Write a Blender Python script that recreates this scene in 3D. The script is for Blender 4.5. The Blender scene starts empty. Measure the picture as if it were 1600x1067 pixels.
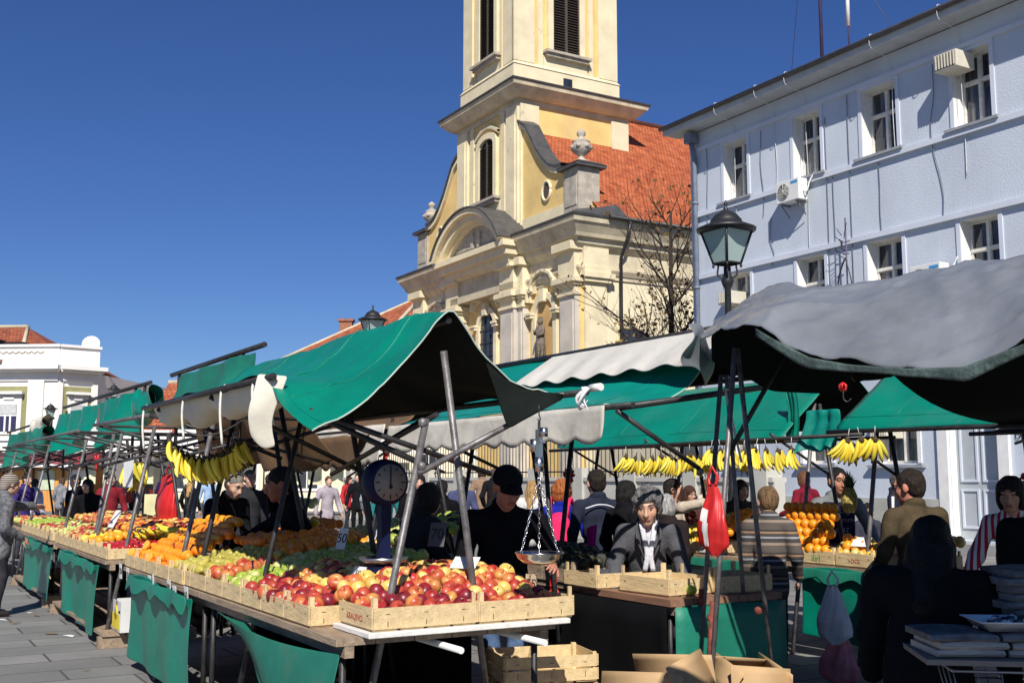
import bpy, math, random
import numpy as np
from mathutils import Vector, Matrix
random.seed(7); RNG = np.random.default_rng(7)
SC = bpy.context.scene
# ---------------------------------------------------------------- camera, sky, sun, exposure
cam_d = bpy.data.cameras.new('camera'); cam = bpy.data.objects.new('camera', cam_d)
SC.collection.objects.link(cam); SC.camera = cam
cam.location = (0, 0, 1.6); cam.rotation_euler = (math.radians(90 + 7.108), 0, 0)
cam_d.sensor_width = 36; cam_d.lens = 38.25; cam_d.clip_start = 0.05; cam_d.clip_end = 3000
SUN_AZ = math.radians(179.0)      # compass-like angle from +Y, the sun stands behind the camera
SUN_EL = math.radians(41.5)
world = bpy.data.worlds.new("World"); SC.world = world; world.use_nodes = True
wn = world.node_tree.nodes; wl = world.node_tree.links; wn.clear()
sky = wn.new('ShaderNodeTexSky'); sky.sky_type = 'NISHITA'; sky.sun_disc = False
sky.sun_elevation = SUN_EL; sky.sun_rotation = SUN_AZ
sky.air_density = 1.0; sky.dust_density = 0.0; sky.ozone_density = 5.0; sky.altitude = 300
bg = wn.new('ShaderNodeBackground'); bg.inputs['Strength'].default_value = 0.058
hsv = wn.new('ShaderNodeHueSaturation'); hsv.inputs['Saturation'].default_value = 1.12; hsv.inputs['Hue'].default_value = .508
wo = wn.new('ShaderNodeOutputWorld')
wl.new(sky.outputs[0], hsv.inputs['Color']); tint = wn.new('ShaderNodeMixRGB'); tint.blend_type = 'MULTIPLY'; tint.inputs['Fac'].default_value = 1; tint.inputs['Color2'].default_value = (.82, .95, 1.22, 1)
wl.new(hsv.outputs[0], tint.inputs['Color1']); wl.new(tint.outputs[0], bg.inputs['Color']); wl.new(bg.outputs[0], wo.inputs['Surface'])
sd = bpy.data.lights.new('sun', 'SUN'); sun = bpy.data.objects.new('sun', sd); SC.collection.objects.link(sun)
sd.energy = 5.0; sd.angle = math.radians(0.5); sd.color = (1.0, 0.955, 0.88)
sdir = Vector((math.sin(SUN_AZ) * math.cos(SUN_EL), math.cos(SUN_AZ) * math.cos(SUN_EL), math.sin(SUN_EL)))
sun.rotation_euler = sdir.to_track_quat('Z', 'Y').to_euler(); sun.location = (0, -20, 30)
SC.view_settings.view_transform = 'Standard'; SC.view_settings.look = 'None'
SC.view_settings.exposure = 0.2; SC.view_settings.gamma = 1
SC.cycles.max_bounces = 5; SC.cycles.diffuse_bounces = 3; SC.cycles.transparent_max_bounces = 12
# ---------------------------------------------------------------- the market grid: a runs along the facades and stall rows, b runs into the depth of the rows
PHI = 0.532701
CA, SA = math.cos(PHI), math.sin(PHI)
GR = math.atan2(-CA, SA)
def gw(a, b, z=0.0):
    return Vector((a * SA + b * CA, -a * CA + b * SA, z))
def wg(x, y):
    return x * SA - y * CA, x * CA + y * SA
# ---------------------------------------------------------------- materials
MATS = {}
def mat(name, col, rough=0.75, var=0.12, scale=6.0, bump=0.0, metal=0.0, spec=0.5, col2=None, dscale=None, alpha=1.0,
        trans=0.0, emit=None, detail=4.0, coat=0.0, sss=0.0, ptint=0.0, stretch=None, rnd=0.0, lo=0.35, hi=0.65):
    if name in MATS: return MATS[name]
    m = bpy.data.materials.new(name); m.use_nodes = True; MATS[name] = m
    nt = m.node_tree; N = nt.nodes; L = nt.links; p = N['Principled BSDF']
    p.inputs['Roughness'].default_value = rough; p.inputs['Metallic'].default_value = metal
    p.inputs['Specular IOR Level'].default_value = spec
    tc = N.new('ShaderNodeTexCoord'); mp = N.new('ShaderNodeMapping')
    L.new(tc.outputs['Object'], mp.inputs['Vector'])
    if stretch: mp.inputs['Scale'].default_value = stretch
    nz = N.new('ShaderNodeTexNoise'); nz.inputs['Scale'].default_value = scale; nz.inputs['Detail'].default_value = detail
    nz.inputs['Roughness'].default_value = 0.6
    L.new(mp.outputs[0], nz.inputs['Vector'])
    c = Vector(col[:3])
    rp = N.new('ShaderNodeValToRGB'); rp.color_ramp.elements[0].position = lo; rp.color_ramp.elements[1].position = hi
    ca_ = c * (1 - var); cb_ = (Vector(col2[:3]) if col2 else c * (1 + var))
    rp.color_ramp.elements[0].color = (*ca_, 1); rp.color_ramp.elements[1].color = (*[min(1, v) for v in cb_], 1)
    L.new(nz.outputs['Fac'], rp.inputs['Fac'])
    out = rp.outputs['Color']
    if rnd:
        oi = N.new('ShaderNodeObjectInfo'); hs = N.new('ShaderNodeHueSaturation')
        mr = N.new('ShaderNodeMapRange'); mr.inputs['To Min'].default_value = 1 - rnd; mr.inputs['To Max'].default_value = 1 + rnd
        L.new(oi.outputs['Random'], mr.inputs['Value']); L.new(mr.outputs[0], hs.inputs['Value'])
        L.new(out, hs.inputs['Color']); out = hs.outputs[0]
    L.new(out, p.inputs['Base Color'])
    if bump:
        nb = N.new('ShaderNodeTexNoise'); nb.inputs['Scale'].default_value = dscale or scale * 4; nb.inputs['Detail'].default_value = 3
        L.new(mp.outputs[0], nb.inputs['Vector'])
        bp = N.new('ShaderNodeBump'); bp.inputs['Strength'].default_value = min(1, bump); bp.inputs['Distance'].default_value = 0.02
        L.new(nb.outputs['Fac'], bp.inputs['Height']); L.new(bp.outputs[0], p.inputs['Normal'])
    if alpha < 1: p.inputs['Alpha'].default_value = alpha
    if trans: p.inputs['Transmission Weight'].default_value = trans
    if coat: p.inputs['Coat Weight'].default_value = coat; p.inputs['Coat Roughness'].default_value = 0.2
    if emit: p.inputs['Emission Color'].default_value = (*emit[:3], 1); p.inputs['Emission Strength'].default_value = emit[3]
    return m
def nodes_of(m): return m.node_tree.nodes, m.node_tree.links, m.node_tree.nodes['Principled BSDF']
# ---------------------------------------------------------------- mesh builder
def rotm(rx=0, ry=0, rz=0):
    return np.array(Matrix.Rotation(rz, 3, 'Z') @ Matrix.Rotation(ry, 3, 'Y') @ Matrix.Rotation(rx, 3, 'X'))
def smooth_path(pts, n=6):
    pts = [np.array(p, float) for p in pts]
    if len(pts) < 3: return pts
    out = []; P = [2 * pts[0] - pts[1]] + pts + [2 * pts[-1] - pts[-2]]
    for i in range(1, len(P) - 2):
        for k in range(n):
            t = k / n; a, b, c, d = P[i - 1], P[i], P[i + 1], P[i + 2]
            out.append(0.5 * ((2 * b) + (c - a) * t + (2 * a - 5 * b + 4 * c - d) * t * t + (3 * b - a - 3 * c + d) * t ** 3))
    out.append(pts[-1]); return out
class MB:
    def __init__(s): s.v = []; s.f = []; s.m = []; s.s = []
    def add(s, vs, fs, mi=0, smooth=False):
        o = len(s.v); s.v.extend([tuple(map(float, v)) for v in vs])
        for f in fs: s.f.append(tuple(o + i for i in f)); s.m.append(mi); s.s.append(smooth)
        return s
    def box(s, c, d, mi=0, R=None, taper=None):
        x, y, z = d[0] / 2, d[1] / 2, d[2] / 2
        P = np.array([(-x, -y, -z), (x, -y, -z), (x, y, -z), (-x, y, -z), (-x, -y, z), (x, -y, z), (x, y, z), (-x, y, z)])
        if taper: P[4:, 0] *= taper[0]; P[4:, 1] *= taper[1]
        if R is not None: P = P @ np.array(R).T
        P = P + np.array(c)
        return s.add(P, [(0, 3, 2, 1), (4, 5, 6, 7), (0, 1, 5, 4), (1, 2, 6, 5), (2, 3, 7, 6), (3, 0, 4, 7)], mi)
    def bx(s, x0, x1, y0, y1, z0, z1, mi=0):
        return s.box(((x0 + x1) / 2, (y0 + y1) / 2, (z0 + z1) / 2), (abs(x1 - x0), abs(y1 - y0), abs(z1 - z0)), mi)
    def tube(s, pts, r, n=8, mi=0, caps=True, smooth=True, flat=None):
        pts = [np.array(p, float) for p in pts]; k = len(pts)
        rs = r if hasattr(r, '__len__') else [r] * k
        T = []
        for i in range(k):
            t = pts[min(i + 1, k - 1)] - pts[max(i - 1, 0)]; T.append(t / (np.linalg.norm(t) + 1e-9))
        up = np.array((0, 0, 1.0)) if abs(T[0][2]) < 0.9 else np.array((1.0, 0, 0))
        vs = []; N0 = None
        for i in range(k):
            if N0 is None: N0 = np.cross(T[i], up)
            N0 = N0 - T[i] * np.dot(N0, T[i]); N0 /= (np.linalg.norm(N0) + 1e-9)
            B = np.cross(T[i], N0)
            for j in range(n):
                a = 2 * math.pi * j / n
                vs.append(pts[i] + rs[i] * (math.cos(a) * N0 * (flat or 1) + math.sin(a) * B))
        fs = [(i * n + j, i * n + (j + 1) % n, (i + 1) * n + (j + 1) % n, (i + 1) * n + j) for i in range(k - 1) for j in range(n)]
        s.add(vs, fs, mi, smooth)
        if caps:
            o = len(s.v) - len(vs)
            s.f.append(tuple(o + j for j in reversed(range(n)))); s.m.append(mi); s.s.append(False)
            s.f.append(tuple(o + (k - 1) * n + j for j in range(n))); s.m.append(mi); s.s.append(False)
        return s
    def lathe(s, prof, n=16, c=(0, 0, 0), mi=0, smooth=True, R=None, sy=1.0):
        vs = []; k = len(prof)
        for (r, z) in prof:
            for j in range(n):
                a = 2 * math.pi * j / n; vs.append((r * math.cos(a), r * math.sin(a) * sy, z))
        V = np.array(vs)
        if R is not None: V = V @ np.array(R).T
        V = V + np.array(c)
        fs = [(i * n + j, i * n + (j + 1) % n, (i + 1) * n + (j + 1) % n, (i + 1) * n + j) for i in range(k - 1) for j in range(n)]
        fs += [tuple(reversed(range(n))), tuple((k - 1) * n + j for j in range(n))]
        return s.add(V, fs, mi, smooth)
    def grid(s, P, mi=0, smooth=True, close_v=False):
        nu = len(P); nv = len(P[0]); vs = [p for row in P for p in row]
        fs = []
        for i in range(nu - 1):
            for j in range(nv - 1 + (1 if close_v else 0)):
                fs.append((i * nv + j, i * nv + (j + 1) % nv, (i + 1) * nv + (j + 1) % nv, (i + 1) * nv + j))
        return s.add(vs, fs, mi, smooth)
    def prism(s, poly, d0, d1, axis='y', mi=0):
        # poly: (u,v) outline; axis y -> u=x v=z ; axis x -> u=y v=z ; axis z -> u=x v=y
        n = len(poly); f = {'y': lambda u, v, d: (u, d, v), 'x': lambda u, v, d: (d, u, v), 'z': lambda u, v, d: (u, v, d)}[axis]
        vs = [f(u, v, d0) for u, v in poly] + [f(u, v, d1) for u, v in poly]
        fs = [tuple(range(n)), tuple(reversed(range(n, 2 * n)))] + [(i, n + i, n + (i + 1) % n, (i + 1) % n) for i in range(n)]
        return s.add(vs, fs, mi)
    def build(s, name, mats, parent=None, solid=None, bevel=None, sub=0, M=None, fixn=True, label=None):
        me = bpy.data.meshes.new(name)
        v = s.v
        if M is not None: v = [tuple(M @ Vector(p)) for p in v]
        me.from_pydata(v, [], s.f)
        if not isinstance(mats, (list, tuple)): mats = [mats]
        for m in mats: me.materials.append(m)
        me.polygons.foreach_set('material_index', s.m); me.polygons.foreach_set('use_smooth', s.s); me.update()
        if fixn:
            import bmesh
            bm = bmesh.new(); bm.from_mesh(me); bmesh.ops.recalc_face_normals(bm, faces=bm.faces); bm.to_mesh(me); bm.free()
        o = bpy.data.objects.new(name, me); SC.collection.objects.link(o)
        if parent is not None: o.parent = parent
        if solid:
            md = o.modifiers.new('thick', 'SOLIDIFY'); md.thickness = solid; md.offset = 0
        if bevel:
            md = o.modifiers.new('bevel', 'BEVEL'); md.width = bevel; md.segments = 2; md.limit_method = 'ANGLE'
        if sub:
            md = o.modifiers.new('sub', 'SUBSURF'); md.levels = sub; md.render_levels = sub
        if label: o['label'] = label
        return o
def tag(o, label=None, cat=None, group=None, kind=None):
    if label: o['label'] = label
    if cat: o['category'] = cat
    if group: o['group'] = group
    if kind: o['kind'] = kind
    return o
def thing(name, label, cat, loc=(0, 0, 0), rz=0.0, group=None):
    o = bpy.data.objects.new(name, None); SC.collection.objects.link(o)
    o.location = loc; o.rotation_euler = (0, 0, rz); o.empty_display_size = 0.2
    return tag(o, label, cat, group)
def copy_tree(o, parent=None, loc=None, rot=None, label=None, scale=None, group=None):
    c = o.copy(); SC.collection.objects.link(c)
    if parent is not None: c.parent = parent
    if loc is not None: c.location = loc
    if rot is not None: c.rotation_euler = rot
    if scale is not None: c.scale = scale if hasattr(scale, '__len__') else (scale,) * 3
    if label: c['label'] = label
    if group: c['group'] = group
    for ch in [k for k in SC.collection.objects if k.parent == o and k != c]: copy_tree(ch, c)
    return c
CHILD = {}
def kids(o): return [k for k in SC.collection.objects if k.parent == o]
def hn(x, y, z=0.0):           # cheap smooth noise, -1..1
    return (math.sin(x * 1.7 + 1.3 * math.sin(y * 1.1 + z)) + math.sin(y * 2.3 + 1.7 * math.sin(x * 0.9 + 2 * z)) + math.sin((x + y) * 1.3 + z * 3)) / 3
def text_mesh(name, txt, size, material, parent, M, extrude=0.002, align='CENTER', label=None, sx=1.0):
    cu = bpy.data.curves.new(name, 'FONT'); cu.body = txt; cu.size = size; cu.extrude = extrude
    cu.align_x = align; cu.align_y = 'CENTER'
    t = bpy.data.objects.new(name, cu); SC.collection.objects.link(t)
    dg = bpy.context.evaluated_depsgraph_get(); me = bpy.data.meshes.new_from_object(t.evaluated_get(dg))
    SC.collection.objects.unlink(t); bpy.data.objects.remove(t)
    me.materials.clear(); me.materials.append(material)
    me.transform(Matrix.Diagonal((sx, 1, 1, 1))); me.transform(M)
    o = bpy.data.objects.new(name, me); SC.collection.objects.link(o)
    if parent is not None: o.parent = parent
    if label: o['label'] = label
    return o
# ---------------------------------------------------------------- material library
cream = mat('cream_stucco', (.76, .53, .20), .9, .12, 0.8, bump=.25, dscale=9, detail=8)
trim = mat('pale_trim', (.60, .52, .36), .9, .16, 1.2, bump=.25, dscale=12, detail=8)
trimw = mat('worn_white_stucco', (.73, .63, .42), .9, .10, 1.0, bump=.2, dscale=12, detail=8)
stone = mat('grey_stone', (.42, .37, .30), .9, .22, 3, bump=.4, detail=8)
sheet = mat('sheet_metal', (.085, .082, .08), .55, .2, 3, metal=.2)
louvre = mat('louvre_wood', (.075, .055, .04), .8, .3, 9)
glassd = mat('dark_glass', (.03, .035, .045), .12, .3, 2, spec=.8)
ironm = mat('black_iron', (.018, .018, .02), .45, .3, 12, spec=.5)
pipe_m = mat('grey_pipe', (.16, .15, .15), .45, .35, 14, metal=.35, bump=.1)
pipe_d = mat('dark_steel', (.035, .033, .034), .5, .35, 14, metal=.3)
pipe_r = mat('rusty_joint', (.20, .045, .03), .8, .4, 30, bump=.3)
bluew = mat('blue_stucco', (.55, .595, .665), .92, .05, 0.7, bump=.35, dscale=22, detail=10)
bluet = mat('blue_trim', (.60, .63, .70), .9, .05, 1.0, bump=.1)
winw = mat('old_white_paint', (.70, .67, .60), .6, .12, 9)
whitep = mat('white_paint', (.78, .77, .74), .6, .06, 4)
plast_w = mat('pale_plastic', (.74, .73, .69), .5, .05, 4)
def add_stain(m, col, scale, lo, hi, amt=.6, stretch=(1, 1, .3)):
    N, L, p = nodes_of(m)
    src = p.inputs['Base Color'].links[0].from_socket
    tc = N.new('ShaderNodeTexCoord'); mp = N.new('ShaderNodeMapping'); mp.inputs['Scale'].default_value = stretch
    nz = N.new('ShaderNodeTexNoise'); nz.inputs['Scale'].default_value = scale; nz.inputs['Detail'].default_value = 8; nz.inputs['Roughness'].default_value = .7
    rp = N.new('ShaderNodeMapRange'); rp.inputs['From Min'].default_value = lo; rp.inputs['From Max'].default_value = hi; rp.inputs['To Max'].default_value = amt
    mx = N.new('ShaderNodeMixRGB'); mx.inputs['Color2'].default_value = (*col, 1)
    L.new(tc.outputs['Object'], mp.inputs[0]); L.new(mp.outputs[0], nz.inputs['Vector']); L.new(nz.outputs['Fac'], rp.inputs['Value'])
    L.new(rp.outputs[0], mx.inputs['Fac']); L.new(src, mx.inputs['Color1']); L.new(mx.outputs[0], p.inputs['Base Color'])
add_stain(cream, (.50, .40, .24), .55, .52, .75, .55)
add_stain(cream, (.42, .36, .26), 2.5, .62, .68, .5, (1, 1, .5))
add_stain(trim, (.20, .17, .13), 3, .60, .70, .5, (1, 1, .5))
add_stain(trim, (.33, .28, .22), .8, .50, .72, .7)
add_stain(trimw, (.45, .38, .28), 1.6, .62, .66, .75, (1, 1, .6))
add_stain(bluew, (.38, .42, .50), .5, .5, .75, .6)
add_stain(bluew, (.68, .70, .74), 2.2, .60, .72, .5, (1, 1, .7))
def tile_mat(name, c1, c2, rows=3.2, cols=5.0, axis_u='X'):
    m = mat(name, c1, .85, .18, 2.0, bump=0, col2=c2)
    N, L, p = nodes_of(m); src = p.inputs['Base Color'].links[0].from_socket
    tc = N.new('ShaderNodeTexCoord')
    br = N.new('ShaderNodeTexBrick'); br.inputs['Scale'].default_value = 1.0
    br.inputs['Brick Width'].default_value = 1 / cols; br.inputs['Row Height'].default_value = 1 / rows
    br.inputs['Mortar Size'].default_value = .018; br.inputs['Mortar Smooth'].default_value = .6
    br.inputs['Color1'].default_value = (1, 1, 1, 1); br.inputs['Color2'].default_value = (.72, .68, .66, 1); br.inputs['Mortar'].default_value = (.22, .2, .2, 1)
    L.new(tc.outputs['UV'], br.inputs['Vector'])
    mx = N.new('ShaderNodeMixRGB'); mx.blend_type = 'MULTIPLY'; mx.inputs['Fac'].default_value = 1
    L.new(src, mx.inputs['Color1']); L.new(br.outputs['Color'], mx.inputs['Color2']); L.new(mx.outputs[0], p.inputs['Base Color'])
    wv = N.new('ShaderNodeTexWave'); wv.wave_type = 'BANDS'; wv.bands_direction = 'Y'; wv.wave_profile = 'SAW'; wv.inputs['Scale'].default_value = rows / 6.2832 * 3.1416 * 2 / 2
    L.new(tc.outputs['UV'], wv.inputs['Vector'])
    bp = N.new('ShaderNodeBump'); bp.inputs['Strength'].default_value = .6; bp.inputs['Distance'].default_value = .03
    L.new(br.outputs['Fac'], bp.inputs['Height']); bp.invert = True; L.new(bp.outputs[0], p.inputs['Normal'])
    return m
tiles = tile_mat('red_roof_tiles', (.50, .105, .03), (.62, .17, .06), 5.0, 5.0)
tiles2 = tile_mat('weathered_roof_tiles', (.30, .075, .035), (.46, .13, .06), 4.2, 4.5)
def roof_panel(mb, quad, mi=0):
    mb.add(quad, [(0, 1, 2, 3)], mi)
def set_uv(o):
    # metres along and up each face, so that tile courses follow the slope
    me = o.data; uv = me.uv_layers.new(name='uv')
    for p in me.polygons:
        n = p.normal; t = Vector((0, 0, 1)) - n * n.z
        t = t.normalized() if t.length > 1e-3 else Vector((0, 1, 0)); s = t.cross(n)
        for li in p.loop_indices:
            c = me.vertices[me.loops[li].vertex_index].co
            uv.data[li].uv = (c.dot(s), c.dot(t))
# ground paving
pave = mat('stone_paving', (.235, .23, .215), .85, .12, 1.3, bump=.25, dscale=30, detail=8)
N, L, p = nodes_of(pave); src = p.inputs['Base Color'].links[0].from_socket
tc = N.new('ShaderNodeTexCoord'); mp = N.new('ShaderNodeMapping'); mp.inputs['Rotation'].default_value = (0, 0, -GR + math.radians(90))
br = N.new('ShaderNodeTexBrick'); br.inputs['Scale'].default_value = 1; br.inputs['Brick Width'].default_value = 1.0; br.inputs['Row Height'].default_value = .5
br.inputs['Mortar Size'].default_value = .012; br.inputs['Color1'].default_value = (.95, .95, .95, 1); br.inputs['Color2'].default_value = (.70, .70, .72, 1)
br.inputs['Mortar'].default_value = (.28, .27, .26, 1)
mx = N.new('ShaderNodeMixRGB'); mx.blend_type = 'MULTIPLY'; mx.inputs['Fac'].default_value = 1
L.new(tc.outputs['Object'], mp.inputs[0]); L.new(mp.outputs[0], br.inputs['Vector']); L.new(src, mx.inputs['Color1']); L.new(br.outputs['Color'], mx.inputs['Color2']); L.new(mx.outputs[0], p.inputs['Base Color'])
add_stain(pave, (.16, .155, .15), .7, .5, .7, .5, (1, 1, 1))
# ---------------------------------------------------------------- ground
mb = MB(); n = 24; P = [[(-500 + 1000 * i / n, -60 + 900 * j / n, 0) for j in range(n + 1)] for i in range(n + 1)]
mb.grid(P, smooth=False); g = mb.build('ground', pave); tag(g, kind='structure')
# ---------------------------------------------------------------- church
A0, B0 = -37.34, 25.28
ch = thing('church', 'yellow baroque church with tall bell tower and red tiled nave roof', 'church', gw(A0, B0), GR)
W = 15.7; ZC = 12.6; TX0, TX1 = -10.85, -4.84; TC = -7.85; TD = 6.2; NL = 36
def arch_poly(x0, x1, z0, z1, rise=None, n=12):
    c = (x0 + x1) / 2; r = (x1 - x0) / 2; rise = rise or r
    return [(x0, z0), (x1, z0)] + [(c + r * math.cos(t), z1 - rise + rise * math.sin(t)) for t in np.linspace(0, math.pi, n)]
mb = MB()                                   # walls, yellow
mb.bx(-W, 0, .05, .6, 0, 11.2)
mb.bx(-.55, -.02, .6, .7, 0, 11.2); mb.bx(-W + .02, -W + .55, .6, NL, 0, 11.2); mb.bx(-W + .6, -.6, NL - .6, NL, 0, 11.2)
mb.build('wall', cream, ch)
mb = MB(); mb.bx(-.55, -.02, .7, NL, 0, 11.2); mb.build('side_wall', mat('pale_yellow_stucco', (.80, .70, .48), .9, .06, .8, bump=.2, dscale=9), ch)
def gable(side):
    # curved attic wall beside the tower: x measured from the facade's corner towards the tower
    pts = [(1.15, 12.3), (1.15, 15.0)]
    for x, z in [(1.7, 15.05), (2.2, 15.25), (2.7, 15.65), (3.2, 16.2), (3.7, 16.9), (4.2, 17.6), (4.86, 18.0)]: pts.append((x, z))
    pts += [(4.86, 12.3)]
    f = (lambda x: -x) if side > 0 else (lambda x: -W + x)
    m = MB(); m.prism([(f(x), z) for x, z in pts], .1, .62); o = m.build('attic_wall', cream, ch)
    top = pts[1:-1]
    m = MB(); m.grid([[(f(x), -.14, z + .02), (f(x), -.14, z + .16), (f(x), .68, z + .22), (f(x), .68, z + .06)] for x, z in top], smooth=False, close_v=True)
    m.build('coping', sheet, ch)
    m = MB(); m.grid([[(f(x), -.05, z - .22), (f(x), -.05, z + .02), (f(x), .1, z + .02), (f(x), .1, z - .22)] for x, z in top], smooth=False, close_v=True)
    m.build('attic_moulding', trimw, ch)
    cx = f(2.62)
    m = MB(); R0 = rotm(math.pi / 2)
    m.tube([(cx + .34 * math.cos(t), .06, 14.25 + .44 * math.sin(t)) for t in np.linspace(0, 2 * math.pi, 21)], .07, 6)
    m.build('round_window_frame', trimw, ch)
    m = MB(); m.prism([(cx + .31 * math.cos(t), 14.25 + .42 * math.sin(t)) for t in np.linspace(0, 2 * math.pi, 20)[:-1]], .07, .095); m.build('round_window', louvre, ch)
    # base band
    m = MB(); m.bx(f(1.15), f(4.86), .04, .1, 12.5, 13.35); m.build('attic_base', trimw, ch)
    # pedestal + urn
    m = MB(); xa, xb = sorted((f(0), f(1.12))); m.bx(xa, xb, .0, 1.1, 12.45, 14.75); m.bx(xa + .12, xb - .12, -.03, 1.13, 13.1, 14.4)
    m.build('pedestal', stone, ch)
    m = MB(); m.bx(xa - .22, xb + .22, -.24, 1.34, 14.75, 14.88); m.box(((xa + xb) / 2, .55, 14.97), (1.62, 1.62, .18), R=None, taper=(.6, .6)); m.build('pedestal_cap', sheet, ch)
    m = MB(); c = ((xa + xb) / 2, .55, 15.05)
    m.lathe([(.30, 0), (.30, .12), (.14, .2), (.12, .32), (.20, .38), (.40, .56), (.45, .76), (.40, .86), (.30, .9), (.40, .96), (.30, 1.04), (.16, 1.1), (.12, 1.2), (.2, 1.28), (.19, 1.42), (.06, 1.52), (.01, 1.55)], 14, c)
    for k in range(7):
        a = k * 2 * math.pi / 7; m.lathe([(.02, -.1), (.1, -.04), (.11, .04), (.02, .1)], 7, (c[0] + .41 * math.cos(a), c[1] + .41 * math.sin(a), c[2] + .7))
    m.build('urn', stone, ch)
gable(1); gable(-1)
# entablature and cornice all round
def ring(mb, x0, x1, y0, y1, z0, z1, e0, e1):
    # profile band around the box (x0..x1,y0..y1) sticking out e0 at z0 and e1 at z1
    for ax in (0,):
        P = []
        for (e, z) in ((e0, z0), (e1, z1)):
            P.append([(x0 - e, y0 - e, z), (x1 + e, y0 - e, z), (x1 + e, y1 + e, z), (x0 - e, y1 + e, z)])
        vs = P[0] + P[1]
        mb.add(vs, [(0, 1, 5, 4), (1, 2, 6, 5), (2, 3, 7, 6), (3, 0, 4, 7), (4, 5, 6, 7), (3, 2, 1, 0)])
mb = MB()
ring(mb, -W, 0, .05, NL, 9.95, 10.12, .05, .05)
ring(mb, -W, 0, .05, NL, 10.12, 10.32, .10, .22); ring(mb, -W, 0, .05, NL, 10.32, 10.42, .22, .22)
ring(mb, -W, 0, .05, NL, 11.1, 11.35, .06, .3); ring(mb, -W, 0, .05, NL, 11.35, 11.6, .3, .36)
ring(mb, -W, 0, .05, NL, 11.6, 11.75, .5, .55); ring(mb, -W, 0, .05, NL, 11.75, 12.15, .55, .8)
ring(mb, -W, 0, .05, NL, 12.15, 12.36, .84, .88)
mb.build('cornice', trim, ch)
mb = MB(); ring(mb, -W, 0, .05, NL, 12.37, 12.47, .92, .95)
mb.prism([(.9, 12.48), (-1.2, 12.48), (-1.2, 13.05), (-.05, 13.05)], -.85, 1.2, 'y') if False else None
mb.build('cornice_flashing', sheet, ch)
mb = MB()                                   # little metal skirts behind the pedestals
mb.add([(.9, -.8, 12.48), (.9, 2.0, 12.48), (.02, 2.0, 13.3), (.02, 1.0, 13.3), (-.1, 0, 12.9), (-1.2, -.8, 12.48)], [(0, 1, 2, 3, 4, 5)])
mb.build('corner_skirt', sheet, ch)
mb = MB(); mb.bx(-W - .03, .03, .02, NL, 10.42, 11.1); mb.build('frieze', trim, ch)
# pilasters
def pil(x0, x1, dep, name='pilaster', z0=0, z1=9.2):
    m = MB(); m.bx(x0, x1, -dep, .1, z0, z1, 0)
    m.bx(x0 + .12, x1 - .12, -dep - .05, -dep, z0 + 1.2, z1 - .25, 0)
    # capital
    m.bx(x0 - .06, x1 + .06, -dep - .1, .1, z1, z1 + .12, 1); m.bx(x0, x1, -dep - .03, .1, z1 + .12, z1 + .42, 1)
    m.bx(x0 - .1, x1 + .1, -dep - .14, .1, z1 + .42, z1 + .54, 1); m.bx(x0 - .2, x1 + .2, -dep - .26, .1, z1 + .54, z1 + .76, 1)
    m.bx(x0 - .03, x1 + .03, -dep - .05, .1, z1 + .76, z1 + 1.9, 1)
    m.bx(x0 - .15, x1 + .15, -dep - .32, .1, z1 + 1.9, z1 + 2.25, 1)
    return m.build(name, [mat('pilaster_grey', (.56, .50, .42), .9, .12, 1, bump=.2), trimw], ch)
for x in (-1.2, ): pil(x, -.02, .2)
pil(-5.75, -4.55, .5); pil(-4.5, -4.05, .3); pil(-11.15, -9.95, .5); pil(-11.65, -11.2, .3); pil(-W + .02, -W + 1.2, .2)
m = MB(); m.bx(-.1, .16, .2, 1.3, 0, 9.75); m.bx(-.1, .32, .1, 1.45, 9.75, 9.92); m.bx(-.1, .42, .0, 1.6, 9.92, 10.14); m.bx(-.1, .3, .1, 1.45, 10.14, 10.4)
m.bx(-.1, .2, .12, 1.4, 10.4, 11.3); m.build('side_pilaster', trimw, ch)
# centre bay band lines and segmental pediment
mb = MB(); c = -7.6; rr = 3.55
def arcband(mb, r0, r1, y0, y1, zc, a0, a1, n=20, cx=c, sz=1.0, mi=0):
    P = [];
    for t in np.linspace(a0, a1, n):
        P.append([(cx + r0 * math.cos(t), y0, zc + sz * r0 * math.sin(t)), (cx + r1 * math.cos(t), y0, zc + sz * r1 * math.sin(t)),
                  (cx + r1 * math.cos(t), y1, zc + sz * r1 * math.sin(t)), (cx + r0 * math.cos(t), y1, zc + sz * r0 * math.sin(t))])
    mb.grid(P, mi, smooth=False, close_v=True)
    mb.add(P[0], [(0, 1, 2, 3)], mi); mb.add(P[-1], [(0, 1, 2, 3)], mi)
ZP = 12.3; a0, a1 = math.radians(30), math.radians(150); RA = 3.9; zc = ZP - RA * math.sin(a0)
arcband(mb, RA - .22, RA + .02, -1.5, .3, zc, a0, a1); arcband(mb, RA - .55, RA - .22, -1.25, .3, zc, a0, a1); arcband(mb, RA - .72, RA - .55, -1.0, .3, zc, a0, a1)
mb.bx(c - 3.55, c + 3.55, -1.35, 0, 11.95, 12.22); mb.bx(c - 3.4, c + 3.4, -1.12, 0, 11.6, 11.95); mb.bx(c - 3.2, c + 3.2, -.85, 0, 11.3, 11.6)
mb.bx(c - 3.1, c + 3.1, -.7, 0, 11.2, 11.3)
mb.build('pediment', trimw, ch)
mb = MB(); mb.prism([(c + (RA - .7) * math.cos(t), zc + (RA - .7) * math.sin(t)) for t in np.linspace(math.radians(24), math.radians(156), 16) if zc + (RA - .7) * math.sin(t) > 12.2], -.75, .2); mb.bx(c - .45, c - .2, -.86, -.75, 12.3, 13.2); mb.bx(c + .2, c + .45, -.86, -.75, 12.3, 13.2); mb.build('pediment_panel', stone, ch)
mb = MB(); arcband(mb, RA + .03, RA + .1, -1.6, .6, zc, a0, a1)
mb.build('pediment_flashing', sheet, ch)
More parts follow.
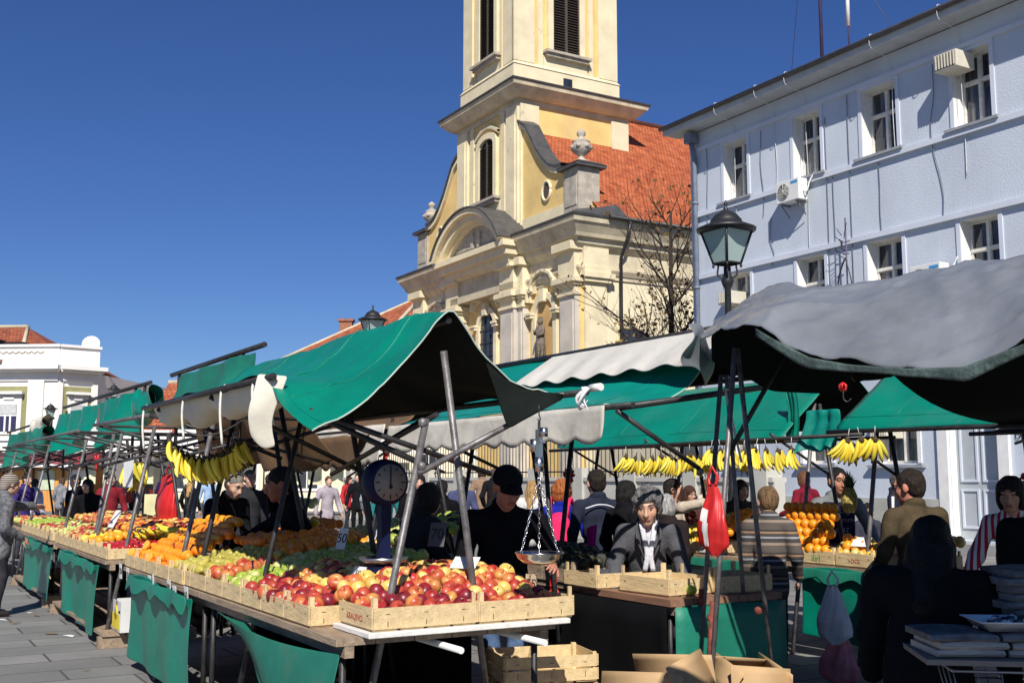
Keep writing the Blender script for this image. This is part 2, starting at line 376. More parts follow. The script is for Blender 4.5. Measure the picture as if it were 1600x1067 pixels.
mb = MB(); mb.bx(c - 3.0, c + 3.0, -.45, .05, 10.42, 11.2); mb.bx(c - 3.1, c + 3.1, -.55, .05, 10.1, 10.42); mb.build('centre_frieze', trim, ch)
# openings on the front
def hood(m, x0, x1, z, y=-.05, kind='peak'):
    cx = (x0 + x1) / 2
    if kind == 'peak':
        out = [(x0 - .5, z - .55), (x0 - .3, z - .2), (cx - .45, z - .1), (cx, z + .55), (cx + .45, z - .1), (x1 + .3, z - .2), (x1 + .5, z - .55)]
    else:
        out = [(x0 - .45, z - .75), (x0 - .4, z - .35)] + [(cx + (x1 - x0) / 2 * 1.25 * math.cos(t), z - .35 + .75 * math.sin(t)) for t in np.linspace(math.pi, 0, 9)] + [(x1 + .4, z - .35), (x1 + .45, z - .75)]
    for i in range(len(out) - 1):
        (xa, za), (xb, zb) = out[i], out[i + 1]; L_ = math.hypot(xb - xa, zb - za); an = math.atan2(zb - za, xb - xa)
        for (dy, th, off) in ((.34, .12, .08), (.22, .12, -.03)):
            m.box(((xa + xb) / 2 - off * math.sin(an), y - dy / 2 + .1, (za + zb) / 2 + off * math.cos(an)), (L_ + .1, dy, th), 0, R=rotm(0, -an, 0))
def opening(x0, x1, z0, z1, kind, fill):
    m = MB(); cx = (x0 + x1) / 2
    out = arch_poly(x0 - .28, x1 + .28, z0, z1 + .28, n=14); inn = arch_poly(x0, x1, z0, z1, n=14)
    k = len(out); y0, y1 = -.12, .1
    vs = [(u, y0, v) for u, v in out] + [(u, y0, v) for u, v in inn] + [(u, y1, v) for u, v in out] + [(u, y1, v) for u, v in inn]
    fs = []
    for i in range(1, k):
        j = (i + 1) % k; fs += [(i, j, k + j, k + i), (i, 2 * k + i, 2 * k + j, j), (k + i, k + j, 3 * k + j, 3 * k + i)]
    m.add(vs, fs); m.bx(cx - .18, cx + .18, -.26, .0, z1 - .15, z1 + .42)
    for s_ in (x0 - .33, x1 + .33): m.box((s_ - (0.0), -.12, z1 - (x1 - x0) / 2), (.42, .34, .12)); m.box((s_, -.14, z1 - (x1 - x0) / 2 + .12), (.5, .4, .1))
    m.bx(x0 - .4, x1 + .4, -.2, .1, z0 - .25, z0)
    hood(m, x0, x1, z1 + .75, -.05, kind)
    w = m.build('window_surround', trimw, ch)
    m = MB(); m.prism(arch_poly(x0 + .01, x1 - .01, z0, z1 - .01, n=14), .0, .045)
    if fill == 'glass':
        gl = m.build('window', glassd, ch)
        m = MB()
        for zz in np.arange(z0 + .5, z1, .62): m.bx(x0, x1, -.045, -.002, zz, zz + .05)
        for xx in (x0 + (x1 - x0) / 3, x0 + 2 * (x1 - x0) / 3): m.bx(xx - .025, xx + .025, -.05, -.004, z0, z1 - .1)
        m.build('muntins', ironm, gl)
    else:
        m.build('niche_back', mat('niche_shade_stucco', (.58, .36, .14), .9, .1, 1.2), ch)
opening(-8.55, -7.1, 5.6, 9.45, 'peak', 'glass')
# flat niche backs, recess shade put into their darker stucco colour
for (x0, x1) in ((-3.35, -1.9), (-13.8, -12.35)):
    opening(x0, x1, 6.6, 9.4, 'round', 'niche')
# statue of a saint
st = thing('statue', 'dark weathered stone statue of a robed saint in the church niche', 'statue', gw(A0 - 2.55, B0 - .33, 6.62), GR)
m = MB(); m.lathe([(.30, 0), (.30, .14), (.26, .16), (.27, .5), (.24, .95), (.26, 1.3), (.22, 1.5), (.09, 1.58)], 12, sy=.75); m.lathe([(.09, 1.58), (.12, 1.66), (.13, 1.78), (.1, 1.9), (.02, 1.95)], 10)
m.tube([(.22, 0, 1.45), (.32, -.08, 1.15), (.1, -.25, 1.05)], [.08, .07, .05]); m.tube([(-.22, 0, 1.45), (-.3, -.1, 1.2), (-.05, -.28, 1.3)], [.08, .07, .05])
m.tube([(.18, -.3, .1), (.2, -.3, 1.7)], .02)
for k in range(9):
    a = k * .7; m.tube([(.24 * math.cos(a), .18 * math.sin(a), .15), (.2 * math.cos(a + .2), .15 * math.sin(a + .2), 1.3)], [.06, .03], 5)
m.build('figure', mat('weathered_statue', (.16, .13, .10), .9, .5, 7, bump=.5), st)
m = MB(); m.bx(-.45, .45, -.35, .3, -.25, -.003); m.build('plinth', trim, st)
# nave roof
RZ = 20.4
mb = MB()
rx0, rx1 = -W - .85, .85
mb.add([(rx1, .7, 12.52), (rx1, NL + .6, 12.52), (TC, NL - 4, RZ), (TC, .7, RZ), (rx0, .7, 12.52), (rx0, NL + .6, 12.52)], [(0, 1, 2, 3), (5, 4, 3, 2), (1, 5, 2)])
rf = mb.build('nave_roof', tiles, ch); set_uv(rf)
mb = MB(); mb.tube([(TC, .8, RZ + .02), (TC, NL - 4, RZ + .02)], .16, 8); mb.build('ridge_tiles', tiles2, ch)
mb = MB(); mb.add([(0.75, .7, 12.5), (-W - .75, .7, 12.5), (TC, .7, RZ - .1)], [(0, 1, 2)]); mb.build('gable_back', cream, ch)
mb = MB(); mb.tube([(.98, .9, 12.43), (.98, NL, 12.43)], .1, 8); mb.tube([(1.0, 2.0, 12.35), (.7, 2.0, 11.6), (.26, 2.0, 10.9), (.24, 2.0, 9), (.24, 2.0, 0)], .075, 8); mb.build('drainpipe', ironm, ch)
# side wall window
for yy in (2.2, 9, 16, 23):
    m = MB(); m.bx(-.04, .06, yy, yy + 1.1, 6.3, 7.85); w = m.build('side_window', glassd, ch)
    m = MB(); m.bx(-.03, .1, yy - .2, yy - .01, 5.3, 8.1); m.bx(-.03, .1, yy + 1.11, yy + 1.3, 5.3, 8.1); m.bx(-.03, .1, yy - .01, yy + 1.11, 7.91, 8.1); m.bx(-.03, .16, yy - .25, yy + 1.35, 5.15, 5.3); m.build('frame', trimw, w)
# ---- tower
mb = MB(); mb.bx(TX0, TX1, .0, TD, 12.5, 19.2); mb.build('tower_base', cream, ch)
mb = MB()
for x0 in (TX0, TX1 - 1.05): mb.bx(x0, x0 + 1.05, -.14, .1, 12.9, 18.95); mb.bx(x0 + .15, x0 + .9, -.2, -.1, 13.4, 18.4)
for x0 in (TX0 + 1.3, TX1 - 1.65): mb.bx(x0, x0 + .35, -.08, .1, 12.9, 18.95)
for y0 in (-.02, TD - 1.0): mb.bx(TX1 - .1, TX1 + .12, y0, y0 + 1.02, 12.9, 18.95)
mb.bx(TX0 - .08, TX1 + .08, -.1, TD + .08, 12.5, 13.0)
mb.build('tower_pilaster', trimw, ch)
mb = MB(); ring(mb, TX0, TX1, 0, TD, 18.95, 19.2, .06, .08); ring(mb, TX0, TX1, 0, TD, 19.2, 19.35, .3, .5); ring(mb, TX0, TX1, 0, TD, 19.35, 19.6, .5, .72); ring(mb, TX0, TX1, 0, TD, 19.6, 19.8, .76, .8)
mb.build('tower_cornice', trim, ch)
mb = MB(); ring(mb, TX0, TX1, 0, TD, 19.81, 19.88, .86, .88); ring(mb, TX0, TX1, 0, TD, 19.88, 20.2, .8, -.3); mb.build('tower_flashing', sheet, ch)
UX0, UX1, UY0, UY1 = -10.5, -5.45, .1, 5.95
mb = MB(); mb.bx(UX0, UX1, UY0, UY1, 20.0, 31); mb.build('tower_shaft', cream, ch)
mb = MB()
for x0 in (UX0, UX1 - .95): mb.bx(x0, x0 + .95, UY0 - .1, UY0 + .1, 21.3, 30.6)
for x0 in (UX0 + 1.15, UX1 - 1.4): mb.bx(x0, x0 + .25, UY0 - .05, UY0 + .1, 21.3, 30.6)
for y0 in (UY0 - .1, UY1 - 1.05): mb.bx(UX1 - .1, UX1 + .1, y0, y0 + 1.15, 21.3, 30.6)
for y0 in (UY0 + 1.3, UY1 - 1.6): mb.bx(UX1 - .1, UX1 + .05, y0, y0 + .25, 21.3, 30.6)
ring(mb, UX0, UX1, UY0, UY1, 20.2, 21.1, .16, .16); ring(mb, UX0, UX1, UY0, UY1, 21.1, 21.3, .2, .06)
mb.build('shaft_pilaster', trimw, ch)
mb = MB(); ring(mb, UX0, UX1, UY0, UY1, 30.6, 31, .2, .6); ring(mb, UX0, UX1, UY0, UY1, 31, 31.3, .7, .8); mb.build('shaft_cornice', trim, ch)
cx, cy = (UX0 + UX1) / 2, (UY0 + UY1) / 2
mb = MB(); mb.lathe([(3.9, 31.3), (3.7, 32.3), (2.6, 33.6), (1.4, 34.4), (1.1, 35.5), (1.5, 36.2), (1.1, 37.2), (.2, 38.4), (.05, 40.5)], 8, (cx, cy, 0)); mb.build('spire', sheet, ch)
def louvre_win(front, u0, u1, z0, z1, base, rise, name='louvre_window'):
    # front: plane y=base, u=x ; side: plane x=base, u=y
    def T(u, d, z): return (u, base - d, z) if front else (base + d, u, z)
    def bxx(m, ua, ub, da, db, za, zb, mi=0):
        p, q = T(ua, da, za), T(ub, db, zb); m.bx(p[0], q[0], p[1], q[1], za, zb, mi)
    m = MB(); ax = 'y' if front else 'x'
    dd = (base - .02, base + .1) if front else (base - .1, base + .02)
    m.prism(arch_poly(u0 - .02, u1 + .02, z0, z1, rise, 10), dd[0], dd[1], ax); w = m.build(name, mat('dark_void', (.012, .01, .01), .9, .1), ch)
    m = MB()
    for half in (0, 1):
        ua = u0 + .06 + half * (u1 - u0) / 2; ub = ua + (u1 - u0) / 2 - .1
        k = int((z1 - z0) / .135)
        for i in range(k):
            z = z0 + .1 + i * .135; 
            lim = z1 - rise + rise * math.sqrt(max(0, 1 - ((ua if half == 0 else ub) - (u0 + u1) / 2) ** 2 / ((u1 - u0) / 2) ** 2)) - .05
            if z > lim: break
            c_ = T((ua + ub) / 2, .07, z)
            R_ = rotm(math.radians(35), 0, 0) if front else rotm(0, math.radians(35), 0)
            m.box(c_, (ub - ua, .1, .022) if front else (.1, ub - ua, .022), 0, R=R_)
        bxx(m, ua - .05, ua + .02, .0, .11, z0, z1 - rise); bxx(m, ub - .02, ub + .04, .0, .11, z0, z1 - rise if half else z1 - .05)
    m.build('slats', louvre, w)
    m = MB()
    out = arch_poly(u0 - .3, u1 + .3, z0, z1 + .3, rise + .15, 10); inn = arch_poly(u0, u1, z0, z1, rise, 10); k = len(out)
    vs = [T(u, .17, v) for u, v in out] + [T(u, .17, v) for u, v in inn] + [T(u, -.02, v) for u, v in out] + [T(u, -.02, v) for u, v in inn]
    fs = []
    for i in range(1, k):
        j = (i + 1) % k; fs += [(i, j, k + j, k + i), (i, 2 * k + i, 2 * k + j, j), (k + i, k + j, 3 * k + j, 3 * k + i)]
    m.add(vs, fs); bxx(m, u0 - .5, u1 + .5, -.02, .05, z0 - 1.2, z0 - .2); m.build('frame', trimw, w)
    m = MB(); bxx(m, u0 - .55, u1 + .55, -.02, .42, z0 - .16, z0 - .03); bxx(m, u0 - .45, u1 + .45, -.02, .3, z0 - .32, z0 - .16); m.build('sill', stone, w)
louvre_win(True, -8.5, -7.1, 14.95, 18.0, 0, .35); louvre_win(True, -8.7, -7.2, 22.1, 28, UY0, .75)
louvre_win(False, 2.2, 3.75, 22.1, 28, UX1, .75)
m = MB(); m.bx(UX1 + .16, UX1 + .2, 2.75, 3.25, 20.35, 20.85); m.build('small_window', glassd, ch)
m = MB(); m.grid([[(c2 - 1.15 + .23 * i, -.18, 18.05 + .45 * math.sin(math.pi * i / 10)), (c2 - 1.15 + .23 * i, -.18, 18.22 + .45 * math.sin(math.pi * i / 10)), (c2 - 1.15 + .23 * i, .0, 18.22 + .45 * math.sin(math.pi * i / 10)), (c2 - 1.15 + .23 * i, .0, 18.05 + .45 * math.sin(math.pi * i / 10))] for i in range(11) for c2 in (-7.8,)], smooth=False, close_v=True); m.build('window_hood', trim, ch)
# roof flashing on tower side
m = MB(); m.add([(TX1 + .14, .8, 16.0 + .0), (TX1 + .14, TD + .5, 16.0), (TX1 + .14, TD + .5, 16.35), (TX1 + .14, .8, 16.35)], [(0, 1, 2, 3)]); m.build('tower_skirt', sheet, ch, solid=.1)
# ---------------------------------------------------------------- blue building
AB, BB = -24.37, 20.52; H_E = 11.68; LB = 22.0
bl = thing('office_building', 'pale blue three storey building with air conditioners and white framed windows', 'building', gw(AB, BB), GR)
wins = []
for k, (x0, x1) in enumerate([(1.46, 2.42), (4.17, 5.12), (6.48, 7.52), (9.1, 10.05), (12.0, 13.0), (14.6, 15.6), (17.2, 18.2)]):
    wins.append((x0, x1, 9.35, 11.0)); wins.append((x0, x1, 5.5, 7.22))
gwins = [(1.46, 2.42, 1.95, 3.6), (4.17, 5.12, 1.95, 3.6), (6.52, 7.7, 1.92, 3.55)]
doorx = (8.55, 9.75, 0.25, 3.0)
DW = .5
xs = sorted(set([0, LB] + [v for w in wins + gwins + [doorx] for v in w[:2]]))
mb = MB()
allw = wins + gwins + [doorx]
zs = sorted(set([0, H_E] + [v for w in allw for v in w[2:]]))
for i in range(len(xs) - 1):
    for j in range(len(zs) - 1):
        cx, cz = (xs[i] + xs[i + 1]) / 2, (zs[j] + zs[j + 1]) / 2
        if any(w[0] < cx < w[1] and w[2] < cz < w[3] for w in allw): continue
        mb.add([(xs[i], 0, zs[j]), (xs[i + 1], 0, zs[j]), (xs[i + 1], 0, zs[j + 1]), (xs[i], 0, zs[j + 1])], [(0, 1, 2, 3)])
rev = 1
for (x0, x1, z0, z1) in allw:
    mb.add([(x0, 0, z0), (x0, .42, z0), (x0, .42, z1), (x0, 0, z1)], [(0, 1, 2, 3)], rev)
    mb.add([(x1, 0, z0), (x1, .42, z0), (x1, .42, z1), (x1, 0, z1)], [(0, 1, 2, 3)], rev)
    mb.add([(x0, 0, z1), (x1, 0, z1), (x1, .42, z1), (x0, .42, z1)], [(0, 1, 2, 3)], rev)
    mb.add([(x0, 0, z0), (x1, 0, z0), (x1, .42, z0), (x0, .42, z0)], [(0, 1, 2, 3)], rev)
mb.add([(0, 0, 0), (0, 11, 0), (0, 11, H_E), (0, 0, H_E)], [(0, 1, 2, 3)]); mb.add([(LB, 0, 0), (LB, 11, 0), (LB, 11, H_E), (LB, 0, H_E)], [(0, 1, 2, 3)])
mb.add([(0, 11, 0), (LB, 11, 0), (LB, 11, H_E), (0, 11, H_E)], [(0, 1, 2, 3)])
mb.build('wall', [bluew, whitep], bl, fixn=False)
mb = MB()
for zb in (9.12, 7.28):
    last = 0
    mb.bx(0.3, LB, -.09, 0, zb, zb + .13)
mb.bx(.3, LB, -.07, 0, 11.08, 11.2); mb.bx(.3, LB, -.09, 0, 5.27, 5.4)
mb.build('string_course', bluet, bl)
mb = MB(); mb.bx(-.02, 8.4, -.06, 0, 0, 1.12); mb.bx(9.9, LB, -.06, 0, 0, 1.12); mb.build('plinth', mat('plinth_render', (.40, .40, .36), .9, .12, 2, bump=.3), bl)
curt = mat('curtain', (.30, .29, .27), .9, .25, 4, stretch=(9, 9, .3)); darkin = mat('dark_interior', (.02, .02, .022), .9, .2)
for (x0, x1, z0, z1) in wins + gwins:
    m = MB(); y = .31; t = .042
    m.bx(x0, x0 + t, y, y + .08, z0, z1); m.bx(x1 - t, x1, y, y + .08, z0, z1); m.bx(x0 + t, x1 - t, y, y + .08, z1 - t, z1); m.bx(x0 + t, x1 - t, y, y + .08, z0, z0 + t)
    zt = z0 + (z1 - z0) * .6; xc = (x0 + x1) / 2
    m.bx(x0 + t, x1 - t, y - .03, y + .06, zt, zt + .06)
    m.bx(xc - .032, xc + .032, y - .03, y + .06, z0 + t, zt); m.bx(xc - .026, xc + .026, y - .02, y + .06, zt + .06, z1 - t)
    for xa, xb in ((x0 + t, xc - .032), (xc + .032, x1 - t)):
        for za, zb in ((z0 + t, zt), (zt + .06, z1 - t)):
            q = .022; m.bx(xa, xa + q, y - .01, y + .05, za, zb); m.bx(xb - q, xb, y - .01, y + .05, za, zb); m.bx(xa + q, xb - q, y - .01, y + .05, za, za + q); m.bx(xa + q, xb - q, y - .01, y + .05, zb - q, zb)
    w = m.build('window', winw, bl)
    m = MB(); m.bx(x0 + .07, x1 - .07, y + .045, y + .05, z0 + .07, z1 - .07); m.build('pane', mat('window_glass', (.018, .022, .032), .08, .2, 1.4, spec=.8, col2=(.13, .13, .15), stretch=(5, 5, .25), lo=.5, hi=.62), w)
    m = MB(); m.bx(x0 - .2, x1 + .2, -.14, 0.0, z0 - .1, z0 - .035); m.bx(x0, x1, 0, .2, z0 - .1, z0 - .035) if False else None; m.build('sill', mat('sill_metal', (.30, .31, .33), .6, .1), w)
    m = MB(); e = .1
    m.bx(x0 - e, x0, -.03, 0, z0, z1 + e); m.bx(x1, x1 + e, -.03, 0, z0, z1 + e); m.bx(x0, x1, -.03, 0, z1, z1 + e); m.build('surround', bluet if z0 > 3 else whitep, w)
# door
m = MB(); x0, x1, z0, z1 = doorx
m.bx(x0, x1, .2, .26, z0, z1); dr = m.build('door', mat('grey_door_paint', (.40, .44, .46), .6, .06, 3), bl)
m = MB()
for za, zb in ((.5, 1.35), (1.5, 2.75)):
    for xa, xb in ((x0 + .1, x0 + .55), (x1 - .55, x1 - .1)):
        m.bx(xa, xb, .17, .2, za, za + .05); m.bx(xa, xb, .17, .2, zb - .05, zb); m.bx(xa, xa + .05, .17, .2, za + .05, zb - .05); m.bx(xb - .05, xb, .17, .2, za + .05, zb - .05)
m.build('panel_frame', bluet, dr)
m = MB(); m.bx(x0 - .28, x0 - .02, -.08, .0, 0, 3.15); m.bx(x1 + .02, x1 + .28, -.08, .0, 0, 3.15); m.bx(x0 - .28, x1 + .28, -.08, .0, 3.15, 3.35); m.build('door_frame', whitep, dr)
m = MB(); m.bx(x0 - .2, x1 + .2, -.45, -.01, 0, .2); m.build('door_step', mat('step_concrete', (.3, .3, .29), .9, .1), dr)
text_mesh('door_sign', 'DEN', .2, ironm, bl, Matrix.Translation((10.35, -.02, 2.45)) @ Matrix.Rotation(math.pi / 2, 4, 'X'))
# eave + roof
mb = MB(); mb.bx(-.45, LB, -.62, 0, H_E + .02, H_E + .14, 0); mb.bx(-.45, LB, -.66, -.62, H_E + .0, H_E + .24, 0); mb.build('eave', mat('eave_board', (.50, .52, .53), .8, .1, 2), bl)
mb = MB(); mb.add([(-.5, -.7, H_E + .25), (LB + .3, -.7, H_E + .25), (LB + .3, 5.5, H_E + 3.0), (3, 5.5, H_E + 3.0), (-.5, 12, H_E + .25), (LB + .3, 12, H_E + .25)], [(0, 1, 2, 3), (0, 3, 4), (3, 2, 5, 4)])
mb.add([(-.5, -.7, H_E + .15), (LB + .3, -.7, H_E + .15), (LB + .3, -.7, H_E + .26), (-.5, -.7, H_E + .26)], [(0, 1, 2, 3)])
rf = mb.build('roof', tiles2, bl); set_uv(rf)
mb = MB(); mb.tube([(-.5, -.74, H_E + .2), (LB, -.74, H_E + .2)], .06, 8); mb.build('gutter', sheet, bl)
mb = MB(); mb.box((.3, -.22, H_E - .2), (.28, .3, .3), 0); mb.tube([(.3, -.22, H_E - .3), (.32, -.12, H_E - .8), (.32, -.12, 0)], .075, 8)
for z in (2, 4.5, 7, 9.5): mb.tube([(.32, -.12, z), (.32, -.12, z + .08)], .095, 8)
mb.build('drainpipe', mat('grey_drainpipe', (.17, .2, .26), .5, .2, 3), bl)
# cables down the wall
cabw = mat('pale_cable', (.62, .63, .62), .6, .1); cabd = mat('dark_cable', (.14, .15, .18), .7, .1)
def cable(pts, r=.012, m_=None, parent=None, name='cable'):
    m = MB(); m.tube(smooth_path(pts, 4), r, 5); return m.build(name, m_ or cabw, parent)
for (x, zt, zb, mm, wob) in [(1.95, H_E, 8.9, cabw, .0), (3.55, H_E, 9.2, cabw, .06), (4.66, H_E, 7.4, cabw, .05), (7.45, H_E, 9.3, cabw, .02), (9.35, H_E, 8.2, cabw, .03), (3.0, 11.0, 8.6, cabd, .1), (5.3, 10.7, 6.0, cabd, .02), (5.5, 9.2, 5.6, cabd, .03), (8.6, 11.0, 7.4, cabd, .28), (6.95, 9.1, 7.4, cabd, .02), (12.7, H_E, 7, cabw, .05), (3.3, 8.5, 7.2, cabd, .15), (.75, 11.2, 8.0, cabd, .06), (6.05, 11.1, 4.6, cabd, .0)]:
    pts = [(x, -.6, zt + .3), (x, -.74, zt + .28), (x, -.72, zt - .02), (x, -.3, zt - .12), (x, -.05, zt - .3)] if zt == H_E else [(x, -.03, zt)]
    k = 7
    for i in range(1, k + 1):
        z = (zt - .3) + (zb - zt + .3) * i / k; pts.append((x + wob * .45 * math.sin(i * .9 + x), -.03, z))
    cable(pts, .009, mm, bl)
def split_ac(x, z, y=-.22, label='x', s=1.0, w=.82, h=.56, blue=True):
    r = thing('air_conditioner', label, 'air conditioner', gw(AB + x, BB + y, z), GR)
    m = MB(); m.bx(0, w, -.16, .16, 0, h); b = m.build('casing', plast_w, r, bevel=.012)
    m = MB(); R0 = rotm(math.pi / 2); m.lathe([(.02, .0), (.2, .0), (.2, .012), (.02, .012)], 20, (w * .34, -.163, h * .5), 0, R=R0); m.build('fan_opening', mat('dark_void', (.01, .01, .01)), r)
    m = MB()
    for q in np.linspace(.03, .2, 6): m.tube([(w * .34 + q * math.cos(t), -.182, h * .5 + q * math.sin(t)) for t in np.linspace(0, 2 * math.pi, 17)], .005, 4)
    for t in np.linspace(0, math.pi, 5)[:-1]: m.tube([(w * .34 + .2 * math.cos(t), -.188, h * .5 + .2 * math.sin(t)), (w * .34 - .2 * math.cos(t), -.188, h * .5 - .2 * math.sin(t))], .005, 4)
    m.build('fan_grille', plast_w, r)
    if blue:
        m = MB(); m.bx(w * .66, w * .95, -.166, -.161, h * .78, h * .9); m.build('stripe', mat('sticker_blue', (.05, .3, .6), .5), r)
    m = MB(); m.bx(.1, .14, -.15, .3 - .08, -.05, -.005); m.bx(w - .14, w - .1, -.15, .22, -.05, -.005); m.tube([(.12, -.1, -.04), (.12, .2, -.35)], .015, 5); m.tube([(w - .12, -.1, -.04), (w - .12, .2, -.35)], .015, 5); m.build('bracket', pipe_m, r)
    m = MB(); m.tube(smooth_path([(w, 0, h * .4), (w + .12, 0, h * .3), (w + .14, .1, h * .8), (w + .2, .2, h * 1.2)], 4), .02, 6); m.build('hose', cabw, r)
    return r
split_ac(3.95, 9.08 - .3 - .12, -.3, 'white split air conditioner unit hanging below the second upper window of the blue wall', w=.8)
split_ac(8.05, 5.75, -.3, 'white split air conditioner unit on the blue wall behind the grey tarpaulin')
def window_ac(x, z, y, label, w=.58, h=.38):
    r = thing('window_air_conditioner', label, 'air conditioner', gw(AB + x, BB + y, z), GR)
    m = MB(); m.bx(0, w, -.27, .35, 0, h); m.build('casing', mat('beige_plastic', (.62, .58, .47), .6, .06), r, bevel=.01)
    m = MB(); m.bx(.03, w - .03, -.277, -.272, .03, h - .03); m.build('vent_opening', mat('vent_shade', (.16, .14, .11), .8), r)
    m = MB()
    for k in range(7): m.bx(.05 + k * (w - .1) / 6.2, .075 + k * (w - .1) / 6.2, -.30, -.277, .04, h - .04)
    m.build('vent_slats', mat('beige_plastic', (.62, .58, .47)), r)
    return r
window_ac(9.02, 10.55, -.25, 'beige box air conditioner jutting from the rightmost upper window')
window_ac(1.5, 6.35, -.1, 'small beige box air conditioner in the lower window beside the street lamp', .5, .35)
window_ac(6.55, 2.5, .0, 'pale box air conditioner in the ground floor window', .5, .45)
# masts on the roof and wall
def mast(label, a, b, z0, z1, r=.035, arms=(), name='antenna_mast', mm=None):
    t = thing(name, label, 'antenna', gw(AB + a, BB + b, 0), GR)
    m = MB(); m.tube([(0, 0, z0), (0, 0, z1)], r, 6); m.build('pole', mm or mat('mast_paint', (.10, .08, .16), .6), t)
    for (z, L_, kind) in arms:
        m = MB(); m.tube([(-L_, 0, z), (L_, 0, z)], .012, 5)
        if kind == 'y':
            for q in np.linspace(-L_, L_, 7): m.tube([(q, 0, z - .18), (q, 0, z + .18)], .007, 4)
        m.build('aerial', mm or ironm, t)
    return t
t = mast('tall dark lattice antenna mast standing on the blue roof edge', 5.55, -.3, H_E + .3, 22, .045, [(16, .12, 'x'), (17.5, .12, 'x')])
m = MB(); m.tube([(.28, 0, 15.3), (.28, 0, 20)], .03, 6); m.tube([(0, 0, 15.5), (.28, 0, 15.5)], .015, 5); m.build('whip_aerial', whitep, t)
m = MB(); m.tube([(0, 0, 19), (-3.6, 2.5, 12.9)], .008, 4); m.tube([(0, 0, 19), (3.2, 2.0, 12.6)], .008, 4); m.tube([(0, 0, 16), (1.6, 1.0, 12.3)], .008, 4); m.build('guy_wire', cabd, t)
t = mast('short white tube aerial on the blue roof edge', 6.35, -.2, H_E + .3, 14.0, .02)
m = MB(); m.tube([(0, 0, 12.7), (0, 0, 14.1)], .05, 6); m.build('tube_aerial', whitep, t)
t = mast('thin wall aerial with spiky rods on the blue wall', 6.05, -.25, 5.5, 7.9, .02, [(7.3, .12, 'x'), (7.0, .1, 'x')], 'wall_aerial')
m = MB()
for k in range(9): m.tube([(random.uniform(-.1, .1), -.05, 6.9 + .08 * k), (random.uniform(-.22, .22), -.18, 7.0 + .09 * k)], .01, 4)
m.tube(smooth_path([(0, -.05, 6.9), (-.2, -.05, 6.5), (-.28, -.05, 6.0), (-.2, -.05, 5.6)], 4), .02, 5); m.tube(smooth_path([(0, -.05, 6.9), (.15, -.05, 6.4), (.2, -.05, 6.0)], 4), .015, 5)
m.build('rods', ironm, t)
# ---------------------------------------------------------------- far buildings
def gthing(name, label, cat, a, b, z=0, rz=0, group=None):
    return thing(name, label, cat, gw(a, b, z), GR + rz, group)
# white corner building at the far left
wb = thing('white_town_house', 'ornate white two storey corner house with olive panels and a satellite dish', 'building', (-25.1, 60, 0), math.radians(-4))
stw = mat('bright_white_stucco', (.82, .80, .76), .9, .05, .6, bump=.15); olive = mat('olive_stucco', (.27, .26, .12), .9, .1, 1)
m = MB(); m.bx(-22, 0, 0, 12, 0, 7.4); m.prism([(0, 0), (1.55, 1.5), (1.55, 12), (0, 12)], 0, 7.4, 'z'); m.build('wall', stw, wb)
def wb_face(x0, x1, R=None, off=None):
    def put(mb, xa, xb, d0, d1, za, zb, mi=0):
        if R is None: mb.bx(xa, xb, -d1, -d0, za, zb, mi)
        else:
            mb.box(R @ np.array(((xa + xb) / 2, -(d0 + d1) / 2, (za + zb) / 2)) + np.array(off), (xb - xa, d1 - d0, zb - za), mi, R=R)
    return put
Rc = rotm(0, 0, math.atan2(1.5, 1.55))
pf = wb_face(0, 0); pc = wb_face(0, 0, Rc, (0, 0, 0)); Lc = math.hypot(1.55, 1.5)
m = MB()
for put, xs_ in ((pf, [(-22, 0)]), (pc, [(0, Lc)])):
    for (xa, xb) in xs_:
        put(m, xa, xb + .02, 0, .12, 6.9, 7.05); put(m, xa, xb + .2, 0, .5, 7.38, 7.5); put(m, xa, xb + .3, 0, .75, 7.5, 7.72); put(m, xa, xb + .03, .0, .1, 7.72, 8.9); put(m, xa, xb + .1, .0, .22, 8.78, 8.92)
        put(m, xa, xb + .03, 0, .12, 3.6, 3.85)
m.build('cornice', stw, wb)
m = MB()
for x in (-1.2, -4.2, -6.3, -9.3, -11.4, -14.4, -18): pf(m, x - .45, x + .45, 0, .16, 0, 6.9)
pc(m, .0, .25, 0, .1, 0, 6.9); pc(m, Lc - .3, Lc, 0, .1, 0, 6.9); m.build('pilaster', stw, wb)
m = MB()
for x in (-2.7, -7.8, -12.9): pf(m, x - 1.0, x + 1.0, 0, .03, 3.9, 6.6)
pf(m, -5.8, -4.7, 0, .03, 3.9, 6.6) if False else None
pc(m, .3, Lc - .35, 0, .03, 3.9, 6.6); m.build('olive_panel', olive, wb)
for put, x in ((pf, -2.7), (pf, -7.8), (pf, -12.9), (pc, Lc / 2)):
    s_ = 1 if put is pf else .75
    m = MB(); put(m, x - .72 * s_, x + .72 * s_, .03, .12, 3.95, 6.0); put(m, x - .85 * s_, x + .85 * s_, .03, .4, 6.15, 6.3); put(m, x - .3 * s_, x + .3 * s_, .05, .2, 5.85, 6.15); put(m, x - .75 * s_, x + .75 * s_, .03, .2, 6.02, 6.1); w = m.build('window', stw, wb)
    m = MB(); put(m, x - .48 * s_, x + .48 * s_, .12, .14, 4.1, 5.6); m.build('pane', mat('violet_glass', (.04, .035, .09), .2), w)
    m = MB(); put(m, x - .48 * s_, x + .48 * s_, .14, .19, 5.05, 5.6); m.build('roller_blind', mat('blind_grey', (.5, .5, .5), .8), w)
    m = MB(); put(m, x - .2 * s_, x - .1 * s_, .14, .17, 4.1, 5.05); put(m, x + .1 * s_, x + .2 * s_, .14, .17, 4.1, 5.05); put(m, x - .48 * s_, x + .48 * s_, .14, .16, 4.95, 5.05); m.build('glazing_bar', stw, w)
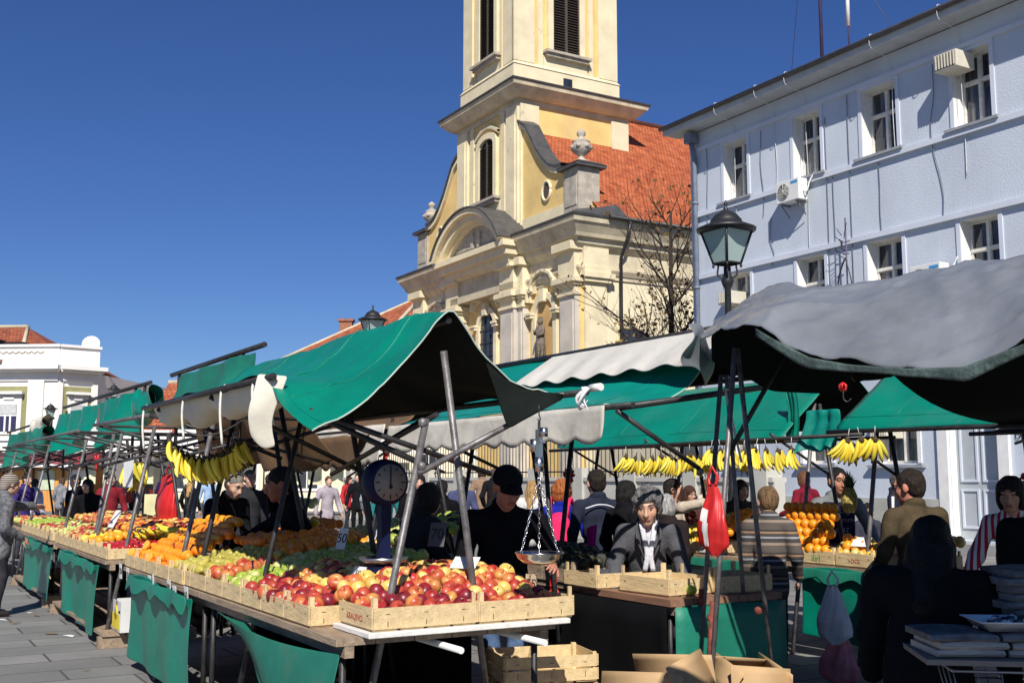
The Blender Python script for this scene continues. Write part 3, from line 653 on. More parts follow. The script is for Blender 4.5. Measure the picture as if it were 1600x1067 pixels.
# parapet ornament
m = MB()
for k in range(9): m.tube([(-3.9 + .36 * k + .15 * math.cos(t), -.13, 8.55 + .12 * math.sin(t)) for t in np.linspace(math.pi, 2 * math.pi, 7)], .035, 4)
m.build('garland', stone, wb)
m = MB(); m.add([(-22.4, -.9, 7.7), (-3.2, -.9, 7.7), (-3.2, 2.0, 9.1), (-4.6, 5, 10.6), (-22.4, 5, 10.6), (-22.4, 12, 7.7), (-1, 12, 7.7), (-1.5, 2.4, 8.9)], [(0, 1, 2, 3, 4), (4, 3, 6, 5), (3, 2, 7, 6)]); rf = m.build('roof', tiles2, wb); set_uv(rf)
m = MB(); m.tube([(-3.2, 2.0, 9.12), (-4.6, 5, 10.65)], .12, 6); m.tube([(-4.6, 5, 10.65), (-22, 5, 10.65)], .12, 6); m.build('ridge', trim, wb)
m = MB(); m.bx(-5.3, -3.6, .1, .9, 8.85, 9.25); m.bx(-3.3, -2.2, .1, .9, 8.8, 9.1); m.build('roof_hatch', mat('dark_void', (.01, .01, .01)), wb)
m = MB(); m.bx(-.0, 0 + .8, -.5, -.1, 3.05, 3.6) if False else m.bx(-1.6, -.8, -.5, -.17, 3.0, 3.55); m.build('casing', plast_w, thing('air_conditioner', 'small white air conditioner on the far white corner house', 'air conditioner', wb.matrix_basis @ Vector((0, 0, 0)), wb.rotation_euler.z))
sdish = thing('satellite_dish', 'round white satellite dish on the parapet of the far white house', 'satellite dish', Vector((-25.1, 60, 0)) + Vector((1.1, 1.6, 8.55)), 0)
m = MB(); Rd = rotm(math.radians(75), 0, math.radians(8)); m.grid([[tuple(np.array((r_ * math.cos(q), r_ * math.sin(q), .3 * r_ * r_)) @ Rd.T + np.array((0, 0, .55))) for q in np.linspace(0, 2 * math.pi, 25)[:-1]] for r_ in (.01, .2, .4, .5)], close_v=True); m.build('reflector', whitep, sdish, solid=.02)
m = MB(); m.tube([(0, 0, 0), (0, .05, .55)], .04, 6); m.tube([(0, .1, .2), (.0, -.5, .45)], .02, 5); m.build('arm', whitep, sdish)
# far red roofed houses behind the stalls
def house(label, x, y, rz, w, d, h, rh, wallm, roofm, nw=0, name='house', chim=True, winm=None):
    t = thing(name, label, 'building', (x, y, 0), rz)
    m = MB(); m.bx(0, w, 0, d, 0, h); m.add([(0, 0, h), (0, d, h), (0, d / 2, h + rh)], [(0, 1, 2)]); m.add([(w, 0, h), (w, d, h), (w, d / 2, h + rh)], [(0, 1, 2)]); m.build('wall', wallm, t)
    m = MB(); e = .5; q = rh / (d / 2) * e
    m.add([(-e, -e, h - q), (w + e, -e, h - q), (w + e, d / 2, h + rh + .03), (-e, d / 2, h + rh + .03), (-e, d + e, h - q), (w + e, d + e, h - q)], [(0, 1, 2, 3), (3, 2, 5, 4)]); r = m.build('roof', roofm, t); set_uv(r)
    m = MB(); m.tube([(-e, d / 2, h + rh + .05), (w + e, d / 2, h + rh + .05)], .13, 6); m.build('ridge_tiles', trim, r)
    if chim:
        m = MB(); m.bx(w * .12, w * .12 + .9, d * .42, d * .42 + .7, h, h + rh + .7); m.bx(w * .12 - .1, w * .12 + 1, d * .42 - .1, d * .42 + .8, h + rh + .7, h + rh + .85); m.build('chimney', mat('chimney_brick', (.30, .13, .08), .9, .2, 5), r)
    for i in range(nw):
        for fl in range(max(1, int(h // 3.4))):
            x0 = w * (i + .5) / nw - .5; z0 = 1.1 + fl * 3.4
            m = MB(); m.bx(x0 - .15, x0 + 1.15, -.06, .0, z0 - .15, z0 + 1.75); wd = m.build('window', whitep, t)
            m = MB(); m.bx(x0, x0 + .47, -.09, -.06, z0, z0 + 1.6); m.bx(x0 + .53, x0 + 1, -.09, -.06, z0, z0 + 1.6); m.build('pane', winm or glassd, wd)
    return t
tiles3 = tile_mat('orange_roof_tiles', (.42, .10, .04), (.52, .16, .07), 3.2, 4.0)
t = thing('house', 'tall hip roofed orange tiled house left of the church', 'building', (0, 0, 0), 0)
sandst = mat('sand_stucco', (.60, .52, .36), .9, .08, 1)
L_, C_, Q_, R_, R2, K_ = (-17.5, 70, 8.0), (-8.75, 62, 8.0), (8, 70, 8.0), (-5.9, 71, 13.5), (2, 75, 13.5), (-8, 82, 8.0)
m = MB(); m.add([L_, C_, R_, Q_, R2, K_], [(0, 1, 2), (1, 3, 4, 2), (0, 2, 4, 5)]); r = m.build('roof', tiles3, t); set_uv(r)
m = MB(); m.tube([C_, R_], .13, 6); m.tube([R_, R2], .13, 6); m.tube([L_, R_], .1, 6); m.build('ridge_tiles', trim, r)
m = MB(); m.bx(-11.3, -10.5, 70.6, 71.3, 10, 11.75); m.bx(-11.4, -10.4, 70.5, 71.4, 11.75, 11.9); m.build('chimney', mat('chimney_brick', (.30, .13, .08), .9, .2, 5), r)
q_ = [(-17, 70.1), (-8.7, 62.6), (7.5, 70.2), (-8, 81)]
m = MB(); m.add([(x, y, z) for z in (0, 7.98) for x, y in q_], [(0, 1, 5, 4), (1, 2, 6, 5), (2, 3, 7, 6), (3, 0, 4, 7)]); m.build('wall', sandst, t)
house('orange roofed low house far behind the hanging bananas', -27, 78, 0, 12, 8, 3.4, 2.6, mat('sand_stucco', (.60, .52, .36)), tiles3, 4, chim=False)
house('long pale yellow market building with awnings behind the stalls', -17, 52, math.radians(3), 26, 8, 4.0, 2.4, mat('pale_yellow_wall', (.72, .66, .50), .9, .06, .8), tiles3, 9, chim=False)
tealg = mat('teal_window', (.05, .22, .22), .3, .2, 2)
# market hall with white scalloped awnings
for (i, x0, x1, y, z) in ((0, -14.8, -10.6, 47, 3.0), (1, -9.6, -3.4, 44, 2.9), (2, -20.3, -16.0, 50, 3.1)):
    t = thing('awning', ['white scalloped shop awning behind the hanging bananas', 'white scalloped shop awning behind the round dial scale', 'white scalloped shop awning left of the hanging bananas'][i], 'awning', (x0, y, 0), 0)
    w = x1 - x0; m = MB(); m.grid([[(0 + w * u / 12, 1.4, z + .7), (w * u / 12, 0, z)] for u in range(13)], smooth=False); m.build('canvas', mat('awning_canvas', (.76, .74, .68), .8, .08, 2), t, solid=.02)
    P = []
    k = int(w / .12)
    for u in range(k + 1): P.append([(w * u / k, -.02, z + .01), (w * u / k, -.02, z - .28 - .14 * abs(math.sin(u * math.pi / 5)))])
    m = MB(); m.grid(P, smooth=False); m.build('valance', mat('awning_canvas', (.78, .76, .7)), t, solid=.012)
    for q in (0.05, w - .05):
        m = MB(); m.tube([(q, .05, 0), (q, .05, z)], .035, 6); m.build('post', pipe_d, t)
    m = MB()
    for u in range(int(w / .9)): m.bx(.3 + u * .9, .85 + u * .9, 1.2, 1.25, 1.3, 2.2)
    m.build('goods_board', mat('pale_sign_board', (.70, .66, .42), .8, .2, 3), t)
# kiosks at the far left with dark red roofs
maroon = mat('maroon_sheet_roof', (.18, .03, .035), .6, .15, 2); owood = mat('orange_wood', (.62, .28, .06), .6, .2, 2, stretch=(6, 6, .5))
for i, (x0, x1, y, lab) in enumerate(((-30.0, -24.9, 52, 'orange wooden kiosk with dark red corrugated roof at the left edge'), (-24.5, -20.2, 52.5, 'orange wooden kiosk with dark red corrugated roof beside the red car'))):
    t = thing('kiosk', lab, 'kiosk', (x0, y, 0), 0); w = x1 - x0
    m = MB(); m.bx(0, w, 0, 2.5, 0, 2.2)
    m.build('wall', owood, t)
    m = MB()
    k = 40; m.grid([[(-.3 + (w + .6) * u / k, -.7, 2.22 + .04 * math.sin(u * 1.6)), (-.3 + (w + .6) * u / k, 2.7, 2.85 + .04 * math.sin(u * 1.6))] for u in range(k + 1)]); m.build('roof', maroon, t, solid=.04)
    m = MB(); m.bx(-.3, w + .3, -.72, -.66, 2.08, 2.2); m.build('fascia', whitep, t)
    for u in range(3):
        m = MB(); m.bx(.35 + u * w / 3, w / 3 - .25 + u * w / 3, -.04, .0, 1.0, 1.95); m.build('shutter', [plast_w, owood, mat('pale_green_board', (.5, .55, .4), .8)][(u + i) % 3], t)
        m = MB(); m.bx(.1 + u * w / 3, .2 + u * w / 3, -.05, .0, .0, 2.2); m.build('post', mat('dark_wood_post', (.08, .05, .03), .8), t)
# red parked car
def car(label, x, y, rz, paint):
    t = thing('parked_car', label, 'car', (x, y, 0), rz)
    prof = [(-2.0, .35), (-2.05, .7), (-1.95, .92), (-1.35, 1.0), (-.75, 1.42), (-.3, 1.48), (.7, 1.46), (1.35, 1.05), (1.85, .95), (2.02, .75), (2.02, .35)]
    m = MB(); secs = []
    for yy, s_, dz in ((-.8, .96, 0), (-.78, 1, 0), (-.62, 1, 0), (.62, 1, 0), (.78, 1, 0), (.8, .96, 0)):
        secs.append([(px_ * s_, yy * (1 if pz < 1.02 else .82), pz) for px_, pz in prof])
    m.grid(secs, smooth=False, close_v=True); m.add(secs[0], [tuple(range(len(prof)))]); m.add(secs[-1], [tuple(range(len(prof)))])
    m.build('body', paint, t, bevel=.03)
    m = MB()
    for s_ in (-1, 1): m.prism([(-1.2, 1.03), (-.7, 1.38), (-.1, 1.4), (-.1, 1.03)], s_ * .735, s_ * .75, 'y'); m.prism([(0, 1.03), (0, 1.4), (.65, 1.38), (1.2, 1.06)], s_ * .735, s_ * .75, 'y')
    m.build('side_window', glassd, t)
    m = MB(); m.add([(-1.38, -.6, 1.03), (-1.38, .6, 1.03), (-.8, .55, 1.4), (-.8, -.55, 1.4)], [(0, 1, 2, 3)]); m.add([(1.38, -.6, 1.07), (1.38, .6, 1.07), (.74, .55, 1.44), (.74, -.55, 1.44)], [(0, 1, 2, 3)]); m.build('windscreen', glassd, t, solid=.02)
    for sx in (-1.25, 1.3):
        for sy in (-.72, .72):
            m = MB(); R_ = rotm(math.pi / 2); m.lathe([(.18, -.1), (.31, -.1), (.32, 0), (.31, .1), (.18, .1)], 16, (sx, sy, .32), R=R_); w_ = m.build('wheel', mat('tyre', (.02, .02, .02), .8), t)
            m = MB(); m.lathe([(.02, -.08), (.18, -.085), (.18, .085), (.02, .08)], 12, (sx, sy, .32), R=R_); m.build('rim', mat('alloy', (.4, .4, .4), .3, metal=.8), w_)
    for sy in (-.55, .55):
        m = MB(); m.bx(1.94, 2.035, sy - .16, sy + .16, .66, .84); m.build('tail_light', mat('red_lens', (.4, .02, .02), .3), t)
        m = MB(); m.bx(-2.06, -1.97, sy - .18, sy + .18, .68, .85); m.build('headlight', whitep, t)
    m = MB(); m.bx(2.0, 2.05, -.26, .26, .5, .62); m.build('number_plate', whitep, t)
    m = MB(); m.bx(-2.1, -1.95, -.78, .78, .32, .5); m.bx(1.95, 2.1, -.78, .78, .32, .5); m.build('bumper', mat('bumper_black', (.04, .04, .04), .6), t)
    return t
car('red parked hatchback seen between the left stall posts', -19.3, 56, math.radians(80), mat('red_car_paint', (.45, .02, .03), .3, .05, 1, coat=.6))
# boundary wall with iron fence in front of the church yard
t = gthing('boundary_wall', 'low grey rendered wall with pilasters in front of the church', 'wall', -31, 16.4)
m = MB(); m.bx(-10, 14.0, 0, .3, 0, 1.5); m.bx(-10, 14.0, -.05, .35, 1.5, 1.6)
for k in range(11): m.bx(-9.6 + k * 2.3, -9.15 + k * 2.3, -.08, .38, 0, 1.85)
m.build('wall', mat('grey_wall_render', (.50, .48, .42), .9, .1, .8, bump=.2), t)
t = gthing('iron_fence', 'black iron railing on top of the low church wall', 'fence', -31, 16.55)
m = MB()
for k in range(120): m.tube([(-9 + k * .19, 0, 1.6), (-9 + k * .19, 0, 2.75)], .014, 4)
m.build('pickets', ironm, t)
m = MB(); m.tube([(-9.2, 0, 1.75), (13.8, 0, 1.75)], .02, 4); m.tube([(-9.2, 0, 2.62), (13.8, 0, 2.62)], .02, 4); m.build('rail', ironm, t)
t = gthing('house_wall', 'shadowed yard wall with openings between the church and the blue house', 'wall', -26.6, 22.0)
m = MB(); m.bx(-5, 2.0, 0, .3, 0, 3.4); m.build('wall', mat('sand_stucco', (.6, .52, .36)), t)
# ---------------------------------------------------------------- street lamps
def street_lamp(label, x, y, ztop, s=1.0, rz=.6, arms=False):
    t = thing('street_lamp', label, 'street lamp', (x, y, 0), rz, 'street lamps')
    zb = ztop - .78 * s
    m = MB(); m.lathe([(.20, 0), (.20, .25), (.13, .35), (.09, .6), (.075, .65), (.07, 1.4), (.055, 1.5), (.05, 2.6), (.075, 2.65), (.05, 2.7), (.045, zb - .35), (.07, zb - .3), (.09, zb - .24), (.05, zb - .15), (.05, zb - .05)], 12); m.build('post', ironm, t)
    m = MB()
    for k in range(4):
        a = k * math.pi / 2 + math.pi / 4; c, sn = math.cos(a), math.sin(a)
        m.tube(smooth_path([(.04 * c, .04 * sn, zb - .22 * s), (.13 * s * c, .13 * s * sn, zb - .15 * s), (.12 * s * c, .12 * s * sn, zb - .03 * s), (.17 * s * c, .17 * s * sn, zb + .0 * s)], 4), .013 * s, 5)
    m.tube([(0, 0, zb - .1), (0, 0, zb + .02)], .025, 6)
    for k in range(4):
        a0, a1 = k * math.pi / 2 + math.pi / 4, (k + 1) * math.pi / 2 + math.pi / 4
        b0, b1 = .185 * s, .345 * s; z1 = zb + .45 * s
        m.tube([(b0 * math.cos(a0), b0 * math.sin(a0), zb), (b1 * math.cos(a0), b1 * math.sin(a0), z1)], .016 * s, 5)
        m.tube([(b0 * math.cos(a0), b0 * math.sin(a0), zb), (b0 * math.cos(a1), b0 * math.sin(a1), zb)], .016 * s, 5)
        m.tube([(b1 * math.cos(a0), b1 * math.sin(a0), z1), (b1 * math.cos(a1), b1 * math.sin(a1), z1)], .02 * s, 5)
        m.lathe([(.01, -.03), (.02, 0), (.01, .03)], 6, (b0 * math.cos(a0), b0 * math.sin(a0), zb - .03 * s)) 
    m.build('lantern_frame', ironm, t)
    m = MB()
    for k in range(4):
        a0, a1 = k * math.pi / 2 + math.pi / 4, (k + 1) * math.pi / 2 + math.pi / 4; b0, b1 = .178 * s, .335 * s
        m.add([(b0 * math.cos(a0), b0 * math.sin(a0), zb + .01), (b0 * math.cos(a1), b0 * math.sin(a1), zb + .01), (b1 * math.cos(a1), b1 * math.sin(a1), zb + .44 * s), (b1 * math.cos(a0), b1 * math.sin(a0), zb + .44 * s)], [(0, 1, 2, 3)])
    m.build('glass', mat('frosted_lamp_glass', (.36, .46, .43), .35, .08, 2, spec=.6), t)
    m = MB(); z1 = zb + .46 * s
    m.lathe([(.40 * s * 1.0, z1 - .01), (.41 * s, z1 + .02 * s), (.25 * s, z1 + .09 * s), (.22 * s, z1 + .10 * s), (.215 * s, z1 + .14 * s), (.15 * s, z1 + .22 * s), (.06 * s, z1 + .27 * s), (.03 * s, z1 + .28 * s), (.035 * s, z1 + .31 * s), (.012 * s, z1 + .34 * s), (.03 * s, z1 + .37 * s), (.004, z1 + .43 * s)], 20)
    m.build('lamp_hood', ironm, t)
    return t
street_lamp('black street lamp with square glass lantern in front of the blue building', 2.935, 14.6, 5.27)
street_lamp('black street lamp lantern rising behind the peak of the green tarpaulin', -3.62, 28.0, 5.95, .95)
street_lamp('small distant black street lamp beyond the left green stalls', -22.0, 60.0, 6.7, .9)
street_lamp('dark distant street lamp beside the far left green tarpaulin', -24.6, 58.0, 5.5, .9)
# ---------------------------------------------------------------- bare tree
def bare_tree(label, x, y, h, seed, spread=1.0, leaves=True):
    rnd = random.Random(seed); t = thing('bare_tree', label, 'tree', (x, y, 0), 0)
    tm = MB(); bm_ = MB(); lf = []
    def branch(p, d, r, L_, lev, mb):
        pts = [p]; k = 4; q = Vector(p); dd = Vector(d).normalized()
        for i in range(k):
            dd = (dd + Vector((rnd.uniform(-.18, .18), rnd.uniform(-.18, .18), rnd.uniform(-.02, .16)))).normalized(); q = q + dd * L_ / k; pts.append(tuple(q))
        mb.tube(pts, [r * (1 - .55 * i / k) for i in range(k + 1)], 6 if lev < 2 else 4, caps=False)
        if lev >= 4:
            if rnd.random() < .8: lf.extend(pts[1:])
            return
        n = (3, 4, 4, 3)[lev]
        for i in range(n):
            j = rnd.randint(1, k); a = rnd.uniform(0, 6.28); up = rnd.uniform(.25, .9)
            nd = (dd * .75 + Vector((math.cos(a), math.sin(a), up * .5)) * .8)
            branch(pts[j], nd, r * (1 - .55 * j / k) * .62, L_ * rnd.uniform(.55, .8), lev + 1, bm_)
        branch(pts[-1], dd, r * .45, L_ * .6, lev + 1, bm_)
    P = [(0, 0, 0), (.05, 0, h * .3), (-.05, .05, h * .6), (0, 0, h)]
    tm.tube(smooth_path(P, 4), [.19 * (1 - .75 * i / 12) for i in range(13)], 9)
    for i in range(15):
        z = h * (.36 + .62 * i / 15); a = i * 2.4 + rnd.uniform(-.4, .4); r = .07 * (1 - .5 * i / 15)
        branch((0, 0, z), (math.cos(a) * spread, math.sin(a) * spread, .75 + .5 * i / 15), r, h * .22 * (1.15 - .55 * i / 15), 2 if i > 3 else 1, bm_)
    bark = mat('dark_bark', (.035, .025, .02), .9, .3, 10)
    tm.build('trunk', bark, t); bm_.build('crown', bark, t)
    if leaves:
        lm = MB()
        for p in lf:
            if rnd.random() < .55: continue
            c = np.array(p) + np.array([rnd.uniform(-.1, .1) for _ in range(3)]); s_ = rnd.uniform(.04, .09)
            a = np.array([rnd.uniform(-1, 1) for _ in range(3)]) * s_; b = np.array([rnd.uniform(-1, 1) for _ in range(3)]) * s_
            lm.add([c - a, c + b, c + a, c - b], [(0, 1, 2, 3)])
        lm.build('dry_leaves', mat('dry_leaves', (.16, .09, .025), .8, .3, 3), t)
    return t
bare_tree('tall bare tree with thin dark branches between church and blue building', 5.6, 37.5, 10.9, 5)
bare_tree('shorter bare tree with clinging brown leaves before the church side wall', 4.7, 38.5, 6.6, 11, 1.2)
t = thing('bush', 'small ochre leafed bush beside the low church wall', 'bush', (3.9, 38, 0), 0)
rr_ = random.Random(3); lm = MB()
for _ in range(500):
    v = Vector((rr_.gauss(0, 1), rr_.gauss(0, 1), rr_.gauss(0, 1))).normalized() * rr_.uniform(.4, 1.0); c = np.array((v.x * .6, v.y * .5, 5.9 + v.z * .5)); s_ = .09
    a = np.array([rr_.uniform(-1, 1) for _ in range(3)]) * s_; b = np.array([rr_.uniform(-1, 1) for _ in range(3)]) * s_
    lm.add([c - a, c + b, c + a, c - b], [(0, 1, 2, 3)])
lm.build('foliage', mat('ochre_leaves', (.20, .13, .02), .8, .35, 2), t); m = MB(); m.tube([(0, 0, 0), (.1, 0, 3), (0, 0, 6)], [.1, .07, .03]); m.build('trunk', mat('dark_bark', (.03, .02, .02)), t)
# ---------------------------------------------------------------- cloth materials
def cloth_mat(name, col, rough=.55, var=.12, back=None):
    m = mat(name, col, rough, var, 1.6, bump=.35, dscale=9, detail=8)
    return m
green = cloth_mat('green_tarp', (.0, .19, .125), .38, .14); N, L, p = nodes_of(green); p.inputs['Specular IOR Level'].default_value = .45
add_stain(green, (.05, .20, .15), 1.2, .5, .75, .5, (1, 1, 1))
add_stain(green, (.12, .17, .12), 5.0, .62, .7, .35, (1, 1, 1))
green2 = cloth_mat('faded_green_tarp', (.01, .17, .11), .55, .18)
teal = cloth_mat('teal_tarp', (.0, .21, .165), .45, .14)
beige = cloth_mat('beige_canvas', (.56, .53, .47), .8, .12); add_stain(beige, (.26, .23, .19), 1.8, .48, .72, .6, (1, 1, 1))
creamc = cloth_mat('cream_tarp_back', (.62, .58, .48), .7, .08)
greyt = mat('grey_tarp', (.185, .20, .22), .3, .2, 1.3, bump=1.0, dscale=3.2, detail=10); add_stain(greyt, (.14, .155, .15), 1.0, .45, .7, .6, (1, 1, 1))
brownc = cloth_mat('brown_awning', (.13, .075, .035), .8, .2)
plank = mat('crate_wood', (.66, .49, .26), .75, .14, 3, bump=.25, stretch=(1.5, 8, 8), detail=6)
plank2 = mat('weathered_board', (.30, .22, .15), .85, .25, 4, bump=.3, stretch=(1, 6, 6))
whitebd = mat('white_painted_board', (.74, .71, .66), .7, .1, 5, bump=.15, stretch=(1, 6, 6))
rope = mat('dirty_white_rope', (.62, .60, .54), .8, .15, 20)
card = mat('cardboard', (.50, .33, .17), .85, .08, 2, bump=.12)
blackv = mat('black_cloth_and_shade', (.006, .006, .007), .95, .2, 3, spec=.05)  # for cloth, and for added sheets that stand in for shade
undert = mat('dark_tarp_shade', (.012, .016, .014), .9, .3, 2, spec=.1)  # near-black puts the shade under the canopies into the tarp colour
# local frame of stall things: x along a, y along b (grid frame), origin at grid (0,0)
def gmesh(name, label, cat, group=None): return thing(name, label, cat, (0, 0, 0), GR, group)
def sheet_surface(stations, nb=24, na=6, wr=.012, seed=0, ripple=0.0):
    # stations: list of (a, [(b, z), ...]); returns a grid of points in the grid frame
    cols = []
    for a, prof in stations:
        pp = smooth_path([(0, b, z) for b, z in prof], 6); pp = np.array(pp); d = np.r_[0, np.cumsum(np.linalg.norm(np.diff(pp, axis=0), axis=1))]
        t = np.linspace(0, d[-1], nb); cols.append(np.stack([np.full(nb, a), np.interp(t, d, pp[:, 1]), np.interp(t, d, pp[:, 2])], 1))
    rows = []
    for j in range(nb):
        rows.append(np.array(smooth_path([c[j] for c in cols], na)) if len(cols) > 2 else np.array([cols[0][j] + (cols[1][j] - cols[0][j]) * t for t in np.linspace(0, 1, na * 2 + 1)]))
    P = np.array(rows)          # nb x na_total x 3
    for i in range(P.shape[0]):
        for j in range(P.shape[1]):
            x, y = P[i, j, 0], P[i, j, 1]
            P[i, j, 2] += wr * hn(x * 3 + seed, y * 4, seed) + ripple * math.sin(x * 9 + seed)
            P[i, j, 1] += wr * .7 * hn(y * 5 + seed * 2, x * 4, seed + 1)
    return P
from mathutils import noise as _nz
def crease(x, y, sd):
    v = Vector((x * 1.6, y * 2.6, sd)); d = _nz.noise(v * .7) * .6; v2 = Vector((x * 2.1 + d, y * 3.4 + d * 2, sd + 5))
    return (1 - abs(_nz.noise(v2 * 5.2)) * 3) ** 3 * .07 + (1 - abs(_nz.noise(v2)) * 2.6) ** 3 * .6 + _nz.noise(v * 4.0) * .18 + (1 - abs(_nz.noise(v2 * 2.3)) * 3) ** 3 * .15
def tarp(name, label, stations, m_, cat='tarpaulin', nb=26, na=8, wr=.02, seed=0, hem=None, group=None, ripple=0, root=None, part='canopy', back=None, sub=1, cr=.014):
    t = root or gmesh(name, label, cat, group)
    P = sheet_surface(stations, nb, na, wr, seed, ripple)
    for i in range(P.shape[0]):
        for j in range(P.shape[1]): P[i, j, 2] += cr * crease(P[i, j, 0], P[i, j, 1], seed)
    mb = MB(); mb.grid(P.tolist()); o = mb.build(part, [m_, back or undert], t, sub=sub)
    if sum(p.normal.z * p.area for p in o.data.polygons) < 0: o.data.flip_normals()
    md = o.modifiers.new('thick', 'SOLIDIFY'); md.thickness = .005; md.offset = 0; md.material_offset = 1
    nA = P.shape[1]; sm = MB()
    for j in (nA // 4, nA // 2, 3 * nA // 4): sm.tube([tuple(q + np.array((0, 0, .005))) for q in P[2:-2, j, :]], .0035, 4)
    for i in (2, P.shape[0] - 3): sm.tube([tuple(q + np.array((0, 0, .005))) for q in P[i, :, :]], .003, 4)
    if m_ is not greyt: sm.build('seams', m_, t)
    if hem is not None:
        h = MB(); h.tube(P[:, 0, :].tolist() if hem is not True and len(P) else [], .005, 5)
        h.build('hem', hem, t)
    return t, P
def pipe(mb, p, q, r=.016): mb.tube([p, q], r, 8)
def frame_thing(label, poles, group='steel stall frames', joints=()):
    t = gmesh('stall_frame', label, 'stall frame', group)
    for (nm, p, q, r, mm) in poles:
        mb = MB(); pipe(mb, p, q, r); mb.build(nm, mm, t)
    for (p, r, mm) in joints:
        mb = MB(); mb.lathe([(r * .3, -r), (r, -r * .6), (r, r * .6), (r * .3, r)], 8, p); mb.build('clamp', mm, t)
    return t
def rope_tie(p, drop=.3, side=.05, parent=None, label=None, cat=None):
    mb = MB(); x, y, z = p
    pts = [(x, y, z + .03), (x + .02, y - .03, z - .02), (x + side, y - .04, z - drop * .5), (x + side * 1.6, y - .03, z - drop)]
    mb.tube(smooth_path(pts, 4), .009, 5); mb.tube([(x + .03 * math.cos(t), y + .03 * math.sin(t), z) for t in np.linspace(0, 6.28, 9)], .009, 5)
    return mb.build('rope_tie', rope, parent)
# ================================================================= ROW 1 (front left)
# --- canopy 1
t, P = tarp('tarpaulin_roof', 'big peaked green tarpaulin roof over the front apple stall',
  [(-5.27, [(1.93, 1.84), (2.12, 1.93), (2.32, 2.06), (2.54, 2.30), (2.68, 2.485), (2.76, 2.48), (2.9, 2.29), (3.05, 2.15), (3.17, 2.09), (3.45, 2.08)]),
   (-5.6, [(1.90, 1.98), (2.08, 2.03), (2.3, 2.13), (2.54, 2.33), (2.68, 2.51), (2.76, 2.50), (2.9, 2.31), (3.05, 2.17), (3.2, 2.11), (3.48, 2.08)]),
   (-6.0, [(1.88, 2.15), (2.05, 2.13), (2.3, 2.19), (2.5, 2.34), (2.66, 2.51), (2.76, 2.50), (2.92, 2.32), (3.1, 2.18), (3.3, 2.12), (3.5, 2.08)]),
   (-6.9, [(1.88, 2.15), (2.1, 2.16), (2.3, 2.24), (2.5, 2.36), (2.66, 2.50), (2.76, 2.49), (2.92, 2.33), (3.1, 2.2), (3.3, 2.12), (3.5, 2.08)]),
   (-7.8, [(1.88, 2.15), (2.1, 2.19), (2.3, 2.27), (2.5, 2.38), (2.66, 2.50), (2.76, 2.49), (2.92, 2.33), (3.1, 2.2), (3.3, 2.12), (3.5, 2.08)]),
   (-8.6, [(1.88, 2.15), (2.1, 2.2), (2.3, 2.28), (2.5, 2.38), (2.66, 2.48), (2.76, 2.47), (2.92, 2.3), (3.1, 2.2), (3.3, 2.1), (3.5, 2.06)])],
  green, wr=.028, nb=54, seed=2, cr=.026, hem=mat('pale_hem', (.42, .5, .42), .7))
# drooping corner flap on the right
mb = MB(); R_ = []
for v in np.linspace(0, 1, 7):
    R_.append([(-5.26 - .03 * v + .05 * math.sin(u * 3.14) * v, (1 - v) * (2.92 + .53 * u) + v * (3.09 + .37 * u), (1 - v) * float(np.interp(2.92 + .53 * u, [2.9, 3.05, 3.17, 3.45], [2.27, 2.15, 2.09, 2.08])) + v * (1.86 + .19 * u + .02 * math.sin(u * 3.14))) for u in np.linspace(0, 1, 9)])
mb.grid(R_)
mb.build('corner_flap', undert, t, sub=1, solid=.005)
# cream lining that hangs along the left eave rail
t2 = gmesh('hanging_cloth', 'cream tarpaulin end folded down over the left eave rail', 'cloth')
mb = MB(); R_ = []
for u in np.linspace(0, 1, 9):
    R_.append([(-5.9 + .12 * u + .04 * math.sin(v * 3.0 + u * 2), 1.76 + .12 * u + .04 * v + .01 * math.sin(v * 7) + .08 * (1 - v) ** 3, 2.17 - .02 * u - (.34 + .04 * u) * v - .04 * math.sin(u * 3.14) * (v > .8)) for v in np.linspace(0, 1, 10)])
mb.grid(R_); mb.build('flap', creamc, t2, sub=2, solid=.008)
t2 = gmesh('rolled_cloth', 'dirty cream lining sagging below the left eave rail', 'cloth')
mb = MB(); R_ = []
for u in np.linspace(0, 1, 26):
    a = -6.2 - 2.6 * u; sg = .02 + .045 * abs(math.sin(u * 7.5)) + .02 * math.sin(u * 23)
    R_.append([(a, 1.9, 2.165), (a, 1.915, 2.15), (a, 1.93, 2.12 - sg * .6), (a, 1.97 + .02 * math.sin(u * 20), 2.09 - sg * 1.6), (a, 2.06, 2.07 - sg * 1.8), (a, 2.2, 2.12 - sg)])
mb.grid(R_); mb.build('lining', creamc, t2, sub=1, solid=.006)
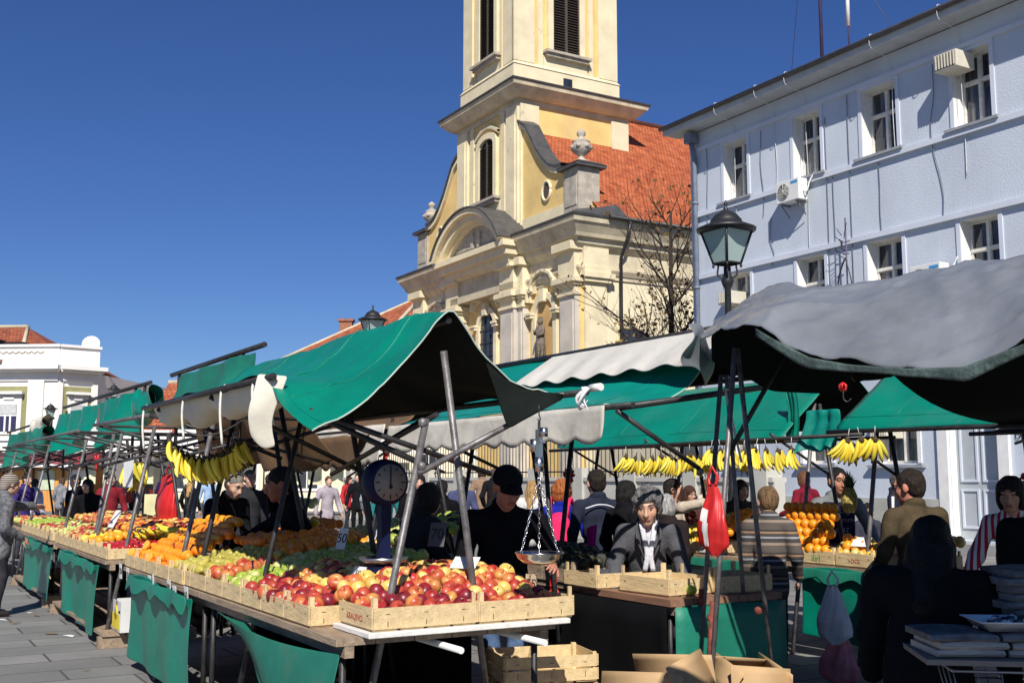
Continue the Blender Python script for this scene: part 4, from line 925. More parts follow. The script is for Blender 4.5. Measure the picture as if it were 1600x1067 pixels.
# --- frames of row 1
poles = [('rail', (-5.75, 1.88, 2.145), (-9.0, 1.88, 2.145), .021, pipe_d), ('rail', (-5.1, 3.5, 2.08), (-9.0, 3.5, 2.08), .02, pipe_d), ('rail', (-5.3, 2.72, 2.46), (-8.6, 2.72, 2.46), .02, pipe_d),
  ('post', (-5.45, 2.25, 0), (-5.45, 2.66, 1.92), .021, pipe_m), ('post', (-5.62, 3.2, 0), (-5.4, 2.74, 2.30), .021, pipe_m),
  ('brace', (-5.42, 2.6, 1.62), (-5.3, 3.45, 2.06), .017, pipe_m), ('brace', (-5.45, 2.62, 1.68), (-6.1, 1.9, 2.1), .017, pipe_d), ('brace', (-5.5, 2.0, 1.95), (-5.5, 3.1, 1.62), .016, pipe_d),
  ('post', (-8.6, 2.1, 0), (-8.6, 2.55, 2.3), .021, pipe_d), ('post', (-8.6, 3.35, 0), (-8.6, 2.85, 2.3), .021, pipe_d), ('brace', (-8.6, 2.45, 1.75), (-8.6, 3.5, 2.08), .016, pipe_d), ('brace', (-8.6, 2.9, 1.75), (-8.6, 1.9, 2.12), .016, pipe_d),
  ('brace', (-7.1, 1.9, 2.12), (-7.1, 2.95, 1.65), .016, pipe_d), ('post', (-7.1, 3.3, 0), (-7.1, 2.8, 2.4), .021, pipe_d), ('brace', (-7.1, 2.9, 1.7), (-7.1, 3.5, 2.05), .016, pipe_d), ('brace', (-5.5, 2.75, 1.95), (-7.1, 2.75, 1.62), .016, pipe_d), ('post', (-7.12, 2.1, 0), (-7.12, 2.6, 2.3), .018, pipe_d)]
f1 = frame_thing('steel pipe frame holding the big peaked green tarpaulin', poles, joints=[((-5.45, 2.64, 1.9), .027, pipe_m), ((-5.42, 2.62, 1.66), .025, pipe_m)])
for a_, dr in ((-8.95, .32), (-7.7, .28), (-6.75, .34), (-6.1, .2)): rope_tie((a_, 1.9, 2.14), dr, parent=f1)
mb = MB(); mb.tube([(-5.06, 3.5, 2.1), (-4.96, 3.5, 2.1)], .022, 8); mb.build('rail_end', plast_w, f1)
t3 = gmesh('tied_bag', 'white plastic bag knotted round the right eave rail end', 'bag')
mb = MB()
for k in range(7):
    a0 = k * .9; mb.tube(smooth_path([(-5.1 + .01 * k, 3.47, 2.1), (-5.09 + .03 * math.cos(a0), 3.45 + .025 * math.sin(a0), 2.085 - .01 * k), (-5.09 + .02 * math.sin(a0 * 2), 3.46, 2.04 - .01 * k), (-5.06 + .02 * math.cos(a0), 3.47, 1.97 + .01 * k)], 4), [.012 - .0008 * i for i in range(13)], 5)
mb.build('bag', mat('white_film', (.7, .7, .7), .35, .1, 8), t3)
# further frames of row 1 with raised ridge rails
def aframe(a, b0=2.08, b1=3.35, zt=2.65, bt=2.7, w=.28):
    return [('post', (a, b0, 0), (a + .04, bt - w + .05, 2.1), .02, pipe_m), ('post', (a, b1, 0), (a, bt + w, 2.1), .02, pipe_d), ('post', (a + .02, bt - .02, 1.7), (a + .02, bt, zt), .018, pipe_d), ('brace', (a, 1.95, 2.1), (a, 3.5, 1.72), .014, pipe_d), ('brace', (a, 3.5, 2.1), (a, 1.95, 1.7), .014, pipe_d), ('rail', (a, 1.95, 2.1), (a, 3.5, 2.1), .014, pipe_d)]
fr = [('rail', (-8.5, 2.7, 2.66), (-11.6, 2.7, 2.66), .024, pipe_d), ('rail', (-9.1, 1.95, 2.1), (-11.6, 1.95, 2.12), .018, pipe_m)] + aframe(-9.1, bt=2.7) + aframe(-11.3)
fA = frame_thing('dark steel stall frame with high ridge rail behind the orange stall', fr)
fr = [('rail', (-12.6, 2.7, 2.66), (-18.9, 2.7, 2.72), .024, pipe_d), ('rail', (-12.5, 1.95, 2.1), (-18.9, 1.95, 2.1), .016, pipe_m)] + aframe(-12.9) + aframe(-15.2) + aframe(-18.6) + aframe(-13.4, 2.2)
fB = frame_thing('dark steel stall frame with long ridge rail over the second fruit table', fr)
fr = [('rail', (-20, 2.7, 2.6), (-27, 2.7, 2.6), .024, pipe_d)] + aframe(-20.2, zt=2.6) + aframe(-23, zt=2.6) + aframe(-26.5, zt=2.6)
fC = frame_thing('farthest left steel stall frame with rolled up green tarpaulins', fr)
def hang_sheet(name, label, a0, a1, ztop, zbot, b=2.62, m_=green, seed=0, slope=-.1, roll=.0, wr=.05, cat='tarpaulin', zb2=None, root=None, part='sheet', nzz=8, scal=0.0):
    t = root or gmesh(name, label, cat); R_ = []; n = max(8, int(abs(a1 - a0) * 14))
    rr = random.Random(seed)
    ph = rr.uniform(0, 6)
    for i in range(n + 1):
        u = i / n; a = a0 + (a1 - a0) * u; row = []
        zbu = zbot + ((zb2 if zb2 is not None else zbot) - zbot) * u + scal * abs(math.sin(u * abs(a1 - a0) * 7)) + .06 * math.sin(u * abs(a1 - a0) * 2.3 + ph) + .03 * math.sin(u * abs(a1 - a0) * 6 + ph)
        for k in range(nzz + 1):
            v = k / nzz
            row.append((a + .03 * math.sin(v * 4 + ph), b + slope * v ** 1.5 * (.6 + .4 * math.sin(u * 7 + ph)) + .03 * crease(a * 1.5, v * 2, seed) + wr * (.2 + v) * math.sin(u * abs(a1 - a0) * 5.5 + ph + v * 1.5) + wr * .5 * math.sin(u * 17 + ph), ztop + (zbu - ztop) * v + .02 * math.sin(u * 9 + ph) * v))
        R_.append(row)
    mb = MB(); mb.grid(R_); mb.build(part, m_, t, sub=1, solid=.006); return t
def bundle(name, label, a0, a1, z, b, rad, m_, seed=0, sag=.1):
    t = gmesh(name, label, 'tarpaulin'); rr = random.Random(seed); R_ = []
    for i in range(15):
        u = i / 14; a = a0 + (a1 - a0) * u; row = []
        for k in range(12):
            th = 2 * math.pi * k / 12; r = rad * (1 + .35 * math.sin(th * 3 + u * 9 + seed) * .6 + .2 * math.sin(u * 14 + th)) * (.55 + .45 * math.sin(math.pi * min(1, max(0, u * .9 + .05))))
            row.append((a, b + r * math.cos(th) * .7, z - sag * math.sin(math.pi * u) + r * math.sin(th)))
        R_.append(row)
    mb = MB(); mb.grid(R_, close_v=True); mb.build('bundle', m_, t, sub=1); return t
hang_sheet('hanging_tarpaulin', 'dark green tarpaulin hanging from the high ridge rail behind the big canopy', -8.7, -11.1, 2.62, 2.12, 2.66, green2, 1, -.2)
hang_sheet('hanging_tarpaulin', 'creased green tarpaulin hanging over the second fruit table', -12.9, -15.5, 2.6, 2.02, 2.66, green, 2, -.14, zb2=2.0, wr=.09)
hang_sheet('hanging_tarpaulin', 'smooth green tarpaulin hanging left of the second fruit table', -15.9, -18.9, 2.6, 2.06, 2.66, green, 3, -.12, zb2=1.94, wr=.07)
hang_sheet('hanging_tarpaulin', 'dusty dark green tarpaulin at the far left end of the row', -21.5, -26.0, 2.5, 1.9, 2.66, green2, 4, -.12, zb2=1.8, wr=.1)
bundle('rolled_tarpaulin', 'rolled cream and dark tarpaulin above the far left tables', -20.0, -21.6, 2.55, 2.6, .17, creamc, 5)
bundle('rolled_tarpaulin', 'gathered dark green tarpaulin bundle beside the far left lamp', -19.0, -20.3, 2.3, 2.5, .2, green2, 6)
bundle('rolled_tarpaulin', 'bunched green tarpaulin knotted at the start of the left eave rail', -9.6, -10.3, 2.3, 2.1, .14, green, 7)
hang_sheet('hanging_tarpaulin', 'teal tarpaulin strip low behind the left green stalls', -20.5, -23.5, 2.2, 1.75, 6.2, teal, 8, -.1)
hang_sheet('hanging_tarpaulin', 'dark brown awning over the bananas behind the left eave rail', -9.0, -12.6, 2.25, 1.72, 3.2, brownc, 9, .5, wr=.05)
# --- tables
def table(label, a0, a1, b0, b1, z=.8, th=.035, top=None, legs=True, group='market tables', cat='table'):
    t = gmesh('market_table', label, cat, group)
    mb = MB(); n = max(1, int(round((b1 - b0) / .22)))
    for k in range(n): mb.bx(a0, a1, b0 + (b1 - b0) * k / n + .003, b0 + (b1 - b0) * (k + 1) / n - .003, z - th, z)
    mb.build('tabletop', top or plank2, t)
    for (x, y) in ((a0 + .1 * (1 if a1 > a0 else -1), b0 + .08), (a1 - .1 * (1 if a1 > a0 else -1), b0 + .08), (a0 + .1 * (1 if a1 > a0 else -1), b1 - .08), (a1 - .1 * (1 if a1 > a0 else -1), b1 - .08)):
        mb = MB(); mb.tube([(x, y, 0), (x, y, z - th)], .02, 6); mb.build('leg', pipe_d, t)
    mb = MB(); mb.bx(a0, a1, b0 + .05, b0 + .1, z - th - .06, z - th - .002); mb.bx(a0, a1, b1 - .1, b1 - .05, z - th - .06, z - th - .002); mb.build('bearer', plank2, t)
    return t
table('front left table under the heaped red apples', -5.22, -7.8, 2.06, 3.36)
table('long left table under the rows of oranges', -7.82, -10.42, 2.06, 3.36)
table('second left table with bananas, peppers and apples', -11.2, -14.4, 2.04, 3.3)
table('third left table with green and red apples', -14.9, -18.2, 2.04, 3.3)
table('farthest left table with a few boxes of fruit', -19.2, -22.5, 2.04, 3.3)
tb = gmesh('white_board', 'white painted board under the two nearest apple crates', 'board')
mb = MB(); mb.bx(-5.13, -5.62, 2.2, 3.4, .803, .83); mb.build('board', whitebd, tb, bevel=.004)
for b_ in (2.62, 3.12):
    mb = MB(); mb.tube([(-4.98, b_ + .02, .735), (-5.9, b_ + .02, .735)], .017, 10); mb.build('support_pipe', plast_w, tb)
def lower_shelf(label, a0, a1, b0, b1, z):
    t = gmesh('low_shelf', label, 'shelf'); mb = MB()
    for k in range(4): mb.bx(a0, a1, b0 + (b1 - b0) * k / 4 + .01, b0 + (b1 - b0) * (k + 1) / 4 - .01, z - .03, z)
    mb.build('boards', plank2, t)
    for a in (a0 + .06, a1 - .06):
        mb = MB(); mb.bx(a - .04, a + .04, b0 - .02, b1, 0, z - .032); mb.build('block', plank2, t)
lower_shelf('low wooden shelf under the second left table', -14.2, -11.0, 2.0, 2.9, .14)
lower_shelf('low wooden shelf under the third left table', -18.2, -14.8, 2.0, 2.9, .14)
# --- cloth skirts
def skirt(label, a0, a1, ztop, zbot, b=2.03, m_=green, seed=0, zb2=None, narrow=0.0, group='green cloth skirts on the tables', flare=0.0):
    t = gmesh('table_skirt', label, 'cloth', group); n = 34; R_ = []
    for i in range(n + 1):
        u = i / n; row = []
        for k in range(15):
            v = k / 14; a = a0 + (a1 - a0) * u - (a1 - a0) * (u - .5) * narrow * v
            fold = (.014 * math.sin(u * 5.0 + seed) + .012 * math.sin(u * 17 + seed * 2 + v * 2)) * (.25 + v)
            zb = zbot + ((zb2 if zb2 is not None else zbot) - zbot) * u
            row.append((a, b - .05 * v * flare - .02 - fold - .02 * math.sin(v * 3.1) * math.sin(u * 3.1 + seed), ztop + (zb - ztop) * v - .035 * math.sin(u * math.pi * 2.0) * (1 - v)))
        R_.append(row)
    mb = MB(); mb.grid(R_); mb.build('sheet', m_, t, sub=1, solid=.005)
    mb = MB(); mb.grid([[ (a0 + (a1 - a0) * i / 20, b - .06 - .02 * math.sin(i * .9), ztop + .02), (a0 + (a1 - a0) * i / 20, b - .085 - .02 * math.sin(i * .9), ztop - .1 - .045 * math.sin(i * 1.3 + seed) - .03 * math.sin(i * 2.9))] for i in range(21)])
    mb.build('top_fold', green2, t, sub=1, solid=.004)
    return t
skirt('bright green cloth skirt below the rows of oranges', -7.75, -9.85, .77, .05, seed=1, zb2=.09)
skirt('green cloth skirt below the banana and pepper crates', -11.3, -13.7, .76, .06, seed=2, zb2=.1, narrow=.12)
skirt('green cloth skirt below the green apple crates', -14.4, -17.1, .76, .08, seed=3, zb2=.1, narrow=.1)
skirt('green cloth skirt of the farthest left table', -19.6, -21.8, .76, .1, seed=5)
# swagged skirt at the front, hanging from one corner to the other
t = gmesh('table_skirt', 'dusty green cloth swagged below the front apple crates', 'cloth', 'green cloth skirts on the tables')
R_ = []
for i in range(41):
    u = i / 40; a = -5.0 - 1.95 * u; row = []
    for k in range(19):
        v = k / 18; zb = .02 + .66 * u ** 1.8; zt = .765
        row.append((a + .10 * v * u, 2.0 - .05 * math.sin(v * 3.1 + u * 2) - .035 * math.sin(u * 13 + v * 4) * v - .06 * math.sin(u * 5) * v, zt - .04 * math.sin(u * 3.14) * (1 - v) + (zb - zt) * v))
    R_.append(row)
mb = MB(); mb.grid(R_); gs = cloth_mat('dusty_green_cloth', (.01, .15, .10), .6, .2); add_stain(gs, (.11, .09, .045), 1.6, .55, .72, .7, (1, 1, 1)); mb.build('sheet', gs, t, sub=1, solid=.005)
def shade_backdrop(label, a0, a1, b, z0=.03, z1=.76):  # added black sheets that imitate the deep shade under the tables
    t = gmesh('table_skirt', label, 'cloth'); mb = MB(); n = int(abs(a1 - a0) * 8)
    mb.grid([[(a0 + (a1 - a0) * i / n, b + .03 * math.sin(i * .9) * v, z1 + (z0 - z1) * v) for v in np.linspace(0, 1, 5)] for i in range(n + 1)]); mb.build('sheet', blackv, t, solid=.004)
shade_backdrop('added black sheet standing in for shade under the front left table', -6.15, -7.8, 3.33); shade_backdrop('added black sheet standing in for shade under the table of oranges', -7.85, -10.4, 3.33)
shade_backdrop('added black sheet standing in for shade under the second left table', -11.2, -14.4, 3.0); shade_backdrop('added black sheet standing in for shade under the third left table', -14.9, -18.2, 3.0)
# ================================================================= ROW 2 (middle)
rib = [(-5.95, 0), (-6.9, 1), (-8.1, 2), (-9.1, 3)]
t, P = tarp('tarpaulin_roof', 'green tarpaulin roof slope with cream border over the middle stall',
  [(-5.93, [(4.2, 2.07), (4.5, 2.08), (4.85, 2.2), (5.05, 2.38), (5.2, 2.63), (5.3, 2.62), (5.6, 2.42), (5.75, 2.36)]),
   (-6.5, [(4.2, 2.07), (4.5, 2.13), (4.85, 2.27), (5.05, 2.44), (5.2, 2.64), (5.3, 2.62), (5.6, 2.42), (5.75, 2.36)]),
   (-7.8, [(4.2, 2.07), (4.5, 2.17), (4.85, 2.33), (5.05, 2.5), (5.2, 2.64), (5.3, 2.62), (5.6, 2.42), (5.75, 2.36)]),
   (-9.1, [(4.2, 2.07), (4.5, 2.17), (4.85, 2.33), (5.05, 2.5), (5.2, 2.64), (5.3, 2.62), (5.6, 2.42), (5.75, 2.36)])], teal, wr=.02, seed=5, hem=mat('pale_hem', (.42, .5, .42), .7))
t = gmesh('canvas_border', 'cream canvas border with scalloped edge along the middle ridge rail', 'cloth')
R_ = []
for i in range(61):
    u = i / 60; a = -5.62 - 2.45 * u; R_.append([(a - .12 * v * (u > .98), 5.22 - .40 * v, 2.685 - .30 * v + .012 * math.sin(u * 40) * v - .02 * abs(math.sin(u * 19)) * (v > .9)) for v in np.linspace(0, 1, 6)])
mb = MB(); mb.grid(R_); mb.build('border', beige, t, sub=1, solid=.006)
def valance(label, a0, a1, b, zt, zb, m_, seed=0, sc=.045, name='canvas_valance', per=.32, tilt=0.04):
    t = gmesh(name, label, 'cloth'); n = max(20, int(abs(a1 - a0) * 30)); R_ = []
    for i in range(n + 1):
        u = i / n; a = a0 + (a1 - a0) * u; row = []
        e = sc * abs(math.sin(math.pi * (a - a0) / per)) 
        for k in range(7):
            v = k / 6; row.append((a, b - tilt * v + .018 * math.sin(a * 5 + seed) * v + .01 * math.sin(a * 13 + v * 3), zt + (zb - e - zt) * v))
        R_.append(row)
    mb = MB(); mb.grid(R_); mb.build('canvas', m_, t, sub=0, solid=.006); return t
valance('long stained beige canvas valance below the middle eave rail', -5.85, -9.3, 4.16, 2.07, 1.86, beige, 1)
valance('beige canvas valance further along the middle row', -9.5, -12.5, 4.2, 2.1, 1.74, beige, 2)
fr = [('rail', (-5.5, 5.2, 2.66), (-9.2, 5.2, 2.66), .026, pipe_d), ('rail', (-5.6, 4.2, 2.06), (-9.3, 4.2, 2.06), .02, pipe_d), ('rail', (-5.95, 5.76, 2.35), (-9.3, 5.76, 2.35), .02, pipe_d),
  ('rail', (-5.75, 4.2, 2.05), (-5.9, 5.8, 2.28), .022, pipe_d), ('brace', (-5.75, 4.18, 2.03), (-5.75, 4.86, 1.66), .018, pipe_d),
  ('post', (-5.75, 4.78, 0), (-5.72, 5.05, 2.3), .016, pipe_m), ('post', (-5.82, 5.35, 0), (-5.7, 5.08, 2.3), .015, pipe_m),
  ('post', (-8.9, 4.5, 0), (-8.9, 4.9, 2.3), .02, pipe_d), ('post', (-8.9, 5.8, 0), (-8.9, 5.4, 2.3), .02, pipe_d), ('brace', (-8.9, 4.2, 2.05), (-8.9, 5.3, 1.6), .016, pipe_d), ('post', (-7.3, 4.62, 0), (-7.3, 4.9, 2.2), .02, pipe_d), ('post', (-6.9, 4.5, 0), (-6.85, 4.3, 2.05), .018, pipe_d)]
f2 = frame_thing('steel pipe frame of the middle stall with the hanging banana rail behind', fr, joints=[((-5.75, 4.85, .78), .026, pipe_r), ((-5.8, 5.3, .78), .026, pipe_r), ((-5.75, 4.87, 1.64), .024, pipe_m)])
mb = MB(); mb.tube([(-5.75, 4.82, .4), (-5.75, 4.86, .86)], .018, 8); mb.build('rusty_sleeve', pipe_r, f2)
rope_tie((-5.72, 5.1, 2.2), .5, .1, f2)
table('middle table with the nearly empty crates', -5.76, -6.78, 4.6, 5.6, .8, .045, mat('warm_table_board', (.25, .13, .08), .7, .2, 3, stretch=(1, 5, 5)))
table('middle table with avocados behind the empty crates', -6.82, -8.4, 4.6, 5.14)
table('dim middle table behind the capped man', -9.1, -10.2, 4.4, 5.3)
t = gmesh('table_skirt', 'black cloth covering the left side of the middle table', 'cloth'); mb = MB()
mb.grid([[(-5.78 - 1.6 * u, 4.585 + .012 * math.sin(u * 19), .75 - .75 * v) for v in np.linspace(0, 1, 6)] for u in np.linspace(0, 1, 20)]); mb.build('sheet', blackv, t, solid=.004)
t = gmesh('table_skirt', 'green cloth hanging on the near end of the middle table', 'cloth'); mb = MB()
mb.grid([[(-5.745 + .012 * math.sin(u * 9), 4.63 + .98 * u, .75 - .72 * v) for v in np.linspace(0, 1, 8)] for u in np.linspace(0, 1, 12)]); mb.build('sheet', green2, t, solid=.004)  # darker green stands in for the shade on this end
# far part of row 2
brn = [(-9.8, -12.6, 4.1, 5.4), (-13.2, -16.5, 4.1, 5.5)]
for i, (a0, a1, b0, b1) in enumerate(brn):
    tarp('tarpaulin_roof', ['brown canvas roof behind the big green canopy', 'dull brown canvas roof of a far middle stall'][i], [(a0, [(b0, 1.98), (b0 + .5, 2.15), ((b0 + b1) / 2, 2.3), (b1, 2.1)]), (a1, [(b0, 1.98), (b0 + .5, 2.15), ((b0 + b1) / 2, 2.3), (b1, 2.1)])], brownc, seed=i)
valance('brown scalloped canvas edge behind the crossed braces', -9.8, -12.6, 4.08, 2.0, 1.72, brownc, 3, .06)
for i, a in enumerate((-10.2, -12.2, -14.5, -17.5, -21)):
    frame_thing(['steel frame of the brown roofed stall', 'steel frame beside the pale apple stall', 'thin steel frame in the far middle row', 'thin steel frame near the blonde shopper', 'thin steel frame near the farthest shoppers'][i],
      [('post', (a, 4.2, 0), (a, 4.6, 2.2), .018, pipe_d), ('post', (a, 5.5, 0), (a, 5.0, 2.2), .018, pipe_d), ('brace', (a, 4.2, 2.05), (a, 5.2, 1.65), .014, pipe_d), ('rail', (a, 4.1, 2.05), (a - 1.6, 4.1, 2.05), .014, pipe_d), ('brace', (a, 4.6, 1.9), (a - 1.2, 4.6, 1.6), .012, pipe_d)])
table('far middle table with pale apples', -10.25, -12.4, 4.4, 5.4)
table('far middle table below the blonde shopper', -15.5, -18, 4.9, 5.9)
# teal canopies far away
tarp('tarpaulin_roof', 'small teal tarpaulin roof far behind the cream flap', [(-16, [(5.4, 2.1), (5.9, 2.45), (6.5, 2.15)]), (-19, [(5.4, 2.1), (5.9, 2.45), (6.5, 2.15)])], teal, seed=3)
# ================================================================= grey tarpaulin, right foreground
R1 = [(5.55, 2.66), (5.85, 2.5), (6.12, 2.28)]
GS = [(-5.5, 4.66, 2.52, 2.78), (-5.25, 4.52, 2.46, 2.83), (-4.9, 4.38, 2.47, 2.77), (-4.57, 4.26, 2.46, 2.76), (-4.37, 4.25, 2.35, 2.76), (-4.1, 4.25, 2.22, 2.75), (-3.84, 4.25, 2.16, 2.74), (-3.49, 4.25, 2.11, 2.72), (-3.17, 4.25, 2.09, 2.70), (-2.88, 4.25, 2.16, 2.70), (-2.5, 4.25, 2.24, 2.70), (-1.2, 4.25, 2.2, 2.68)]
t, P = tarp('tarpaulin_roof', 'large grey plastic tarpaulin roof in the right foreground',
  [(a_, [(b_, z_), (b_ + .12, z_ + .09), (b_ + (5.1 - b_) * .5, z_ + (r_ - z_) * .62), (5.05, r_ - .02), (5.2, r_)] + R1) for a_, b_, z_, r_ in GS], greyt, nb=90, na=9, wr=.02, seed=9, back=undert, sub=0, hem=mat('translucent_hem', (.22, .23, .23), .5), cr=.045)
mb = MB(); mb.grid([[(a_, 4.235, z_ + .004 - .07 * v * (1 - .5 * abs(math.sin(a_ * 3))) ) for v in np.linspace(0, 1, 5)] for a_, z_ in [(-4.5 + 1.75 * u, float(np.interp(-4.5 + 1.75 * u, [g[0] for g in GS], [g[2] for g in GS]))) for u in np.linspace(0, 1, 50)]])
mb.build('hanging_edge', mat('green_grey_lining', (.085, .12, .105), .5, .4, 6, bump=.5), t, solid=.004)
mb = MB(); mb.grid([[(-5.32 - .2 * u + .03 * math.sin(v * 5), 4.42 + .36 * u + .04 * math.sin(v * 6 + u * 4), 2.56 - .27 * v + .03 * math.sin(u * 5) - .07 * u * v) for v in np.linspace(0, 1, 10)] for u in np.linspace(0, 1, 10)]); mb.build('folded_corner', greyt, t, sub=1, solid=.005)
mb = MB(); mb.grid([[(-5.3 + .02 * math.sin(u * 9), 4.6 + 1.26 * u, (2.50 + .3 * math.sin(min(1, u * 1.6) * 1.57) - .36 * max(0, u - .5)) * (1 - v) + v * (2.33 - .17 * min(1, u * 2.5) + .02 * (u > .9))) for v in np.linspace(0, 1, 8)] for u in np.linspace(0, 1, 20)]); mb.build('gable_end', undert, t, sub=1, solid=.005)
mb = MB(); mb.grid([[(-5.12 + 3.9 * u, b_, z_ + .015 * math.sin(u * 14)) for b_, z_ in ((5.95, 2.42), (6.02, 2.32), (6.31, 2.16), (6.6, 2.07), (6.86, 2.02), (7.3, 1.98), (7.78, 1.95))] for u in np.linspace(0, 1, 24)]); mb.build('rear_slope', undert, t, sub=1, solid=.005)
fr = [('rail', (-5.3, 5.2, 2.72), (-1.2, 5.2, 2.68), .022, pipe_d), ('rail', (-5.1, 6.0, 2.42), (-1.2, 6.0, 2.42), .02, pipe_d),
  ('post', (-5.25, 4.45, 0), (-5.1, 4.62, 2.4), .017, pipe_m), ('post', (-5.42, 5.2, 0), (-5.12, 4.66, 2.4), .016, pipe_m), ('brace', (-5.2, 4.6, 1.7), (-5.2, 5.3, 2.6), .016, pipe_d)]
f3 = frame_thing('dark steel poles standing under the grey tarpaulin corner', fr, joints=[((-5.24, 4.5, .75), .026, pipe_r), ((-5.36, 5.0, .75), .026, pipe_r)])
mb = MB(); mb.tube([(-5.25, 4.47, .3), (-5.22, 4.5, .85)], .019, 8); mb.build('rusty_sleeve', pipe_r, f3)
t = gmesh('red_ribbon', 'red plastic knot with a hook under the grey tarpaulin', 'ribbon'); mb = MB()
for k in range(5): mb.tube(smooth_path([(-3.85, 4.2, 2.07), (-3.85 + .018 * math.cos(k * 1.3), 4.2 + .018 * math.sin(k * 1.3), 2.055), (-3.85 + .012 * math.cos(k), 4.2, 2.03)], 4), .006, 5)
mb.build('knot', mat('red_film', (.55, .02, .02), .4, .15, 9), t); mb = MB(); mb.tube(smooth_path([(-3.85, 4.2, 2.03), (-3.85, 4.2, 1.99), (-3.835, 4.21, 1.975), (-3.82, 4.22, 1.99)], 4), .004, 5); mb.build('hook', ironm, t)
# ================================================================= ROW 3 (right)
tarp('tarpaulin_roof', 'flat green tarpaulin slope behind the long row of bananas', [(-7.4, [(7.2, 1.92), (7.25, 1.96), (7.6, 2.25), (8.1, 2.6), (8.6, 2.3), (9.0, 2.1)]), (-9, [(7.2, 1.94), (7.25, 1.98), (7.6, 2.27), (8.1, 2.6), (8.6, 2.3), (9.0, 2.1)]), (-11.2, [(7.2, 1.93), (7.25, 1.97), (7.6, 2.27), (8.1, 2.6), (8.6, 2.3), (9.0, 2.1)])], green, seed=12, wr=.012)
tarp('tarpaulin_roof', 'green tarpaulin slope above the orange pyramid at the right', [(-4.4, [(7.2, 1.98), (7.25, 2.02), (7.6, 2.28), (8.1, 2.6), (8.6, 2.3), (9.0, 2.05)]), (-5.6, [(7.2, 1.99), (7.25, 2.03), (7.6, 2.28), (8.1, 2.6), (8.6, 2.3), (9.0, 2.05)]), (-6.72, [(7.2, 2.0), (7.25, 2.05), (7.6, 2.3), (8.1, 2.6), (8.6, 2.3), (9.0, 2.05)])], green, seed=13, wr=.012)
hang_sheet('hanging_tarpaulin', 'crumpled green sheet hanging from the post left of the orange pyramid', -6.8, -7.15, 2.2, 1.75, 7.3, teal, 21, -.05, wr=.06)
hang_sheet('hanging_tarpaulin', 'loose green tarpaulin end beside the white ropes', -7.35, -7.5, 2.5, 1.95, 7.4, green, 22, -.05, wr=.03)
tarp('tarpaulin_roof', 'cream and green tarpaulin roof at the right edge', [(-3.0, [(8.9, 2.02), (9.2, 2.1), (9.8, 2.35)]), (-6.4, [(8.9, 2.02), (9.2, 2.1), (9.8, 2.35)])], creamc, seed=14, wr=.02)
def r3frame(lab, a, b0=7.3, extra=()):
    return frame_thing(lab, [('post', (a, b0 + .1, 0), (a + .03, b0 + .45, 2.3), .02, pipe_m), ('post', (a + .08, b0 + .9, 0), (a, b0 + .55, 2.3), .02, pipe_d), ('brace', (a, b0 - .1, 2.0), (a, b0 + .7, 1.6), .014, pipe_d)] + list(extra))
fr_b = [('rail', (-6.2, 7.35, 1.93), (-10.9, 7.35, 1.93), .014, pipe_d), ('rail', (-6.4, 7.2, 1.96), (-11.3, 7.2, 1.92), .018, pipe_d)]
r3frame('steel frame carrying the long row of bananas', -7.5, extra=fr_b); r3frame('steel frame behind the striped sweater shopper', -9.4); r3frame('steel frame at the left end of the banana row', -11.0); r3frame('steel frame in front of the man in the hooded top', -6.72, extra=[('rail', (-4.4, 7.2, 1.97), (-6.8, 7.2, 1.99), .018, pipe_d)])
frame_thing('steel frame with crossing braces before the grey door', [('rail', (-3.0, 8.85, 2.0), (-6.6, 8.85, 2.0), .02, pipe_d), ('post', (-5.9, 8.9, 0), (-6.15, 9.0, 2.0), .022, pipe_m), ('post', (-5.6, 9.2, 0), (-6.1, 9.05, 2.0), .022, pipe_d), ('brace', (-6.1, 8.9, 1.98), (-4.9, 9.4, 1.65), .018, pipe_d), ('post', (-4.8, 9.3, 0), (-4.8, 9.3, 2.1), .022, pipe_d), ('post', (-4.3, 9.0, 0), (-4.4, 9.0, 2.3), .024, pipe_m), ('rail', (-6.1, 8.8, 1.9), (-6.1, 10.2, 2.2), .014, pipe_m)])
table('right table under the orange pyramid', -6.3, -8.9, 7.42, 8.4, .82)
table('right edge table with mixed apples', -3.9, -5.1, 8.0, 9.0, .82)
table('right table end with tomatoes and lemons', -9.0, -11.0, 7.45, 8.4, .82)
skirt('bright green cloth skirt below the orange pyramid crates', -5.6, -7.35, .78, .12, 7.4, green, 7, zb2=.2)
skirt('dark green cloth skirt below the lemon crates', -7.6, -10.8, .78, .1, 7.4, green2, 8)

t = thing('tarpaulin_roof', 'unseen green tarpaulin roof added to shade the newspaper cart', 'tarpaulin', (0, 0, 0), 0)  # added roof kept out of frame, only there to shade the right foreground
mb = MB(); mb.grid([[(.85 + 3.4 * u, -.2 + 3.5 * v, 3.3 + .22 * math.sin(math.pi * v) + .02 * math.sin(u * 9)) for v in np.linspace(0, 1, 8)] for u in np.linspace(0, 1, 10)]); mb.build('canopy', green, t, sub=1, solid=.006)
for (x, y) in ((1.0, -.1), (4.1, -.1), (4.1, 1.6)):
    mb = MB(); mb.tube([(x, y, 0), (x, y, 3.3)], .022, 8); mb.build('post', pipe_m, t)

